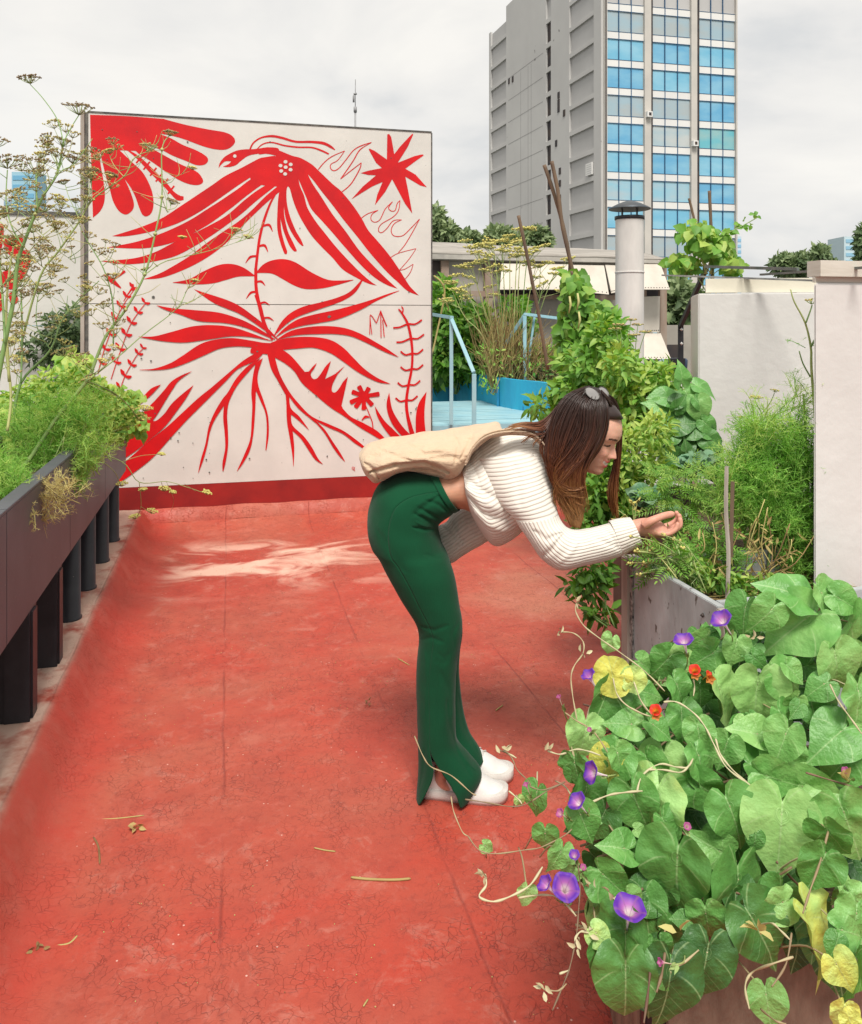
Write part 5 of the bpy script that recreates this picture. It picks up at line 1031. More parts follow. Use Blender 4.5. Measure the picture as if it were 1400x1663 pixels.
GD = [(952, 631, 2.58), (916, 648, 2.55), (896, 680, 2.51), (884, 698, 2.49), (866, 697, 2.485), (850, 693, 2.485), (836, 694, 2.49), (822, 699, 2.49)]
GD2 = [(952, 631, 2.60), (915, 650, 2.60), (890, 676, 2.56), (872, 686, 2.54), (853, 686, 2.53), (838, 689, 2.53), (828, 693, 2.53), (814, 698, 2.53)]
GD3 = [(952, 631, 2.56), (910, 656, 2.53), (893, 690, 2.51), (886, 712, 2.50), (884, 728, 2.49), (889, 745, 2.485), (897, 762, 2.48), (905, 775, 2.48)]
GE = [(984, 640, 2.60), (1001, 652, 2.635), (1009, 684, 2.65), (1009, 724, 2.655), (1004, 764, 2.655), (998, 800, 2.65), (1001, 828, 2.65), (1004, 850, 2.65)]
GE2 = [(982, 640, 2.61), (996, 650, 2.66), (1003, 684, 2.68), (1001, 724, 2.68), (995, 764, 2.68), (988, 795, 2.68), (992, 822, 2.68), (999, 842, 2.68)]
GF = [(975, 636, 2.62), (950, 640, 2.68), (925, 680, 2.70), (915, 730, 2.70), (915, 770, 2.68), (920, 810, 2.66), (925, 840, 2.66), (930, 860, 2.66)]
def strands(g0, g1, cnt, amp=3, r0=.0016, tip=.92, t0=.03, clump=9, warm=0):
    cl = [(rnd.random(), rnd.uniform(.85, 1.03), rnd.uniform(0, 6.3)) for _ in range(clump)]
    for i in range(cnt):
        s0 = rnd.random(); c_ = min(cl, key=lambda q: abs(q[0]-s0)); s = s0; ph = c_[2]+rnd.uniform(-.4, .4)
        pts = []; tn = []; n_ = len(g0)
        ln = c_[1]*rnd.uniform(.86, 1.02)
        jx, jy, jz = rnd.gauss(0, 1), rnd.gauss(0, 1), rnd.gauss(0, 1)
        raw = []
        for k in range(n_):
            f = k/(n_-1); ss = s*(1-f)+(s+(c_[0]-s)*.7)*f
            x = g0[k][0]*(1-ss)+g1[k][0]*ss; y = g0[k][1]*(1-ss)+g1[k][1]*ss; d = g0[k][2]*(1-ss)+g1[k][2]*ss
            wv = amp*math.sin(ph+f*7)*f; raw.append(W(x+wv+jx*1.3*f*amp*.4, y+jy*.9, d+jz*.004+.003*math.sin(ph+f*5)*f))
        P = catmull(raw, 3); P = P[:max(4, int(len(P)*ln))]; k = len(P); dt = rnd.choice([rnd.uniform(-.10, .08), rnd.uniform(-.1, .3)])
        for p in range(k): f = p/(k-1); tn.append(max(0, min(1, t0+dt*(.3+f)+warm*f+(ht(topx(P[p])[1]) if not warm else 0))))
        r = r0*rnd.uniform(.6, 1.15); hs_.tube(P, [r*(1-.65*(p/(k-1))**2) for p in range(k)], 3, tone=tn)
strands(GA, GA2, 170, 2.2); strands(GA2, GB, 260, 4.5, clump=12); strands(GB, GB2, 260, 5, clump=12); strands(GB2, GC, 260, 5, clump=12); strands(GC, GC2, 170, 4)
strands([(979, 638, 2.53), (990, 650, 2.53), (1000, 664, 2.555), (1006, 684, 2.60), (1008, 714, 2.63), (1006, 750, 2.645), (1000, 790, 2.65), (1003, 835, 2.65)], GE, 120, 2); strands([(976, 635, 2.50), (984, 645, 2.492), (991, 656, 2.51), (998, 666, 2.54), (1004, 680, 2.58), (1008, 700, 2.62), (1008, 730, 2.64), (1004, 760, 2.65)], GE, 90, 1.5)
GW1 = [(962, 632, 2.50), (950, 660, 2.432), (946, 700, 2.425), (925, 735, 2.425), (905, 760, 2.435), (905, 782, 2.44), (925, 796, 2.44), (950, 790, 2.44)]
GW2 = [(975, 636, 2.50), (976, 670, 2.455), (972, 705, 2.445), (955, 738, 2.44), (930, 765, 2.435), (908, 790, 2.44), (902, 815, 2.45), (915, 838, 2.455)]
strands(GW1, GW2, 260, 6, clump=18, r0=.0015); strands(GW1, GC2, 160, 6, clump=14, r0=.0014)
strands(GC2, GD3, 120, 2); strands(GB2, GC2, 170, 6, clump=16, r0=.0014); strands(GB, GC, 40, 9, clump=30, r0=.0008); strands(GC2, GA, 150, 5, clump=14); strands(GB2, GA, 130, 6, clump=14); strands(GC, GB, 90, 6, clump=12, r0=.0012); strands(GD, GD2, 110, 2.5, warm=.85, r0=.0014); strands(GD, GD3, 60, 2, warm=.6); strands(GE, GE2, 190, 2, r0=.0015); strands(GF, GB, 130, 3)
hs_.build('hair', M['hair'], person)
# ---- sunglasses pushed up into the hair
sg = empty('sunglasses', W(968, 640, 2.5), 'thin rimmed round sunglasses pushed up into the dark hair', 'sunglasses')
M['lens'] = pm('mirror_lens', (.42, .40, .38), (.30, .29, .28), rough=.12, metal=.6, bump=0); M['rim'] = pm('dark_rim', (.05, .045, .04), (.10, .09, .08), rough=.3, metal=.5, bump=0)
def lens(c, a, b):
    c = Vector(c); m = MB(); n_ = 28; rim = [c+a*math.cos(2*math.pi*j/n_)+b*math.sin(2*math.pi*j/n_) for j in range(n_)]; nn_ = a.cross(b).normalized()
    m.add([c+nn_*.003]+rim, [(0, 1+j, 1+(j+1) % n_) for j in range(n_)]); lo = m.build('lens', M['lens'], sg); m = MB(); m.tube(rim+[rim[0]], .0016, 6, cap=False); m.build('rim', M['rim'], sg)
D_ = 2.462
lens(W(962, 639, D_), W(973.5, 645.5, D_)-W(962, 639, D_), (W(965, 631.5, D_)-W(962, 639, D_))+Vector((0, .012, 0)))
D_ = 2.53
lens(W(980, 637.5, D_), W(988, 643.5, D_)-W(980, 637.5, D_), (W(984, 631, D_)-W(980, 637.5, D_))+Vector((0, .012, 0)))
m = MB(); m.tube([W(973, 641, 2.465), W(975, 638, 2.49), W(975.5, 638, 2.52)], .0014, 6); m.build('bridge', M['rim'], sg); m = MB(); m.tube([W(951, 634, 2.458), W(947, 641, 2.452), W(943, 650, 2.452)], .0016, 6); m.build('temple', M['rim'], sg)
# ================================================================ PLANTS
def T7(x, y): return (860+x/2.5926, 930+y/2.5926)
def T8(x, y): return (760+x/2.1875, 1200+y/2.1875)
def T5(x, y): return (x/4.62, 90+y/4.62)
def T6(x, y): return (x/3.537, 430+y/3.537)
def rv3(s=1): return Vector((rnd.gauss(0, s), rnd.gauss(0, s), rnd.gauss(0, s)))
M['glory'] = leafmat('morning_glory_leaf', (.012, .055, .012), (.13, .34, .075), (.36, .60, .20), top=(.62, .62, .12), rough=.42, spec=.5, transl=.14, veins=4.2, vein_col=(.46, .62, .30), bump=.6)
M['leaf'] = leafmat('garden_leaf', (.03, .09, .015), (.15, .34, .05), (.46, .56, .13), rough=.5, transl=.3)
M['darkleaf'] = leafmat('dark_tree_leaf', (.03, .06, .022), (.12, .18, .075), (.30, .37, .18), rough=.6, transl=.2)
M['blueleaf'] = leafmat('blue_green_leaf', (.05, .14, .07), (.14, .30, .17), (.30, .44, .26), rough=.5, transl=.25)
M['feather'] = leafmat('fennel_frond', (.09, .24, .03), (.25, .52, .09), (.52, .64, .18), rough=.6, transl=.3)
M['dry'] = leafmat('dry_stalk', (.22, .13, .06), (.42, .31, .12), (.52, .47, .18), rough=.8, transl=.15)
M['stem'] = leafmat('green_stem', (.07, .14, .035), (.20, .32, .10), (.48, .46, .18), rough=.5, transl=0)
M['seed'] = leafmat('umbel_seed', (.10, .065, .04), (.34, .25, .13), (.60, .55, .16), rough=.8, transl=0)
M['vinestem'] = leafmat('vine_stem', (.12, .06, .04), (.34, .26, .14), (.55, .52, .32), rough=.6, transl=0)
M['bark'] = pm('bark', (.12, .09, .065), (.06, .045, .035), scale=12, bump=.5)
M['bamboo'] = pm('bamboo_cane', (.20, .135, .085), (.10, .065, .045), scale=9, bump=.3, stretch=(1, 1, .3))
def heart(mb, c, tipdir, nrm, L, tone, curl=.25, fold=.35, wav=.05, rnd_edge=True, roundness=0, mi=0):
    """one heart-shaped leaf: petiole joint at origin, tip along +y; rings x rays"""
    d = Vector(tipdir).normalized(); n = (Vector(nrm)-d*Vector(nrm).dot(d)).normalized(); x = d.cross(n); c = Vector(c)
    NA, NR = 32, 5; sd = rnd.uniform(0, 99); asym = rnd.uniform(-.06, .06); vs = [c]; uvs = [(0, 0)]; fs = []
    tab_ = [(0, .86), (7, .72), (18, .61), (38, .545), (65, .51), (90, .49), (118, .48), (142, .465), (158, .42), (170, .32), (180, .15)]
    bend = rnd.uniform(-.15, .15)
    for r in range(1, NR+1):
        f = r/NR
        for a in range(NA):
            ph = 360*a/NA-180; aa = abs(ph); rr = tab(tab_, aa)
            if roundness: rr = rr*(1-roundness)+.5*roundness
            rr *= L*(1+(asym if ph > 0 else -asym))*(1+wav*.5*noise.noise(Vector((sd, ph*.02, 0))))
            X = math.sin(R(ph))*rr*f; Y = math.cos(R(ph))*rr*f
            xn, yn = X/L, Y/L
            h = fold*abs(xn)**1.15-curl*max(0, yn+.1)**2*1.2-curl*.5*xn*xn*2.2+wav*f*f*math.sin(R(ph)*5+sd)*.35+wav*.5*noise.noise(Vector((xn*5, yn*5, sd)))+bend*xn*yn
            vs.append(c+x*X+d*Y+n*h*L); uvs.append((xn, yn+.5))
    for a in range(NA): fs.append((0, 1+a, 1+(a+1) % NA))
    for r in range(NR-1):
        for a in range(NA): b = 1+r*NA; fs.append((b+a, b+NA+a, b+NA+(a+1) % NA, b+(a+1) % NA))
    mb.add(vs, fs, uvs, mi, tone)
def leaf(mb, p, d, n, L, w, tone, mi=0, fold=.25, droop=.2):
    d = Vector(d).normalized(); n = Vector(n); n = (n-d*n.dot(d)); 
    if n.length < 1e-4: n = d.orthogonal()
    n.normalize(); x = d.cross(n); p = Vector(p)
    a = p; b = p+d*L*.33-n*L*droop*.1; c = p+d*L*.68-n*L*droop*.45; t = p+d*L-n*L*droop
    k = n*w*fold
    mb.add([a, b+x*w*.5+k, b, b-x*w*.5+k, c+x*w*.40+k, c, c-x*w*.40+k, t], [(0, 1, 2), (0, 2, 3), (1, 4, 5, 2), (2, 5, 6, 3), (4, 7, 5), (5, 7, 6)], None, mi, tone)
def fil(mb, a, b, w, tone, mi=0):
    a = Vector(a); b = Vector(b); d = b-a; x = d.cross(rv3()); 
    if x.length < 1e-9: return
    x = x.normalized()*w*.5; mb.add([a-x, a+x, b+x*.5, b-x*.5], [(0, 1, 2, 3)], None, mi, tone)
def bush(mb, blobs, n, D, dD, L, asp=.5, tone=(.3, .7), up=.5, shell=.5, mi=0, lo_dark=0):
    """leaves spread through ellipsoids given on the photo as (cx, cy, rx, ry[, D])"""
    A_ = [b[2]*b[3] for b in blobs]; S = sum(A_)
    for b, ar in zip(blobs, A_):
        Dc = b[4] if len(b) > 4 else D
        for _ in range(max(1, int(n*ar/S))):
            v = rv3().normalized()*(rnd.uniform(shell**3, 1)**(1/3)); lump = 1+.25*noise.noise(v*2.2+Vector((b[0]*.1, b[1]*.1, 0)))
            v *= lump; dd = Dc+v.y*dD; p = W(b[0]+v.x*b[2], b[1]-v.z*b[3], dd)
            out = Vector((v.x, v.y, v.z)); d = (out*.7+rv3(.55)+Vector((0, 0, -.15))).normalized(); nn = Vector((0, -.3, up))+rv3(.45)+out*.3
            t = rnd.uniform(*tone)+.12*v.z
            leaf(mb, p, d, nn, L*rnd.uniform(.6, 1.25), L*asp*rnd.uniform(.75, 1.2), t, mi, droop=rnd.uniform(0, .45))
def stems(mb, base, tips, r, tone=.4, sag=.0, n=5, mi=0):
    for t in tips:
        t = Vector(t); b = Vector(base)+rv3(.02); m_ = (b+t)/2+Vector((rnd.gauss(0, .04), rnd.gauss(0, .03), (t.z-b.z)*.12)); P = catmull([b, m_, t], 5); k = len(P)
        mb.tube(P, [r*(1-.65*i/(k-1)) for i in range(k)], n, mi, tone=[tone]*k)
def frond(mb, a, b, L, tone, dens=14, w=.0016, mi=0, sub=2):
    """feathery fennel leaf from a to b with forked filaments"""
    a = Vector(a); b = Vector(b); d = (b-a); l = d.length; P = catmull([a, (a+b)/2+rv3(l*.05)+Vector((0, 0, l*.06)), b], 4)
    mb.tube(P, [w*1.1, w, w*.95, w*.9, w*.85, w*.75, w*.65, w*.55, w*.4], 3, mi, tone=tone)
    for i in range(dens):
        f = .2+.8*(i+rnd.random())/dens; q = P[min(int(f*(len(P)-1)), len(P)-2)]; q = q.lerp(P[min(int(f*(len(P)-1))+1, len(P)-1)], (f*(len(P)-1)) % 1)
        dr_ = (d.normalized()*.75+rv3(.55)).normalized(); ll = L*(1.15-f)*rnd.uniform(.6, 1.1)+L*.12; e_ = q+dr_*ll; fil(mb, q, e_, w*.9, tone+rnd.uniform(-.1, .1), mi)
        for _ in range(sub*2):
            s_ = q.lerp(e_, rnd.uniform(.25, .95)); fil(mb, s_, s_+(dr_*.6+rv3(.6)).normalized()*ll*rnd.uniform(.25, .5), w*.75, tone+rnd.uniform(-.12, .12), mi)
def umbel(mb, c, up, rad, tone_ray=.6, tone_seed=.4, rays=14, dots=7, h=.6, mr_=0, ms_=1, r0=.0011, dot=.0026):
    c = Vector(c); up = Vector(up).normalized(); x = up.orthogonal().normalized(); y = up.cross(x)
    for i in range(rays):
        a = i*2.4+rnd.uniform(-.2, .2); rr = rad*math.sqrt((i+.6)/rays); e_ = c+(x*math.cos(a)+y*math.sin(a))*rr+up*rad*h*(1-.28*(rr/rad)**2)+rv3(rad*.04)
        mb.tube([c, c.lerp(e_, .5)+up*rad*-.02+(x*math.cos(a)+y*math.sin(a))*rr*.10, e_], [r0, r0*.8, r0*.6], 3, mr_, tone=tone_ray)
        for _ in range(dots):
            o_ = x*rnd.gauss(0, rad*.085)+y*rnd.gauss(0, rad*.085)+up*abs(rnd.gauss(0, rad*.05)); mb.ico(e_+o_, dot*rnd.uniform(.6, 1.2), ms_, tone_seed+rnd.uniform(-.25, .25))
            if rnd.random() < .5: fil(mb, e_, e_+o_, r0*.8, tone_ray, mr_)
def plant(name, label, base, cat='plant', group=None): return empty(name, base, label, cat, group)

# ---------------- morning glory in the foreground
def FD_(x, y): return 1.25+(1600-y)/650*.46-(.04 if x > 1250 else 0)
mg = plant('morning_glory', 'leafy morning glory with heart-shaped leaves and purple trumpets spilling over the brown planter', (.75, 1.6, .56), 'climbing plant')
LV = [(7,910,120,190,110,.5),(7,1130,70,250,200,.55),(7,1230,60,200,60,.6),(7,1160,170,330,140,.62),(7,1340,180,300,120,.6),(7,1290,360,270,75,.68),(7,1385,500,240,95,.6),(7,870,300,150,100,.68),(7,770,340,170,150,.55),(7,800,490,270,70,.82),(7,960,470,300,100,.74),(7,1060,440,220,35,.6),
      (7,1080,680,210,110,.6),(7,1310,670,270,150,.52),(7,640,590,190,85,.5),(7,345,285,100,105,.78),(7,330,500,240,112,.36),(7,430,640,160,185,.62),(7,520,640,150,40,.5),(7,370,760,150,80,.62),(7,190,800,170,85,.38),(7,235,650,220,95,.80),(7,330,790,200,110,1.05),(7,520,880,130,60,.7),(7,570,790,260,85,.78),
      (7,660,330,210,118,.85),(7,585,360,180,130,.45),(7,480,500,130,20,.6),(7,470,380,120,40,.62),(7,710,660,170,80,.6),(7,830,720,180,110,.62),(7,960,680,180,200,.72),(7,960,820,250,30,.5),(7,1150,900,270,10,.7),(7,1340,330,180,100,.65),(7,620,470,160,60,.5),(7,730,280,140,160,.62),(7,1060,600,180,60,.5),(7,890,650,160,130,.52),(7,200,830,150,60,.4),(7,290,940,150,60,.6),
      (7,1020,130,190,130,.55),(7,1300,80,170,30,.6),(7,1240,470,150,150,.5),(7,1190,560,160,80,.42),(7,700,820,180,60,.5),(7,480,760,150,20,.45),(7,420,860,130,100,.55),
      (8,670,200,280,98,.82),(8,590,200,220,80,.5),(8,745,420,320,98,.42),(8,960,500,340,98,.42),(8,1115,270,330,100,.80),(8,930,240,240,70,.5),(8,895,400,170,215,.62),(8,1335,260,290,75,.62),(8,1190,200,220,0,.7),(8,560,680,270,95,.38),(8,720,830,300,98,.14),(8,845,620,180,82,.58),(8,690,730,110,60,.5),(8,560,820,280,85,.32),(8,480,480,190,50,.5),(8,555,390,150,200,.55),(8,400,270,160,70,.5),
      (8,275,335,120,80,.6),(8,245,190,130,100,.52),(8,480,270,160,110,.3),(8,1200,650,300,70,.98),(8,1330,680,170,20,.6),(8,1380,620,200,100,.62),(8,1060,910,170,80,.6),(8,1385,790,220,90,.55),(8,1335,960,130,100,1.0),(8,1120,580,160,155,.7),(8,850,760,250,100,.2),(8,1010,640,280,60,.24),(8,375,465,90,150,.7),(8,210,540,90,110,.8),(8,455,690,110,40,.88),(8,470,610,130,120,.68),(8,460,740,160,80,.4),
      (8,640,430,200,120,.36),(8,1260,430,200,110,.4),(8,1060,130,190,20,.62),(8,820,60,180,80,.55),(8,1350,60,220,120,.55),(8,1120,40,200,80,.6),(8,530,60,180,120,.55),(8,420,180,190,95,.42),(8,640,80,160,60,.55),(8,1310,800,160,60,.96),(8,1370,560,140,40,.7),(8,700,300,170,60,.45),(8,820,160,200,40,.48),(8,1280,330,190,60,.5),(8,575,560,110,40,.6),(8,330,400,120,110,.66),(8,60,380,60,40,.75),(8,180,215,50,60,.9)]
lv = MB(); stm = MB(); joints = []
for (t, x, y, L, a, tone) in LV:
    px, py = (T7 if t == 7 else T8)(x, y); py += 10 if (t == 7 and y < 300 and x > 850) else 0; D = FD_(px, py)+rnd.uniform(-.035, .035); Lm = L/(2.5926 if t == 7 else 2.1875)/F*D*1.02
    ar = R(a+rnd.uniform(-8, 8)); d = Vector((math.cos(ar), rnd.uniform(-.35, .05), -math.sin(ar))); n = Vector((rnd.gauss(0, .42), -.75, .45+rnd.gauss(0, .32)))
    c = W(px, py, D); heart(lv, c, d, n, Lm*.83, min(1, max(0, tone-.04+rnd.uniform(-.03, .03))), curl=rnd.uniform(.1, .55), fold=rnd.uniform(.15, .60), wav=rnd.uniform(.06, .16)); joints.append((c, D))
poly = [(930, 1330), (975, 1230), (1000, 1120), (1070, 1075), (1130, 1030), (1190, 1015), (1290, 990), (1400, 985), (1400, 1600), (1330, 1545), (1240, 1500), (1150, 1510), (1060, 1620), (1000, 1600), (960, 1450)]
def inpoly(x, y, P):
    c = False
    for i in range(len(P)):
        a, b = P[i], P[i-1]
        if (a[1] > y) != (b[1] > y) and x < (b[0]-a[0])*(y-a[1])/(b[1]-a[1])+a[0]: c = not c
    return c
cnt = 0
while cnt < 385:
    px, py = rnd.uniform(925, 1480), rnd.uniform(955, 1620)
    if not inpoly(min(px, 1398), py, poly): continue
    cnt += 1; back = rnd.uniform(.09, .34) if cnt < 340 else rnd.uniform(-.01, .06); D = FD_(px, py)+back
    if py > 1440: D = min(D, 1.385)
    ar = R(rnd.gauss(95, 45)); heart(lv, W(px, py, D), Vector((math.cos(ar), rnd.uniform(-.5, .3), -math.sin(ar))), Vector((rnd.gauss(0, .35), -.8, .5+rnd.gauss(0, .3))), (rnd.uniform(.035, .09) if cnt < 340 else rnd.uniform(.025, .06)), (rnd.uniform(.05, .45) if cnt < 340 else rnd.uniform(.3, .75)), curl=rnd.uniform(.1, .5), fold=rnd.uniform(.1, .5), wav=.08)  # deeper fillers take darker tones: shade inside the heap put into leaf colour
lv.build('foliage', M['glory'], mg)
# petioles reach back into the heap; twining stems drawn from the photo
for c, D in joints:
    e_ = c+Vector((rnd.uniform(-.05, .05), rnd.uniform(.08, .18), -rnd.uniform(.02, .10))); stm.tube(catmull([c, (c+e_)/2+Vector((0, 0, .015)), e_], 4), .0016, 5, tone=rnd.uniform(.4, .9))
def vine(mb, t, pts, r=.0022, tone=.6, D=None, dd=0):
    r = .0009+r*.42
    P = [(T7 if t == 7 else T8)(*p) for p in pts]; Q = catmull([W(p[0], p[1], (D or FD_(*p))-.03+dd) for p in P], 6); k = len(Q)
    mb.tube(Q, [r*(.75+.25*math.sin(i)) for i in range(k)], 6, tone=[tone+rnd.uniform(-.05, .05)]*k)
for t, pts, r, tone in ((7, [(565,545),(620,545),(690,590),(740,650),(775,720),(830,820),(940,905)], .0032, .85), (7, [(200,125),(195,165),(230,225),(300,280),(400,350),(490,420),(570,500)], .0024, .7), (7, [(135,250),(185,255),(225,290),(225,340),(190,390),(175,440),(182,520),(200,620)], .0022, .6), (7, [(75,750),(130,765),(190,745),(240,750),(300,770)], .0026, .85), (7, [(150,590),(200,625),(260,660),(300,710),(330,760)], .002, .5), (7, [(360,435),(365,500),(400,550),(450,585),(510,605)], .002, .8), (7, [(440,480),(480,560),(520,600)], .002, .8), (7, [(1265,470),(1300,540),(1350,610),(1400,680)], .003, .75), (7, [(0,900),(60,915),(150,880)], .0014, .2), (7, [(500,830),(560,830),(640,840),(680,800)], .003, .85),
                        (8, [(60,480),(65,520),(40,560),(90,578),(150,560),(220,520),(265,455)], .0034, .85), (8, [(180,565),(250,555),(310,560),(350,590),(385,630)], .0024, .7), (8, [(390,440),(398,520),(392,620),(385,700),(365,800),(340,870),(300,965)], .0018, .15), (8, [(100,35),(150,60),(175,110),(215,150),(222,170)], .0014, .2), (8, [(125,40),(150,55),(172,68)], .0022, .85), (8, [(0,345),(40,395),(100,408),(200,395),(260,385),(340,345),(370,320)], .0012, .35), (8, [(-10,215),(60,225),(150,240),(210,230),(290,180),(345,155)], .0014, .2), (8, [(145,185),(180,215),(192,232)], .002, .85), (8, [(270,890),(320,895),(350,870)], .0018, .4), (8, [(325,835),(360,822)], .0024, .9),
                        (8, [(440,225),(500,200),(560,190),(620,185)], .0034, .85), (8, [(395,740),(380,715),(400,685),(430,690)], .003, .85), (8, [(1155,775),(1080,800),(1010,830),(985,880),(1000,960)], .003, .6), (8, [(1150,690),(1130,800),(1080,880)], .0022, .3), (8, [(1040,660),(1080,655),(1110,680),(1150,720)], .0024, .7), (8, [(720,815),(760,800),(820,750)], .0026, .6), (8, [(1280,330),(1250,440),(1215,540),(1190,620)], .003, .35), (8, [(880,0),(900,60),(950,120),(1010,170)], .0032, .8), (8, [(1200,120),(1300,150),(1400,180)], .003, .1), (8, [(600,190),(620,130),(680,90),(740,100),(780,100),(800,70)], .003, .8), (8, [(650,800),(640,900),(625,1010)], .004, .05), (8, [(700,760),(690,830),(670,900)], .004, .1), (8, [(1040,960),(1090,1000),(1130,1013)], .002, .5),
                        (8, [(-190,-10),(-160,60),(-130,100),(-60,130),(10,190),(30,200)], .0011, .45), (8, [(-60,205),(-50,260),(-20,330),(0,345)], .0012, .55)):
    vine(stm, t, pts, r, tone)
for (t, x, y) in ((7,200,122),(7,132,250),(7,75,752),(7,232,330),(8,62,480),(8,125,38),(8,268,888),(8,430,690),(8,395,740),(8,500,555),(8,430,520),(7,950,275)):
    px, py = (T7 if t == 7 else T8)(x, y); c = W(px, py, FD_(px, py)-.035)
    for _ in range(4): q = c+rv3(.004); leaf(stm, q, rv3()+Vector((0, 0, .6)), rv3(), .016, .007, rnd.uniform(.6, .95))
# dark woody twigs inside the heap
for _ in range(46):
    px, py = rnd.uniform(980, 1400), rnd.uniform(1100, 1520); D = FD_(px, py)+rnd.uniform(.06, .2); D = min(D, 1.385) if py > 1440 else D; a = rnd.uniform(-.8, .8)
    stm.tube(catmull([W(px-60*math.cos(a), py+60*math.sin(a), D), W(px+rnd.uniform(-12, 12), py+rnd.uniform(-12, 12), D+.02), W(px+60*math.cos(a), py-60*math.sin(a), D)], 4), .0022, 5, tone=rnd.uniform(0, .35))
stm.build('stem', M['vinestem'], mg)
def petalmat(name, a, b_, c_):
    m, t, bb, o = newmat(name); uv = N(t, 'ShaderNodeUVMap', uv_map='UVMap'); sp = N(t, 'ShaderNodeSeparateXYZ'); t.links.new(uv.outputs[0], sp.inputs[0]); rp = N(t, 'ShaderNodeValToRGB'); t.links.new(sp.outputs[1], rp.inputs[0]); e = rp.color_ramp.elements
    e[0].color = L4(a); e[0].position = .68; e[1].position = .97; e[1].color = L4(c_); q = e.new(.84); q.color = L4(b_)
    st = N(t, 'ShaderNodeMath', operation='PINGPONG', inp={1: .5}); t.links.new(sp.outputs[0], st.inputs[0]); r = N(t, 'ShaderNodeMapRange', inp={1: 0, 2: .13, 3: .6, 4: 0}); t.links.new(st.outputs[0], r.inputs[0])
    x = N(t, 'ShaderNodeMix', data_type='RGBA'); t.links.new(r.outputs[0], x.inputs[0]); t.links.new(rp.outputs[0], x.inputs[6]); x.inputs[7].default_value = L4([v*.55+.03 for v in b_])
    t.links.new(x.outputs[2], bb.inputs['Base Color']); bb.inputs['Roughness'].default_value = .55; tr = N(t, 'ShaderNodeBsdfTranslucent'); t.links.new(x.outputs[2], tr.inputs[0]); ms_ = N(t, 'ShaderNodeMixShader', inp={0: .35}); t.links.new(bb.outputs[0], ms_.inputs[1]); t.links.new(tr.outputs[0], ms_.inputs[2]); t.links.new(ms_.outputs[0], o.inputs[0]); return m
M['petal'] = petalmat('purple_petal', (.85, .72, .76), (.50, .16, .52), (.13, .028, .43)); M['pink'] = petalmat('pink_petal', (.72, .58, .45), (.66, .30, .45), (.45, .07, .28)); M['orange'] = petalmat('orange_red_petal', (.75, .42, .04), (.80, .10, .01), (.75, .02, .01))
def trumpet(mb, c, d, L, rim, flare=1.0, curl=0):
    """funnel flower: c = centre of the rim, opening along d"""
    d = Vector(d).normalized(); x = d.orthogonal().normalized(); y = d.cross(x); b = Vector(c)-d*L; n = 30; prof = [(0, .05), (.2, .07), (.45, .12), (.65, .20), (.80, .38), (.90, .62), (.97, .86), (1.0, 1.0), (.985, 1.12*flare)]; vs = []; uvs = []
    for i, (s, r_) in enumerate(prof):
        for j in range(n+1):
            a = 2*math.pi*j/n; star = 1+.07*math.cos(5*a)*max(0, r_-.5); rip = .05*math.cos(5*a+1)*max(0, r_-.4); vs.append(b+d*L*(s+rip)+(x*math.cos(a)+y*math.sin(a))*rim*r_*star); uvs.append((5*j/n, s if i < 8 else 1.0))
    k = len(prof); mb.add(vs, [(i*(n+1)+j, i*(n+1)+j+1, (i+1)*(n+1)+j+1, (i+1)*(n+1)+j) for i in range(k-1) for j in range(n)], uvs)
    return b
for (t, x, y, d, L, rim, mt) in ((7,805,190,(-.5,-.45,.75),.055,.034,'petal'),(7,648,278,(-.25,-.35,.9),.045,.031,'petal'),(7,245,425,(-.45,-.3,.8),.062,.022,'petal'),(7,122,520,(-.3,-.3,.8),.036,.007,'pink'),(7,255,840,(-.75,-.5,.3),.045,.030,'petal'),(8,385,218,(-.5,-.4,.7),.04,.026,'petal'),(8,325,262,(-.5,-.5,.5),.03,.012,'pink'),(8,348,525,(.0,-.8,.58),.055,.034,'petal'),(8,270,510,(-.6,-.2,.7),.05,.022,'petal'),(8,575,596,(.05,-.35,.92),.05,.040,'petal'),(8,680,792,(-.8,-.4,.3),.035,.009,'pink'),(8,205,160,(-.3,-.3,.8),.035,.008,'pink'),(8,378,410,(-.1,-.5,.6),.03,.014,'petal'),(8,410,455,(0,-.6,.5),.02,.008,'pink'),(8,1340,110,(-.3,-.4,.5),.03,.010,'pink'),(8,780,310,(0,-.7,.4),.02,.010,'pink'),(7,252,660,(-.2,-.6,.4),.014,.007,'pink')):
    px, py = (T7 if t == 7 else T8)(x, y); fm = MB(); b = trumpet(fm, W(px, py, FD_(px, py)-.06), (d[0], d[1]*.55, d[2]), L*.9, rim*.58); fo = fm.build('flower', M[mt], mg)
    cm = MB(); dd = Vector(d).normalized()
    for k in range(5): leaf(cm, b-dd*.004, dd+rv3(.35), rv3(), .018, .006, .6)
    cm.tube(catmull([b, b-dd*.02+Vector((0, .01, -.004)), b-dd*.03+Vector((.01, .06, -.03))], 4), .0014, 5, tone=.7); cm.build('calyx', M['stem'], fo)
for (x, y, n_) in ((1040,690,3),(745,690,2),(1070,700,2),(1340,150,3)):
    px, py = T8(x, y); c = W(px, py, FD_(px, py)-.05); bm_ = MB()
    for k in range(n_): leaf(bm_, c+rv3(.006), Vector((rnd.gauss(-.3, .5), -.2, .6)), rv3(), .032, .012, rnd.uniform(.85, 1))
    bm_.build('bud', M['dry'], mg)
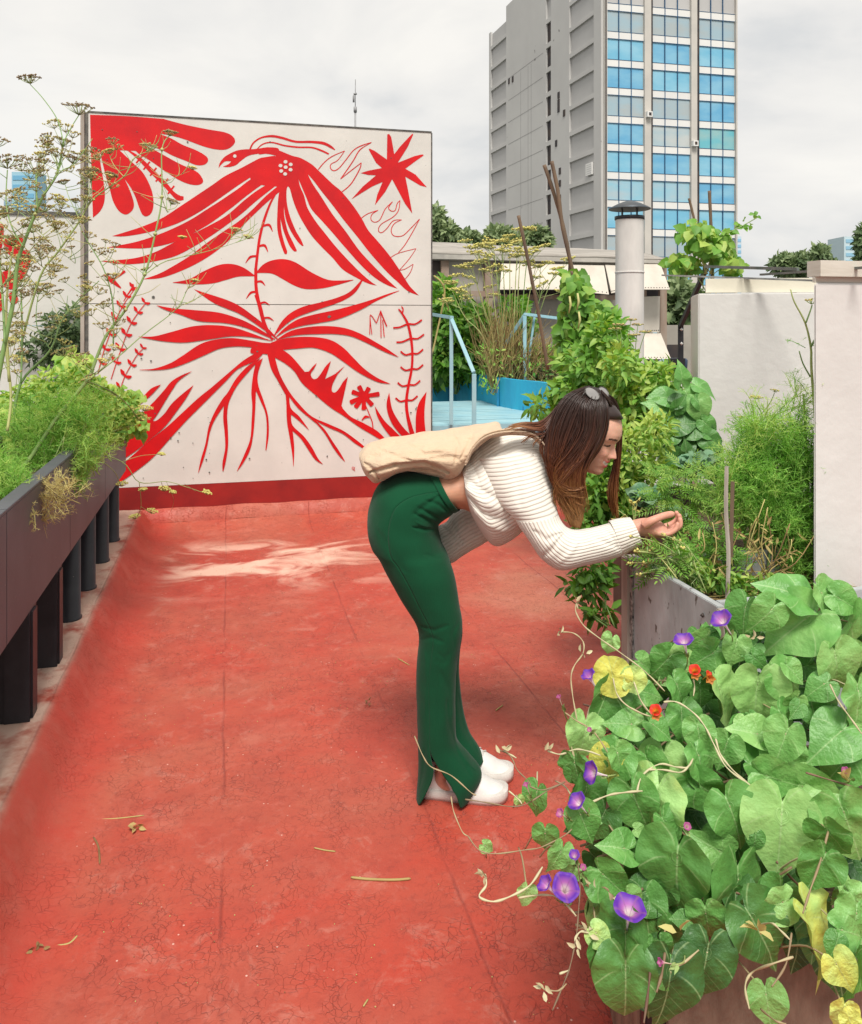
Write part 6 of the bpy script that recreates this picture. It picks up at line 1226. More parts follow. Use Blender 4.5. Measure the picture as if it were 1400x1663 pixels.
# nasturtium threading through
na = plant('nasturtium', 'nasturtium with round yellow-green leaves and small orange-red flowers among the morning glory', (.55, 1.65, .56))
nm = MB()
for (x, y, L, tone) in ((350,435,165,1.0),(435,450,110,.85),(1330,980,90,1.0)):
    px, py = T7(x, y) if y < 900 else (1380, 1655); D = FD_(px, py)-.05; heart(nm, W(px, py, D), Vector((.2, -.2, -1)), Vector((-.2, -.75, .65)), L/2.59/F*D*1.05, tone, curl=.1, fold=.08, wav=.16, roundness=.92)
nm.build('foliage', M['glory'], na); nm = MB()
for pts in ([(352,445),(368,510),(410,560),(500,605)], [(440,460),(470,540),(515,600)], [(690,450),(695,480),(690,520)]): vine(nm, 7, pts, .0018, .8, dd=-.025)
nm.build('stem', M['vinestem'], na)
for (x, y) in ((695,425),(530,595),(757,443)):
    px, py = T7(x, y); fm = MB(); c = W(px, py, FD_(px, py)-.08); trumpet(fm, c+Vector((0, 0, .008)), (rnd.uniform(-.4, .4), -.5, .7), .022, .010 if x < 750 else .006)
    for k in range(5): a = k*1.256; leaf(fm, c, Vector((math.cos(a), -.6, math.sin(a))), (0, -1, .3), .013, .010, .5, droop=-.1)
    fm.build('flower', M['orange'], na)

# ---------------- beds on the right
def quick(name, label, base, parts, cat='plant', group=None):
    e = plant(name, label, base, cat, group)
    for nm, mb, mt in parts:
        if mb.v: mb.build(nm, mt, e)
    return e
# weeds hanging in the gap left of the grey planter
m = MB(); bush(m, [(965, 925, 30, 22), (958, 955, 26, 16), (975, 995, 22, 14), (930, 952, 14, 6)], 220, 2.95, .10, .055, .38, (.12, .5)); s_ = MB(); stems(s_, W(985, 1010, 2.9), [W(940, 950, 2.9), W(960, 920, 2.9), W(975, 905, 2.95), W(965, 990, 2.85)], .003, .3)
quick('trailing_weed', 'dark green weeds hanging in the gap left of the weathered grey planter', W(985, 1015, 2.9), [('foliage', m, M['leaf']), ('stem', s_, M['stem'])])
m = MB(); s_ = MB(); bush(m, [(975, 800, 26, 42), (1000, 770, 20, 40), (960, 850, 24, 26), (1010, 830, 16, 22)], 1200, 3.35, .12, .05, .42, (.15, .75)); stems(s_, W(975, 900, 3.3), [W(x, y, 3.35) for x, y in ((960, 780), (985, 760), (1005, 740), (950, 830))], .004, .4)
quick('leafy_weed', 'leafy green weeds seen between the hanging strands of hair', W(975, 905, 3.3), [('foliage', m, M['leaf']), ('stem', s_, M['stem'])])
# chamomile stalks leaning over the rim
m = MB(); s_ = MB()
for i in range(26):
    b = W(rnd.uniform(1100, 1150), rnd.uniform(930, 965), 2.36+rnd.uniform(-.05, .05)); t = W(rnd.uniform(1022, 1110), rnd.uniform(868, 935), 2.40+rnd.uniform(-.06, .05)); s_.tube(catmull([b, (b+t)/2+Vector((.0, 0, .03)), t], 4), .0017, 4, tone=rnd.uniform(.6, 1)); 
    for k in range(3): m.ico(t+rv3(.003), .0055, 0, rnd.uniform(.6, 1))
    for k in range(6): q = b.lerp(t, rnd.random()); fil(s_, q, q+rv3(.022), .0016, .6); leaf(s_, q, rv3(), (0, 0, 1), .022, .005, .55)
quick('chamomile', 'pale green chamomile stalks with tiny buds leaning over the rim of the grey planter', W(1120, 960, 2.4), [('stem', s_, M['stem']), ('bud', m, M['seed'])])
# marigold with comb leaves, in three clumps
def comb(mb, p, d, L, tone, pairs=6):
    d = Vector(d).normalized(); n = Vector((rnd.gauss(0, .3), -.5, .8)); n = (n-d*n.dot(d)).normalized(); x = d.cross(n); p = Vector(p)
    for i in range(pairs):
        f = .15+.8*i/pairs; q = p+d*L*f-n*L*.25*f*f
        for s in (-1, 1): leaf(mb, q, d*.65+x*s, n, L*.36*(1-.45*f), L*.07, tone+rnd.uniform(-.06, .06))
    fil(mb, p, p+d*L-n*L*.25, .002, tone); leaf(mb, p+d*L*.9-n*L*.22, d, n, L*.25, L*.07, tone)
for (cx, cy, rx, ry, D, n_, lab, tn) in ((1110, 800, 55, 55, 2.75, 150, 'comb-leaved marigold plant right behind the woman\'s hand', (.35, .75)), (1085, 915, 35, 26, 2.42, 60, 'young marigold with comb leaves just below the woman\'s hand', (.3, .65)), (1150, 900, 45, 60, 2.55, 130, 'scraggy marigold around the wooden stakes in the grey planter', (.25, .7))):
    m = MB(); s_ = MB(); b = W(cx+5, min(cy+ry+40, 960), D)
    for i in range(n_):
        v = rv3().normalized()*rnd.uniform(.4, 1); p = W(cx+v.x*rx, cy-v.z*ry, D+v.y*.09); comb(m, p, Vector((v.x, v.y*.6-.2, v.z*.5))+rv3(.5), rnd.uniform(.045, .085), rnd.uniform(*tn))
        if i % 9 == 0: stems(s_, b, [p], .0022, rnd.uniform(.05, .6))
    quick('marigold', lab, b, [('foliage', m, M['leaf']), ('stem', s_, M['stem'])], group='marigold plants in the grey planter')
# yellow-green herb and pale blossoms behind the hair
m = MB(); s_ = MB(); bush(m, [(1030, 735, 42, 40), (1065, 700, 30, 32), (1010, 790, 26, 32), (1060, 770, 30, 26)], 950, 3.35, .16, .040, .4, (.5, .98)); stems(s_, W(1035, 850, 3.3), [W(x, y, 3.3) for x, y in ((1010, 760), (1030, 700), (1060, 680), (1080, 720), (1000, 800), (1050, 740))], .003, .8)
quick('yellow_herb', 'yellow-green herb with small pale leaves beside the woman\'s face', W(1035, 850, 3.3), [('foliage', m, M['leaf']), ('stem', s_, M['stem'])])
m = MB(); s_ = MB()
for (x, y) in ((1003, 828), (1012, 838), (1027, 816), (1033, 829), (1000, 842), (1036, 812)):
    c = W(x, y, 2.95); s_.tube(catmull([W(1040, 880, 2.9), W(1030, 850, 2.93), c], 4), .0016, 4, tone=.8)
    for k in range(6): leaf(m, c, rv3()+Vector((0, -.4, .4)), rv3(), .017, .009, rnd.uniform(.85, 1))
quick('pale_blossom', 'thin stalks with small cream and yellow blossoms above the knit cuff', W(1040, 880, 2.9), [('flower', m, M['seed']), ('stem', s_, M['stem'])])
# blue-green kale rosettes
for (cx, cy, D, lab) in ((1130, 738, 3.1, 'blue-green cabbage leaf cluster on a pale stalk below the broad-leaved plant'), (1050, 790, 3.05, 'blue-green rosette low behind the woman\'s hair, over the dark brown box'), (1095, 830, 3.0, 'small blue-green rosette just above the raised fingertips')):
    m = MB(); s_ = MB(); c = W(cx, cy+14, D)
    for i in range(16):
        a = rnd.uniform(0, 6.28); heart(m, c+Vector((math.cos(a)*.02, math.sin(a)*.02, rnd.uniform(-.01, .03))), Vector((math.cos(a), math.sin(a)*.7-.2, rnd.uniform(.0, .9))), Vector((0, -.5, .8))+rv3(.3), rnd.uniform(.05, .085), rnd.uniform(.3, .9), curl=.4, fold=.3, wav=.2, roundness=.6)
    s_.tube([c+Vector((0, 0, -.22)), c], [.006, .005], 6, tone=.9); quick('cabbage', lab, c+Vector((0, 0, -.22)), [('foliage', m, M['blueleaf']), ('stem', s_, M['stem'])], group='blue-green cabbages')
# broad-leaved dark plant in front of the beige wall
m = MB(); s_ = MB(); b = W(1125, 800, 3.7)
for (x, y, L, a, t) in [(1108, 618, 34, -90, .5), (1136, 628, 34, 20, .45), (1116, 640, 36, 60, .55), (1134, 655, 40, 80, .6), (1100, 650, 34, 150, .5), (1084, 646, 36, 190, .45), (1118, 668, 44, 100, .45), (1140, 690, 44, 60, .35), (1104, 692, 44, 120, .3), (1126, 706, 44, 90, .3), (1150, 712, 36, 30, .35), (1092, 668, 34, 170, .5), (1110, 722, 40, 140, .25), (1142, 728, 40, 70, .4), (1158, 736, 30, 40, .35), (1090, 706, 34, 160, .35), (1130, 676, 38, 10, .5), (1072, 660, 30, 200, .55)]+[(rnd.uniform(1080, 1160), rnd.uniform(650, 760), rnd.uniform(24, 38), rnd.uniform(0, 360), rnd.uniform(.15, .45)) for _ in range(60)]:
    D = 3.55+rnd.uniform(-.06, .12); ar = R(a); c = W(x, y, D); leaf_n = Vector((rnd.gauss(0, .4), -.8, .5)); heart(m, c, Vector((math.cos(ar), -.25, -math.sin(ar))), leaf_n, L/F*D*1.1, t, curl=.4, fold=.35, wav=.07)
stems(s_, b, [W(x, y, 3.62) for x, y in ((1108, 620), (1130, 650), (1100, 660), (1140, 700), (1115, 700))], .004, .5)
quick('broadleaf_vine', 'dark broad-leaved climbing plant against the left edge of the beige wall', b, [('foliage', m, M['glory']), ('stem', s_, M['stem'])])
# bright leafy bushes behind the head
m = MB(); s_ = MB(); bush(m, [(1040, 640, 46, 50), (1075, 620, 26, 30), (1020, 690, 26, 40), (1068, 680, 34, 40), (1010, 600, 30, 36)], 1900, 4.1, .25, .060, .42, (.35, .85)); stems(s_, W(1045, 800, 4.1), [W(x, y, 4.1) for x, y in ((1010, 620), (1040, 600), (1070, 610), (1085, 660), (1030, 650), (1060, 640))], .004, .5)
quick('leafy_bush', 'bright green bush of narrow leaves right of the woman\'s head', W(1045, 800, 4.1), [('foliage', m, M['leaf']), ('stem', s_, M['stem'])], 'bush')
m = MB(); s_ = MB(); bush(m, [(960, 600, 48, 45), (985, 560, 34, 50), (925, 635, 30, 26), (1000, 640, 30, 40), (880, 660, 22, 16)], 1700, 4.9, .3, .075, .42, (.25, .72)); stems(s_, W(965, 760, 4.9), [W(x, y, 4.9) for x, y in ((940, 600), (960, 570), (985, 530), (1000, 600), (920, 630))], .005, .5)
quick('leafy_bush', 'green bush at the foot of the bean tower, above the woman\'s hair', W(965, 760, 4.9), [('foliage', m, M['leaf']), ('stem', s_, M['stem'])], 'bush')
# bean tower and its canes
def cane(pts, D, r, label): 
    m = MB(); P = catmull([W(x, y, D) for x, y in pts], 6); k = len(P)
    m.tube(P, [r*(1.06 if i % 4 == 0 else 1) for i in range(k)], 8); o = m.build('bamboo_cane', M['bamboo']); return tag(o, label, 'cane', 'bamboo canes')
cane([(884, 268), (900, 315), (914, 365), (925, 420), (940, 520), (960, 640)], 5.5, .013, 'left cane of the crossing pair above the bean vine')
cane([(896, 262), (906, 310), (914, 370), (930, 440), (950, 540)], 5.45, .013, 'right cane of the crossing pair above the bean vine')
cane([(842, 350), (853, 400), (864, 455), (874, 505), (890, 600)], 5.8, .012, 'single dark cane leaning left of the bean tower')
cane([(928, 440), (936, 480), (950, 535), (965, 600)], 5.2, .009, 'thin pale cane tied inside the bean tower leaves')
cane([(1152, 310), (1154, 350), (1156, 400), (1158, 470)], 4.9, .010, 'upright dark cane in front of the blue glass panes, right of the chimney')
cane([(1119, 322), (1126, 350), (1134, 385), (1146, 440)], 4.95, .008, 'short pale slanting cane beside the upright one right of the chimney')
m = MB(); s_ = MB()
def heartbush(m, blobs, n, D, dD, L, tone=(.25, .7)):
    A_ = [b[2]*b[3] for b in blobs]; S = sum(A_)
    for b, ar in zip(blobs, A_):
        for _ in range(max(1, int(n*ar/S))):
            v = rv3().normalized()*rnd.uniform(.55, 1.05); p = W(b[0]+v.x*b[2], b[1]-v.z*b[3], D+v.y*dD)
            l_ = L*rnd.uniform(.6, 1.2); d = Vector((v.x*.5, -.2, -.6))+rv3(.5); n_ = Vector((v.x*.4, -.8, .5))+rv3(.3)
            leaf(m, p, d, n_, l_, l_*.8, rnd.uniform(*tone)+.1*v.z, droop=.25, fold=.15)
heartbush(m, [(932, 462, 15, 26), (940, 500, 22, 28), (932, 540, 20, 32), (962, 548, 20, 38), (950, 590, 30, 32), (924, 575, 13, 22), (966, 505, 12, 20)], 1050, 5.3, .22, .085, (.2, .75)); stems(s_, W(955, 700, 5.3), [W(x, y, 5.3) for x, y in ((930, 440), (945, 470), (960, 520), (920, 560), (975, 560))], .005, .7)
for (x, y) in ((938, 490), (925, 495), (952, 560), (940, 520)): s_.tube([W(x, y-14, 5.05), W(x+2, y, 5.05), W(x-1, y+14, 5.05)], [.006, .008, .004], 6, tone=1)
quick('bean_vine', 'bean vine climbing the crossed canes behind the woman, thick with green leaves', W(955, 700, 5.3), [('foliage', m, M['leaf']), ('stem', s_, M['stem'])], 'climbing plant')
m = MB(); s_ = MB(); heartbush(m, [(1130, 375, 22, 24), (1110, 425, 24, 16), (1170, 400, 22, 20), (1190, 425, 20, 14), (1150, 395, 20, 24)], 330, 4.8, .14, .075, (.35, .85))
for i in range(26): t_ = i/25; c = W(1165+t_*66+rnd.gauss(0, 4), 385-t_*34+rnd.gauss(0, 6), 4.75); leaf(m, c, rv3()+Vector((.3, 0, -.5)), (0, -.8, .5), .055*(1-.4*t_), .04*(1-.4*t_), rnd.uniform(.4, .8))
s_.tube(catmull([W(1150, 440, 4.8), W(1165, 390, 4.75), W(1200, 370, 4.75), W(1232, 352, 4.75)], 5), .003, 5, tone=.6)
for k in range(14): s_.tube(catmull([W(1150+rnd.gauss(0, 6), 445, 4.82), W(1150+rnd.gauss(0, 14), 420+rnd.gauss(0, 5), 4.78), W(1150+rnd.gauss(0, 10), 400, 4.8)], 4), .003, 4, tone=.9)
stems(s_, W(1150, 490, 4.85), [W(x, y, 4.8) for x, y in ((1120, 360), (1105, 425), (1175, 400), (1195, 425), (1140, 380))], .004, .6)
quick('climbing_bean', 'light climbing bean on a cane above the beige wall, one runner reaching right', W(1150, 490, 4.85), [('foliage', m, M['leaf']), ('stem', s_, M['stem'])], 'climbing plant')
# wooden stakes in the grey planter, straw
m = MB(); P = catmull([W(1181, 975, 2.36), W(1183, 900, 2.38), W(1179, 830, 2.40), W(1180, 757, 2.42)], 4); m.tube(P, [.0062, .0065, .006, .0064]*3+[.0055], 5); tag(m.build('garden_stake', M['woodpale'], smooth=False), 'taller square wooden stake standing in the grey planter soil', 'stake', 'stakes in the grey planter')
m = MB(); m.bar(W(1187, 905, 2.40), W(1190, 782, 2.42), .010, .008); tag(m.build('garden_stake', M['bamboo'], smooth=False), 'shorter brown stick standing behind the square stake in the grey planter', 'stake', 'stakes in the grey planter')
m = MB()
for _ in range(420):
    q = A+dB*rnd.uniform(.03, .43)+RR*rnd.uniform(.06, .66)+Vector((0, 0, .703+rnd.random()**2*.035)); a = rnd.uniform(0, 6.28); fil(m, q, q+Vector((math.cos(a), math.sin(a), rnd.uniform(-.1, .15)))*rnd.uniform(.03, .10), .003, rnd.uniform(.1, 1))
tag(m.build('straw_mulch', M['dry'], smooth=False), 'dry golden straw on the soil of the grey planter', 'mulch', kind='stuff')
m = MB(); bush(m, [(1160, 940, 60, 18), (1230, 950, 60, 16), (1120, 925, 30, 20)], 520, 2.42, .07, .028, .4, (.3, .9))
tag(m.build('ground_cover', M['leaf']), 'tiny yellow-green seedlings over the soil by the stakes', 'ground cover', kind='stuff')
# fennel, feathery
m = MB()
for _ in range(46):
    x_ = rnd.uniform(1110, 1285); b_ = W(x_, rnd.uniform(905, 970), 2.45+rnd.uniform(-.05, .18)); t_ = b_+Vector((rnd.gauss(0, .07), rnd.gauss(0, .05), rnd.uniform(.03, .10 if x_ < 1140 else .22))); m.tube(catmull([b_, (b_+t_)/2+rv3(.015), t_], 3), .0018, 4, tone=rnd.uniform(0, 1)); 
    for k in range(3): q = b_.lerp(t_, rnd.uniform(.3, 1)); leaf(m, q, rv3(), rv3(), rnd.uniform(.02, .04), .008, rnd.uniform(.1, .9))
tag(m.build('dry_stems', M['dry']), 'tangle of thin dry brown stems among the marigolds and fennel', 'dry stems', kind='stuff')
def fennel(cen, n, D, dD, L, tones, base, w=.0016, dens=13, sub=2, up=.6):
    m = MB(); s_ = MB()
    for i in range(n):
        cx, cy, rx, ry = rnd.choices(cen, [c[2]*c[3] for c in cen])[0]; v = rv3().normalized()*rnd.random()**.4; p = W(cx+v.x*rx, cy-v.z*ry, D+v.y*dD); d = (Vector((v.x, v.y, up))+rv3(.45)).normalized(); frond(m, p-d*L*.5, p+d*L*.5, L*.55, rnd.uniform(*tones), dens, w, sub=sub)
        if i % 12 == 0:
            q = p-d*L*.5; b = Vector(base)+rv3(.03); s_.tube(catmull([b, (b+q)/2+rv3(.03), q], 4), [.005, .0045, .0045, .004, .004, .0035, .003, .0025, .002], 5, tone=rnd.uniform(.4, .8))
    return m, s_
b = W(1255, 985, 2.72); m, s_ = fennel([(1255, 790, 68, 70), (1290, 730, 36, 60), (1235, 830, 50, 40), (1290, 860, 32, 70), (1230, 720, 30, 40), (1300, 920, 24, 50), (1210, 800, 36, 60)], 760, 2.68, .15, .13, (.25, .75), b, w=.0019)
m2, s2 = fennel([(1255, 690, 70, 46), (1175, 800, 34, 60), (1300, 650, 26, 40), (1200, 760, 30, 40)], 120, 2.62, .12, .11, (.5, 1.0), b, w=.0015, dens=9)
m.add([v for v in m2.v], m2.f, None, 0, m2.t)
for (x0, y0, x1, y1) in ((1290, 980, 1300, 700), (1300, 975, 1320, 760), (1270, 975, 1285, 690), (1296, 980, 1250, 740), (1306, 970, 1305, 640)): s_.tube(catmull([W(x0, y0, 2.66), W((x0+x1)/2+6, (y0+y1)/2, 2.66), W(x1, y1, 2.70)], 6), [.008-.0004*i for i in range(13)], 7, tone=.62)
quick('fennel', 'large feathery bright green fennel filling the grey planter against the wall', b, [('foliage', m, M['feather']), ('stem', s_, M['stem'])])
def stalk(mb, P, r0, r1, D0, D1, tone=.5):
    n = len(P); Q = catmull([W(x, y, D0+(D1-D0)*i/(n-1)) for i, (x, y) in enumerate(P)], 5); k = len(Q); mb.tube(Q, [r0+(r1-r0)*i/(k-1) for i in range(k)], 7, tone=[tone]*k); return Q
s_ = MB(); u_ = MB(); f_ = MB()
stalk(s_, [(1322, 760), (1325, 700), (1318, 600), (1317, 565), (1308, 525), (1290, 490), (1284, 470)], .006, .002, 2.85, 2.9, .75); stalk(s_, [(1317, 563), (1335, 530), (1341, 505), (1339, 490)], .004, .003, 2.86, 2.86, .4); stalk(s_, [(1309, 524), (1316, 505), (1319, 495)], .003, .002, 2.87, 2.87, .5); stalk(s_, [(1316, 612), (1304, 590), (1298, 570)], .003, .002, 2.87, 2.87, .5)
umbel(u_, W(1318, 494, 2.87), (0, -.1, 1), .028, .6, .8, 14, 6)
for (x, y, dx, dy) in ((1308, 565, -30, -10), (1312, 640, -22, -25), (1306, 680, -30, 5), (1320, 560, 12, 16), (1305, 720, -25, -30)):
    frond(f_, W(x, y, 2.87), W(x+dx, y+dy, 2.84), .035, .45, 12, .0015)
stalk(s_, [(1240, 730), (1238, 690), (1237, 672), (1228, 655), (1226, 645)], .003, .0015, 2.9, 2.9, .25); stalk(s_, [(1237, 672), (1250, 655), (1258, 638)], .002, .0012, 2.9, 2.9, .25); stalk(s_, [(1232, 708), (1215, 690), (1205, 680)], .002, .001, 2.9, 2.9, .2)
umbel(u_, W(1228, 648, 2.9), (0, -.1, 1), .024, .6, .9, 12, 6, h=.35); umbel(u_, W(1259, 637, 2.9), (.1, -.1, 1), .016, .6, .9, 8, 4); umbel(u_, W(1204, 680, 2.9), (-.1, -.1, 1), .012, .6, .9, 7, 4)
e_ = quick('fennel', 'tall thin fennel stalks with small yellow umbels in front of the beige walls', W(1322, 800, 2.85), [('stem', s_, M['stem']), ('foliage', f_, M['feather'])]); u_.build('flower_head', [M['stem'], M['seed']], e_)
# thin umbel stalks in front of the chimney
s_ = MB(); u_ = MB()
for (x0, y0, x1, y1) in ((1008, 590, 1006, 528), (1018, 600, 1025, 520), (1012, 600, 1030, 545), (1030, 610, 1036, 528), (1035, 620, 1048, 540), (1002, 585, 1000, 535)):
    stalk(s_, [(x0, y0+40), (x0+2, (y0+y1)/2), (x1, y1)], .0035, .0015, 4.3, 4.3, .45); umbel(u_, W(x1, y1+1, 4.3), (0, 0, 1), .036, .5, .7, 10, 3, h=.22, dot=.005, r0=.0016)
e_ = quick('umbel_herb', 'thin flat-topped umbels rising in front of the chimney pipe', W(1015, 640, 4.3), [('stem', s_, M['stem'])]); u_.build('flower_head', [M['stem'], M['seed']], e_)

# ---------------- behind the deck
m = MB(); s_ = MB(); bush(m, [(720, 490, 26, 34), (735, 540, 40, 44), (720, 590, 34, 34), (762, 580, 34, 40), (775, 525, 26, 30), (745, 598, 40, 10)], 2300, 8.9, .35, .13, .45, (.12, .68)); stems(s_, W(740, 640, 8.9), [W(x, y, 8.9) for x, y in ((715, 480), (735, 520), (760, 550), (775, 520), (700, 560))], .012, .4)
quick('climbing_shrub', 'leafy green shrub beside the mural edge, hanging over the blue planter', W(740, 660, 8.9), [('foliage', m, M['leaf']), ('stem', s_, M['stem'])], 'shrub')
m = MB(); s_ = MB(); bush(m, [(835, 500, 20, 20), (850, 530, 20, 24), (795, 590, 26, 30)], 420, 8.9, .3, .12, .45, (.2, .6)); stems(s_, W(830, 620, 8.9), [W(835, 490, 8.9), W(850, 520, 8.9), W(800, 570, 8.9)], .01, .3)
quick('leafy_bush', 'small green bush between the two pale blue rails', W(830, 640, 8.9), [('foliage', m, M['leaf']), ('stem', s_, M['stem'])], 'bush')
m = MB(); s_ = MB()
for _ in range(1500):
    b_ = W(rnd.uniform(795, 915), rnd.uniform(600, 640), 8.5+rnd.uniform(-.5, .3)); hgt = rnd.uniform(.25, 1.0)*(.6+.4*math.sin((b_.x)*3)); t_ = b_+Vector((rnd.gauss(0, .16), rnd.gauss(0, .1), hgt*rnd.uniform(.6, 1))); P = catmull([b_, (b_+t_)/2+Vector((rnd.gauss(0, .04), 0, .05)), t_], 2)
    m.tube(P, [.006, .005, .004, .003, .002], 3, tone=rnd.uniform(.0, 1), cap=False)
for _ in range(900):
    q = W(rnd.uniform(780, 925), rnd.uniform(560, 640), 8.35+rnd.uniform(-.4, .3)); leaf(s_, q, rv3(), rv3(), .07, .02, rnd.uniform(.2, .95))
quick('dry_grass_clump', 'dry straw-coloured bush behind the far pale blue rail', W(855, 650, 8.5), [('stalks', m, M['dry']), ('foliage', s_, M['feather'])], 'bush')
s_ = MB(); u_ = MB()
for i, (x0, x1, y1) in enumerate(((815, 735, 470), (818, 765, 430), (822, 790, 405), (824, 800, 392), (826, 815, 396), (828, 828, 388), (830, 840, 408), (834, 860, 398), (838, 885, 452), (820, 752, 452), (825, 780, 472), (832, 870, 430), (828, 806, 430), (836, 905, 430), (822, 770, 395), (829, 850, 372))):
    D = 8.4+rnd.uniform(-.3, .3); stalk(s_, [(x0, 620), (x0*.6+x1*.4, 545), (x0*.25+x1*.75, y1+45), (x1, y1+4)], .007, .003, D, D, rnd.uniform(.4, .9))
    for k in range(5):
        xx, yy = x1+rnd.gauss(0, 14), y1+rnd.gauss(2, 8); u0 = W(xx, yy+5, D); umbel(u_, u0, (rnd.gauss(0, .15), 0, 1), .075, .85, .95, 10, 4, h=.3, dot=.010, r0=.003); s_.tube([W(x0*.2+x1*.8, y1+32, D), u0], [.004, .003], 4, tone=.7)
e_ = quick('flowering_fennel', 'tall fennel with flat yellow flower heads in front of the low shed roof', W(825, 640, 8.4), [('stem', s_, M['stem'])]); u_.build('flower_head', [M['stem'], M['seed']], e_)
# bare cane and tendrils by the mural edge
m = MB(); m.tube(catmull([W(702, 575, 8.2), W(712, 530, 8.2), W(722, 480, 8.2), (W(718, 460, 8.2)), W(705, 448, 8.2)], 5), .010, 5, tone=.7); m.tube(catmull([W(719, 478, 8.2), W(728, 500, 8.2), W(727, 505, 8.2)], 4), .008, 5, tone=.6)
tag(m.build('dry_stick', M['dry']), 'bent dry stick beside the right edge of the mural', 'stick')

# ---------------- trees
def tree(label, base, blobs, D, dD, n, L, tone, trunk=.2, name='tree', mt='darkleaf'):
    e = plant(name, label, base, 'tree', 'trees in the distance'); m = MB(); bush(m, blobs, n, D, dD, L, .5, tone, shell=.2); m.build('crown', M[mt], e)
    m = MB(); tips = [W(b[0], b[1]+b[3]*.3, D) for b in blobs]; top = W(sum(b[0] for b in blobs)/len(blobs), max(b[1]+b[3] for b in blobs), D)
    m.tube([base, Vector(base).lerp(top, .5)+rv3(trunk*.5), top], [trunk, trunk*.8, trunk*.6], 8)
    for t in tips: m.tube(catmull([top, (top+t)/2+rv3(trunk), t], 3), [trunk*.5, trunk*.42, trunk*.35, trunk*.3, trunk*.25, trunk*.2, trunk*.15], 5)
    m.build('trunk', M['bark'], e)
def gb(px, D): p = W(px, 520, D); return Vector((p.x, p.y, -14))
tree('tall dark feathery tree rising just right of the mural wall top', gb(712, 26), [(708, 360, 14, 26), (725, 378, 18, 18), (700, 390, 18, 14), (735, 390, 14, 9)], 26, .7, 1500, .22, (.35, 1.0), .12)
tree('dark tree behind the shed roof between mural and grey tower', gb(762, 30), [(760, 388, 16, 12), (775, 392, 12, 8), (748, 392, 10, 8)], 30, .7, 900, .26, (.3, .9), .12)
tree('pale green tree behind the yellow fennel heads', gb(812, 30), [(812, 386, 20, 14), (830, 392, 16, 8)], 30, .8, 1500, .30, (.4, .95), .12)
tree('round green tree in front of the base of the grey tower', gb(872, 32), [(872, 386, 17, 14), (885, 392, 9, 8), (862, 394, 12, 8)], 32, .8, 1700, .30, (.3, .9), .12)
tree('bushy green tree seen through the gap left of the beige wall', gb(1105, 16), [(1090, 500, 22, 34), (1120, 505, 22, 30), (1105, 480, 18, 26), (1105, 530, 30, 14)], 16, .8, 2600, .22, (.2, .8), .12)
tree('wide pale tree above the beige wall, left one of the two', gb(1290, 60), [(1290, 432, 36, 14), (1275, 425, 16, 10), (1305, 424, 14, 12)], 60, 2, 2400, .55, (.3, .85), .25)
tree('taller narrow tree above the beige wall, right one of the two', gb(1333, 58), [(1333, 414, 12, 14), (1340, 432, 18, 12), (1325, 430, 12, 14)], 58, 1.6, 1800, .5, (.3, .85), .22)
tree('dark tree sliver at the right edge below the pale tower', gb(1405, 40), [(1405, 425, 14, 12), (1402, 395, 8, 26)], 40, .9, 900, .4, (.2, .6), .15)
# plants behind the left planter
m = MB(); s_ = MB(); bush(m, [(110, 560, 30, 30), (140, 575, 18, 40), (85, 540, 22, 30), (60, 570, 26, 24), (120, 520, 22, 24)], 1300, 6.9, .25, .075, .35, (.05, .45)); stems(s_, W(100, 640, 6.9), [W(x, y, 6.9) for x, y in ((85, 500), (110, 480), (140, 530), (60, 560), (125, 505))], .006, .2)
quick('dark_shrub', 'dull dark shrub against the white wall behind the long trough planter', W(100, 680, 6.9), [('foliage', m, M['darkleaf']), ('stem', s_, M['stem'])], 'shrub')

# ---------------- left trough: kale, fennel, seeding stalks
for (blobs, D, n_, lab) in (([(150, 640, 50, 34), (115, 600, 36, 30)], 5.0, 80, 'crinkled light green leafy vegetable at the far end of the trough planter'), ([(190, 655, 40, 32), (210, 690, 26, 20)], 5.0, 60, 'pale leafy vegetable overhanging the far corner of the trough planter'), ([(75, 700, 60, 40), (20, 690, 40, 40)], 4.1, 40, 'mixed leafy greens in the middle of the trough planter')):
    m = MB(); s_ = MB(); b = W(blobs[0][0], blobs[0][1]+70, D)
    for _ in range(n_):
        cx, cy, rx, ry = rnd.choice(blobs); v = rv3().normalized()*rnd.uniform(.4, 1); c = W(cx+v.x*rx, cy-v.z*ry, D+v.y*.14); heart(m, c, Vector((v.x, -.4, v.z*.4-.2))+rv3(.35), Vector((0, -.6, .7))+rv3(.35), rnd.uniform(.06, .10), rnd.uniform(.55, 1.0), curl=.45, fold=.25, wav=.30, roundness=.6)
        if rnd.random() < .25: s_.tube([b+rv3(.03), (b+c)/2, c], [.004, .003, .002], 5, tone=.8)
    quick('leaf_vegetable', lab, b, [('foliage', m, M['leaf']), ('stem', s_, M['stem'])], group='leaf vegetables in the trough planter')
m = MB(); s_ = MB(); bush(m, [(60, 650, 70, 24), (120, 690, 60, 24), (170, 700, 40, 16), (30, 740, 50, 30), (185, 665, 40, 30), (100, 640, 70, 40)], 3200, 4.5, .18, .040, .5, (.4, 1.0)); stems(s_, W(90, 760, 4.5), [W(x, y, 4.5) for x, y in ((40, 640), (80, 640), (120, 670), (160, 690))], .003, .5)
quick('small_leaf_herb', 'small-leaved green herb carpeting the trough planter between the fennels', W(90, 760, 4.5), [('foliage', m, M['leaf']), ('stem', s_, M['stem'])])
b = W(55, 850, 3.6); m, s_ = fennel([(85, 740, 60, 40), (50, 770, 50, 36), (110, 770, 36, 30), (20, 800, 26, 24), (140, 730, 40, 30), (-10, 830, 40, 40), (60, 690, 60, 36), (130, 670, 50, 30)], 560, 3.7, .2, .16, (.35, .95), b, w=.0022)
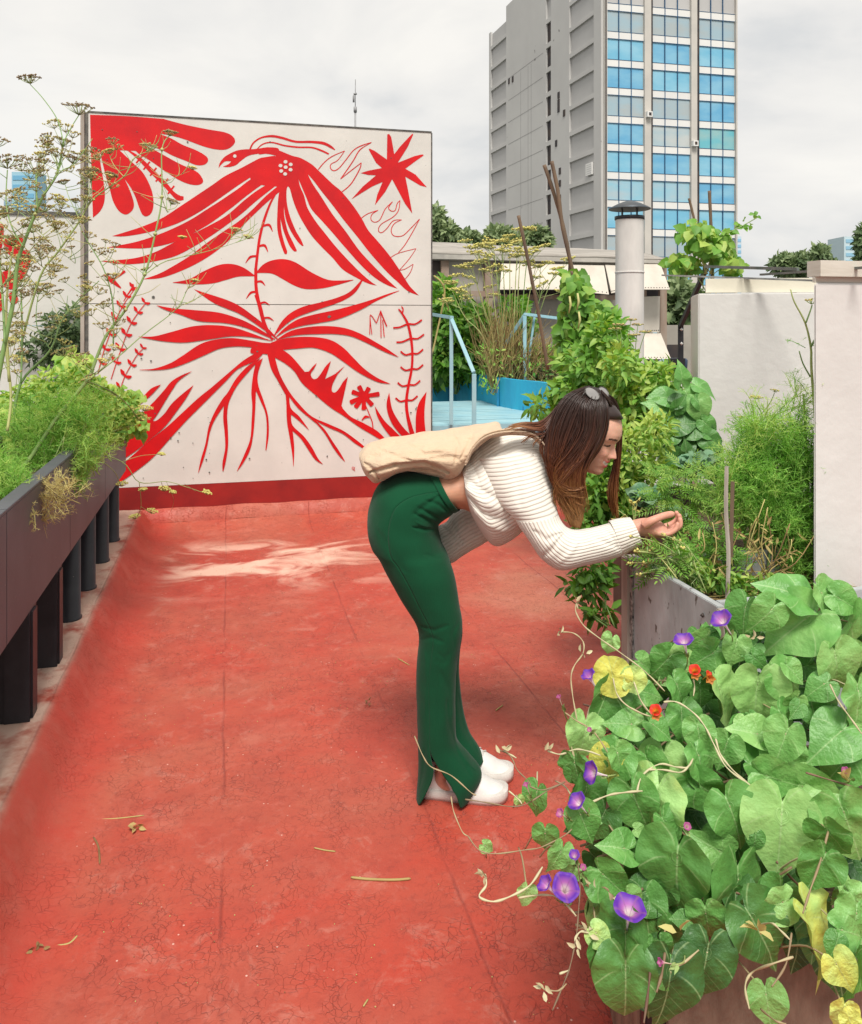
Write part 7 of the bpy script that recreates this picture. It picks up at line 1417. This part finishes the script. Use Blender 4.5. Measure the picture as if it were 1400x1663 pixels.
quick('fennel', 'soft feathery green fennel in the near part of the trough planter', b, [('foliage', m, M['feather']), ('stem', s_, M['stem'])])
b = W(5, 830, 3.0); m, s_ = fennel([(8, 790, 40, 34), (-25, 765, 40, 40), (30, 810, 20, 20)], 170, 3.02, .12, .13, (.35, .9), b, w=.0018)
quick('fennel', 'nearest feathery fennel cut by the left edge, in the trough planter', b, [('foliage', m, M['feather']), ('stem', s_, M['stem'])])
b = W(60, 860, 3.0); m, s_ = fennel([(70, 830, 26, 20), (100, 800, 24, 20)], 36, 3.0, .05, .13, (.7, 1.0), W(60, 800, 3.1), w=.0016)
for (x, y) in ((50, 838), (58, 850), (48, 828)): frond(m, W(x-6, y-30, 2.85), W(x, y+12, 2.8), .05, 1.0, 12, .002)
quick('dried_fennel', 'yellowing fennel tufts drooping over the front of the trough planter', W(60, 830, 3.0), [('foliage', m, M['dry']), ('stem', s_, M['dry'])])
# seeding fennel stalks, each one a plant
def seeder(label, mains, umbels, D0, D1, r0, tone=.45, fr=()):
    s_ = MB(); u_ = MB(); f_ = MB()
    for P, ra, rb in mains:
        ra *= .62; rb *= .75
        stalk(s_, P, ra, rb, D0, D1, tone+rnd.uniform(-.08, .08))
        for (x, y) in P[1:-1]:
            s_.ico(W(x, y, (D0+D1)/2), max(ra, rb)*1.1, 0, .9)
    for (x, y, rad, ts, dx) in umbels:
        D = D1; up = Vector((dx, -.12, 1)); umbel(u_, W(x, y, D), up, rad*.9, .65 if ts < .5 else .9, ts+.12, 20, 9, h=.7, dot=.0036, r0=.0014)
    for (x, y, dx, dy) in fr: frond(f_, W(x, y, D0), W(x+dx, y+dy, D0), .05, .6, 12, .0017)
    for P, ra, rb in mains:
        for k in range(2*len(P)):
            i_ = rnd.randrange(1, len(P)); f = rnd.random(); x = P[i_-1][0]*(1-f)+P[i_][0]*f; y = P[i_-1][1]*(1-f)+P[i_][1]*f; Dm = D0+(D1-D0)*(i_-1+f)/(len(P)-1)
            if y > 650 or y < 240: continue
            a = rnd.uniform(-1.2, 1.2)-.1; l_ = rnd.uniform(22, 60); x2, y2 = x+l_*math.sin(a), y-l_*math.cos(a)*.8; D2 = Dm+rnd.gauss(0, .06)
            s_.tube(catmull([W(x, y, Dm), W((x+x2)/2+3, (y+y2)/2+3, D2), W(x2, y2, D2)], 3), [.0022, .002, .0018, .0016, .0014, .0012, .001], 4, tone=rnd.uniform(.4, 1)); 
            if x2 < 190: umbel(u_, W(x2, y2, D2), (math.sin(a)*.5, -.1, 1), rnd.uniform(.018, .042), .8, rnd.uniform(.3, .9), 11, 5, h=.8, dot=.0036, r0=.0012)
    e = quick('seeding_fennel', label, W(mains[0][0][0][0], mains[0][0][0][1], D0), [('stem', s_, M['stem']), ('foliage', f_, M['feather'])], group='seeding fennel stalks in the trough planter'); u_.build('seed_head', [M['stem'], M['seed']], e)
seeder('thick green fennel stalk with brown seed heads, leaning right and topped left of the mural',
       [([(-8, 640), (8, 557), (22, 487), (28, 430), (37, 400), (57, 348), (71, 317), (93, 281), (103, 231)], .016, .005), ([(103, 231), (93, 194), (70, 160), (49, 137)], .0035, .0022), ([(103, 231), (115, 208), (128, 187)], .0035, .0025), ([(71, 317), (97, 280), (118, 268), (140, 240), (150, 225)], .004, .002), ([(60, 345), (59, 290), (59, 282)], .006, .003), ([(93, 281), (101, 262), (103, 250)], .003, .002), ([(8, 557), (4, 480), (-4, 400)], .008, .006), ([(37, 400), (20, 370), (10, 330), (12, 276)], .005, .003)],
       [(49, 136, .050, .15, -.1), (128, 187, .070, .2, .1), (59, 282, .095, .25, .05), (12, 274, .085, .3, -.1), (102, 238, .050, .3, .3), (118, 266, .045, .2, .3), (-6, 240, .06, .3, 0)], 3.2, 3.35, .014)
seeder('pale thick fennel stem rising from the near trough and branching high across the mural',
       [([(-10, 815), (45, 750), (90, 682), (141, 619), (150, 600), (172, 546), (204, 503), (235, 446), (252, 380), (263, 320), (263, 243), (276, 219)], .017, .0028), ([(235, 446), (270, 424), (330, 410), (368, 399)], .004, .002), ([(368, 399), (380, 378)], .002, .002), ([(368, 399), (400, 388), (408, 384)], .0016, .0012), ([(263, 320), (272, 345), (278, 332)], .002, .0015), ([(141, 619), (190, 581), (231, 545), (286, 502), (304, 470), (310, 460)], .005, .002), ([(290, 498), (308, 490)], .0016, .001), ([(262, 300), (290, 285), (308, 278)], .0016, .001), ([(235, 446), (205, 430), (180, 462)], .002, .0015), ([(141, 619), (180, 635), (205, 655), (225, 680)], .005, .003)],
       [(276, 221, .042, .35, .1), (382, 378, .036, .6, .2), (402, 388, .026, .7, .3), (279, 332, .036, .25, .4), (312, 276, .026, .8, .2), (296, 388, .022, .85, .1), (236, 440, .022, .4, -.3), (316, 458, .02, .7, .2)], 3.5, 4.0, .017, .55)
seeder('fennel stalk with yellow-brown heads crossing the upper left corner of the mural',
       [([(34, 560), (65, 450), (95, 408), (130, 358), (139, 341), (156, 319), (201, 287), (216, 259), (234, 248)], .009, .003), ([(139, 341), (146, 300), (148, 286)], .003, .0025), ([(201, 287), (185, 268), (178, 252)], .003, .002), ([(234, 248), (246, 243)], .002, .002), ([(130, 358), (112, 320), (106, 300)], .003, .002), ([(234, 248), (262, 243)], .002, .0015), ([(95, 408), (60, 372), (40, 350)], .003, .002), ([(95, 408), (110, 418), (122, 428)], .002, .0015)],
       [(178, 250, .035, .75, -.2), (240, 245, .052, .55, .15), (148, 286, .052, .2, .1), (180, 288, .035, .25, .4), (104, 300, .035, .25, -.2), (100, 330, .035, .4, .1), (122, 330, .03, .35, .1)], 3.9, 4.0, .009, .7)
seeder('slim dark fennel stalk left of the drain pipes, leaning right',
       [([(20, 700), (34, 622), (82, 568), (105, 512), (161, 456)], .012, .003), ([(184, 560), (183, 490), (168, 436), (143, 393), (130, 367), (122, 330)], .006, .002), ([(34, 622), (36, 540), (34, 470)], .008, .005), ([(82, 568), (60, 530), (62, 480), (75, 460)], .004, .002), ([(105, 512), (125, 495), (140, 470)], .003, .002)],
       [(34, 466, .05, .5, -.1), (75, 470, .045, .45, .1), (62, 478, .04, .3, .2), (132, 362, .045, .25, .2), (140, 470, .03, .6, .3), (20, 560, .05, .8, .2), (28, 590, .05, .75, .4)], 3.7, 4.0, .012, .3)
seeder('leafless yellow fennel branches with seed heads low along the left edge',
       [([(0, 470), (30, 430), (60, 395), (92, 372)], .005, .002), ([(0, 360), (30, 390), (65, 430), (90, 445)], .004, .002), ([(15, 620), (10, 520), (14, 450), (22, 400)], .010, .005), ([(12, 700), (18, 640), (8, 560)], .010, .007)],
       [(20, 400, .07, .45, 0), (52, 378, .05, .5, .1), (92, 372, .05, .6, .2), (90, 442, .05, .6, .2), (0, 350, .06, .4, 0), (40, 425, .045, .7, .1), (10, 440, .05, .7, -.1), (70, 345, .05, .5, 0)], 3.4, 3.5, .008, .85)
seeder('yellow umbels on arching stalks hanging out over the red roof floor from the trough',
       [([(0, 742), (60, 755), (133, 732), (198, 750), (226, 783), (270, 782), (300, 790), (330, 800)], .0055, .002), ([(226, 783), (229, 823), (220, 842)], .0035, .002), ([(229, 823), (244, 832)], .0025, .002), ([(150, 738), (185, 765), (196, 790)], .0035, .002), ([(198, 750), (230, 740), (262, 738)], .003, .0015), ([(262, 783), (266, 798)], .002, .002), ([(60, 770), (150, 715), (200, 695), (225, 690)], .006, .003), ([(45, 790), (120, 745), (160, 716), (205, 690)], .005, .003), ([(300, 786), (318, 798)], .002, .0015), ([(270, 782), (282, 810), (278, 830)], .0015, .001)],
       [(219, 843, .036, .95, -.1), (246, 834, .034, .95, .3), (266, 798, .036, .95, .2), (198, 790, .036, .9, 0), (335, 803, .030, .95, .4), (232, 798, .026, .95, 0), (262, 740, .022, .95, .3), (228, 684, .055, .9, .3), (212, 672, .050, .88, 0), (235, 668, .045, .9, .2), (200, 700, .035, .9, .1), (280, 802, .024, .95, .2)], 4.3, 4.5, .005, .75)
# small orange and red blossoms in the trough
m = MB()
for (x, y, D) in ((63, 777, 3.4), (182, 682, 4.6), (176, 690, 4.6), (225, 690, 4.45)):
    for k in range(6): leaf(m, W(x, y, D), rv3()+Vector((0, -.5, .2)), rv3(), .020, .012, .5)
tag(m.build('orange_blossom', M['orange']), 'few small orange-red blossoms among the trough planter greens', 'flower')

# ---------------- litter on the floor
def litter(name, label, pts, r, mt, tone=.5):
    m = MB(); P = []
    for (x, y) in pts: D = F*H/(y-CY); p = W(x, y, D); p.z = r*1.05; P.append(p)
    m.tube(catmull(P, 5), [r*.7]+[r]*(len(catmull(P, 5))-2)+[r*.5], 6, tone=tone); tag(m.build(name, mt), label, 'stick')
litter('dry_stick', 'longest pale dry stick lying on the red floor in front of the feet', [(570, 1427), (600, 1430), (640, 1431), (667, 1429)], .0034, M['dry'], .6)
litter('dry_stick', 'thin pale straw lying on the floor left of the curled dead leaf', [(150, 1332), (190, 1330), (234, 1325)], .0016, M['dry'], .9)
litter('dry_stick', 'dark curved twig lying on the floor at the left', [(152, 1362), (160, 1378), (162, 1405)], .003, M['dry'], .05)
litter('dry_stick', 'small pale straw lying level with the sneakers, left of the stick', [(510, 1378), (528, 1382), (545, 1384)], .002, M['dry'], .7)
litter('dry_stick', 'pale curved bit of stalk near the lower left corner', [(90, 1538), (112, 1534), (126, 1521)], .0025, M['dry'], .9)
litter('dry_stick', 'tiny pale straw on the floor left of the green knee', [(646, 1070), (665, 1081)], .002, M['dry'], .8)
litter('dry_stick', 'tiny straw on the floor right of the trousers', [(805, 1155), (817, 1146)], .0025, M['dry'], .8)
litter('dry_stick', 'tiny pale stalk at the bottom edge of the floor', [(590, 1636), (598, 1624)], .002, M['dry'], .8)
def crumple(label, x, y, s, mt, tone):
    m = MB(); D = F*H/(y-CY); c = W(x, y, D); c.z = .006
    for _ in range(7): leaf(m, c+Vector((rnd.gauss(0, s*.3), rnd.gauss(0, s*.3), rnd.uniform(0, .01))), Vector((rnd.gauss(0, 1), rnd.gauss(0, 1), rnd.uniform(0, .5))), Vector((rnd.gauss(0, .6), rnd.gauss(0, .6), 1)), s, s*.45, tone+rnd.uniform(-.2, .2), droop=.1)
    tag(m.build('dead_leaf', mt), label, 'leaf')
crumple('curled beige dead leaf on the red floor at the left', 222, 1348, .026, M['dry'], .45); crumple('small dark dead leaf on the floor left of the trousers', 596, 1146, .016, M['dry'], .0); crumple('faint brown crumbled leaf near the lower left corner', 62, 1550, .018, M['dry'], .2)
m = MB()
for _ in range(1500):
    u_ = rnd.uniform(-.45, 1.6); v_ = rnd.uniform(.9, 5.8); s = rnd.uniform(.0008, .0024)
    if noise.noise(Vector((u_*1.3, v_*1.3, 3))) < -.05: continue
    p = UV(u_, v_, s*.6); m.ico(p, s, 0, rnd.choice([0, .1, .9, 1, 1]))
tag(m.build('floor_grit', M['dry']), 'tiny pale and dark crumbs scattered over the red floor', 'grit', kind='stuff')
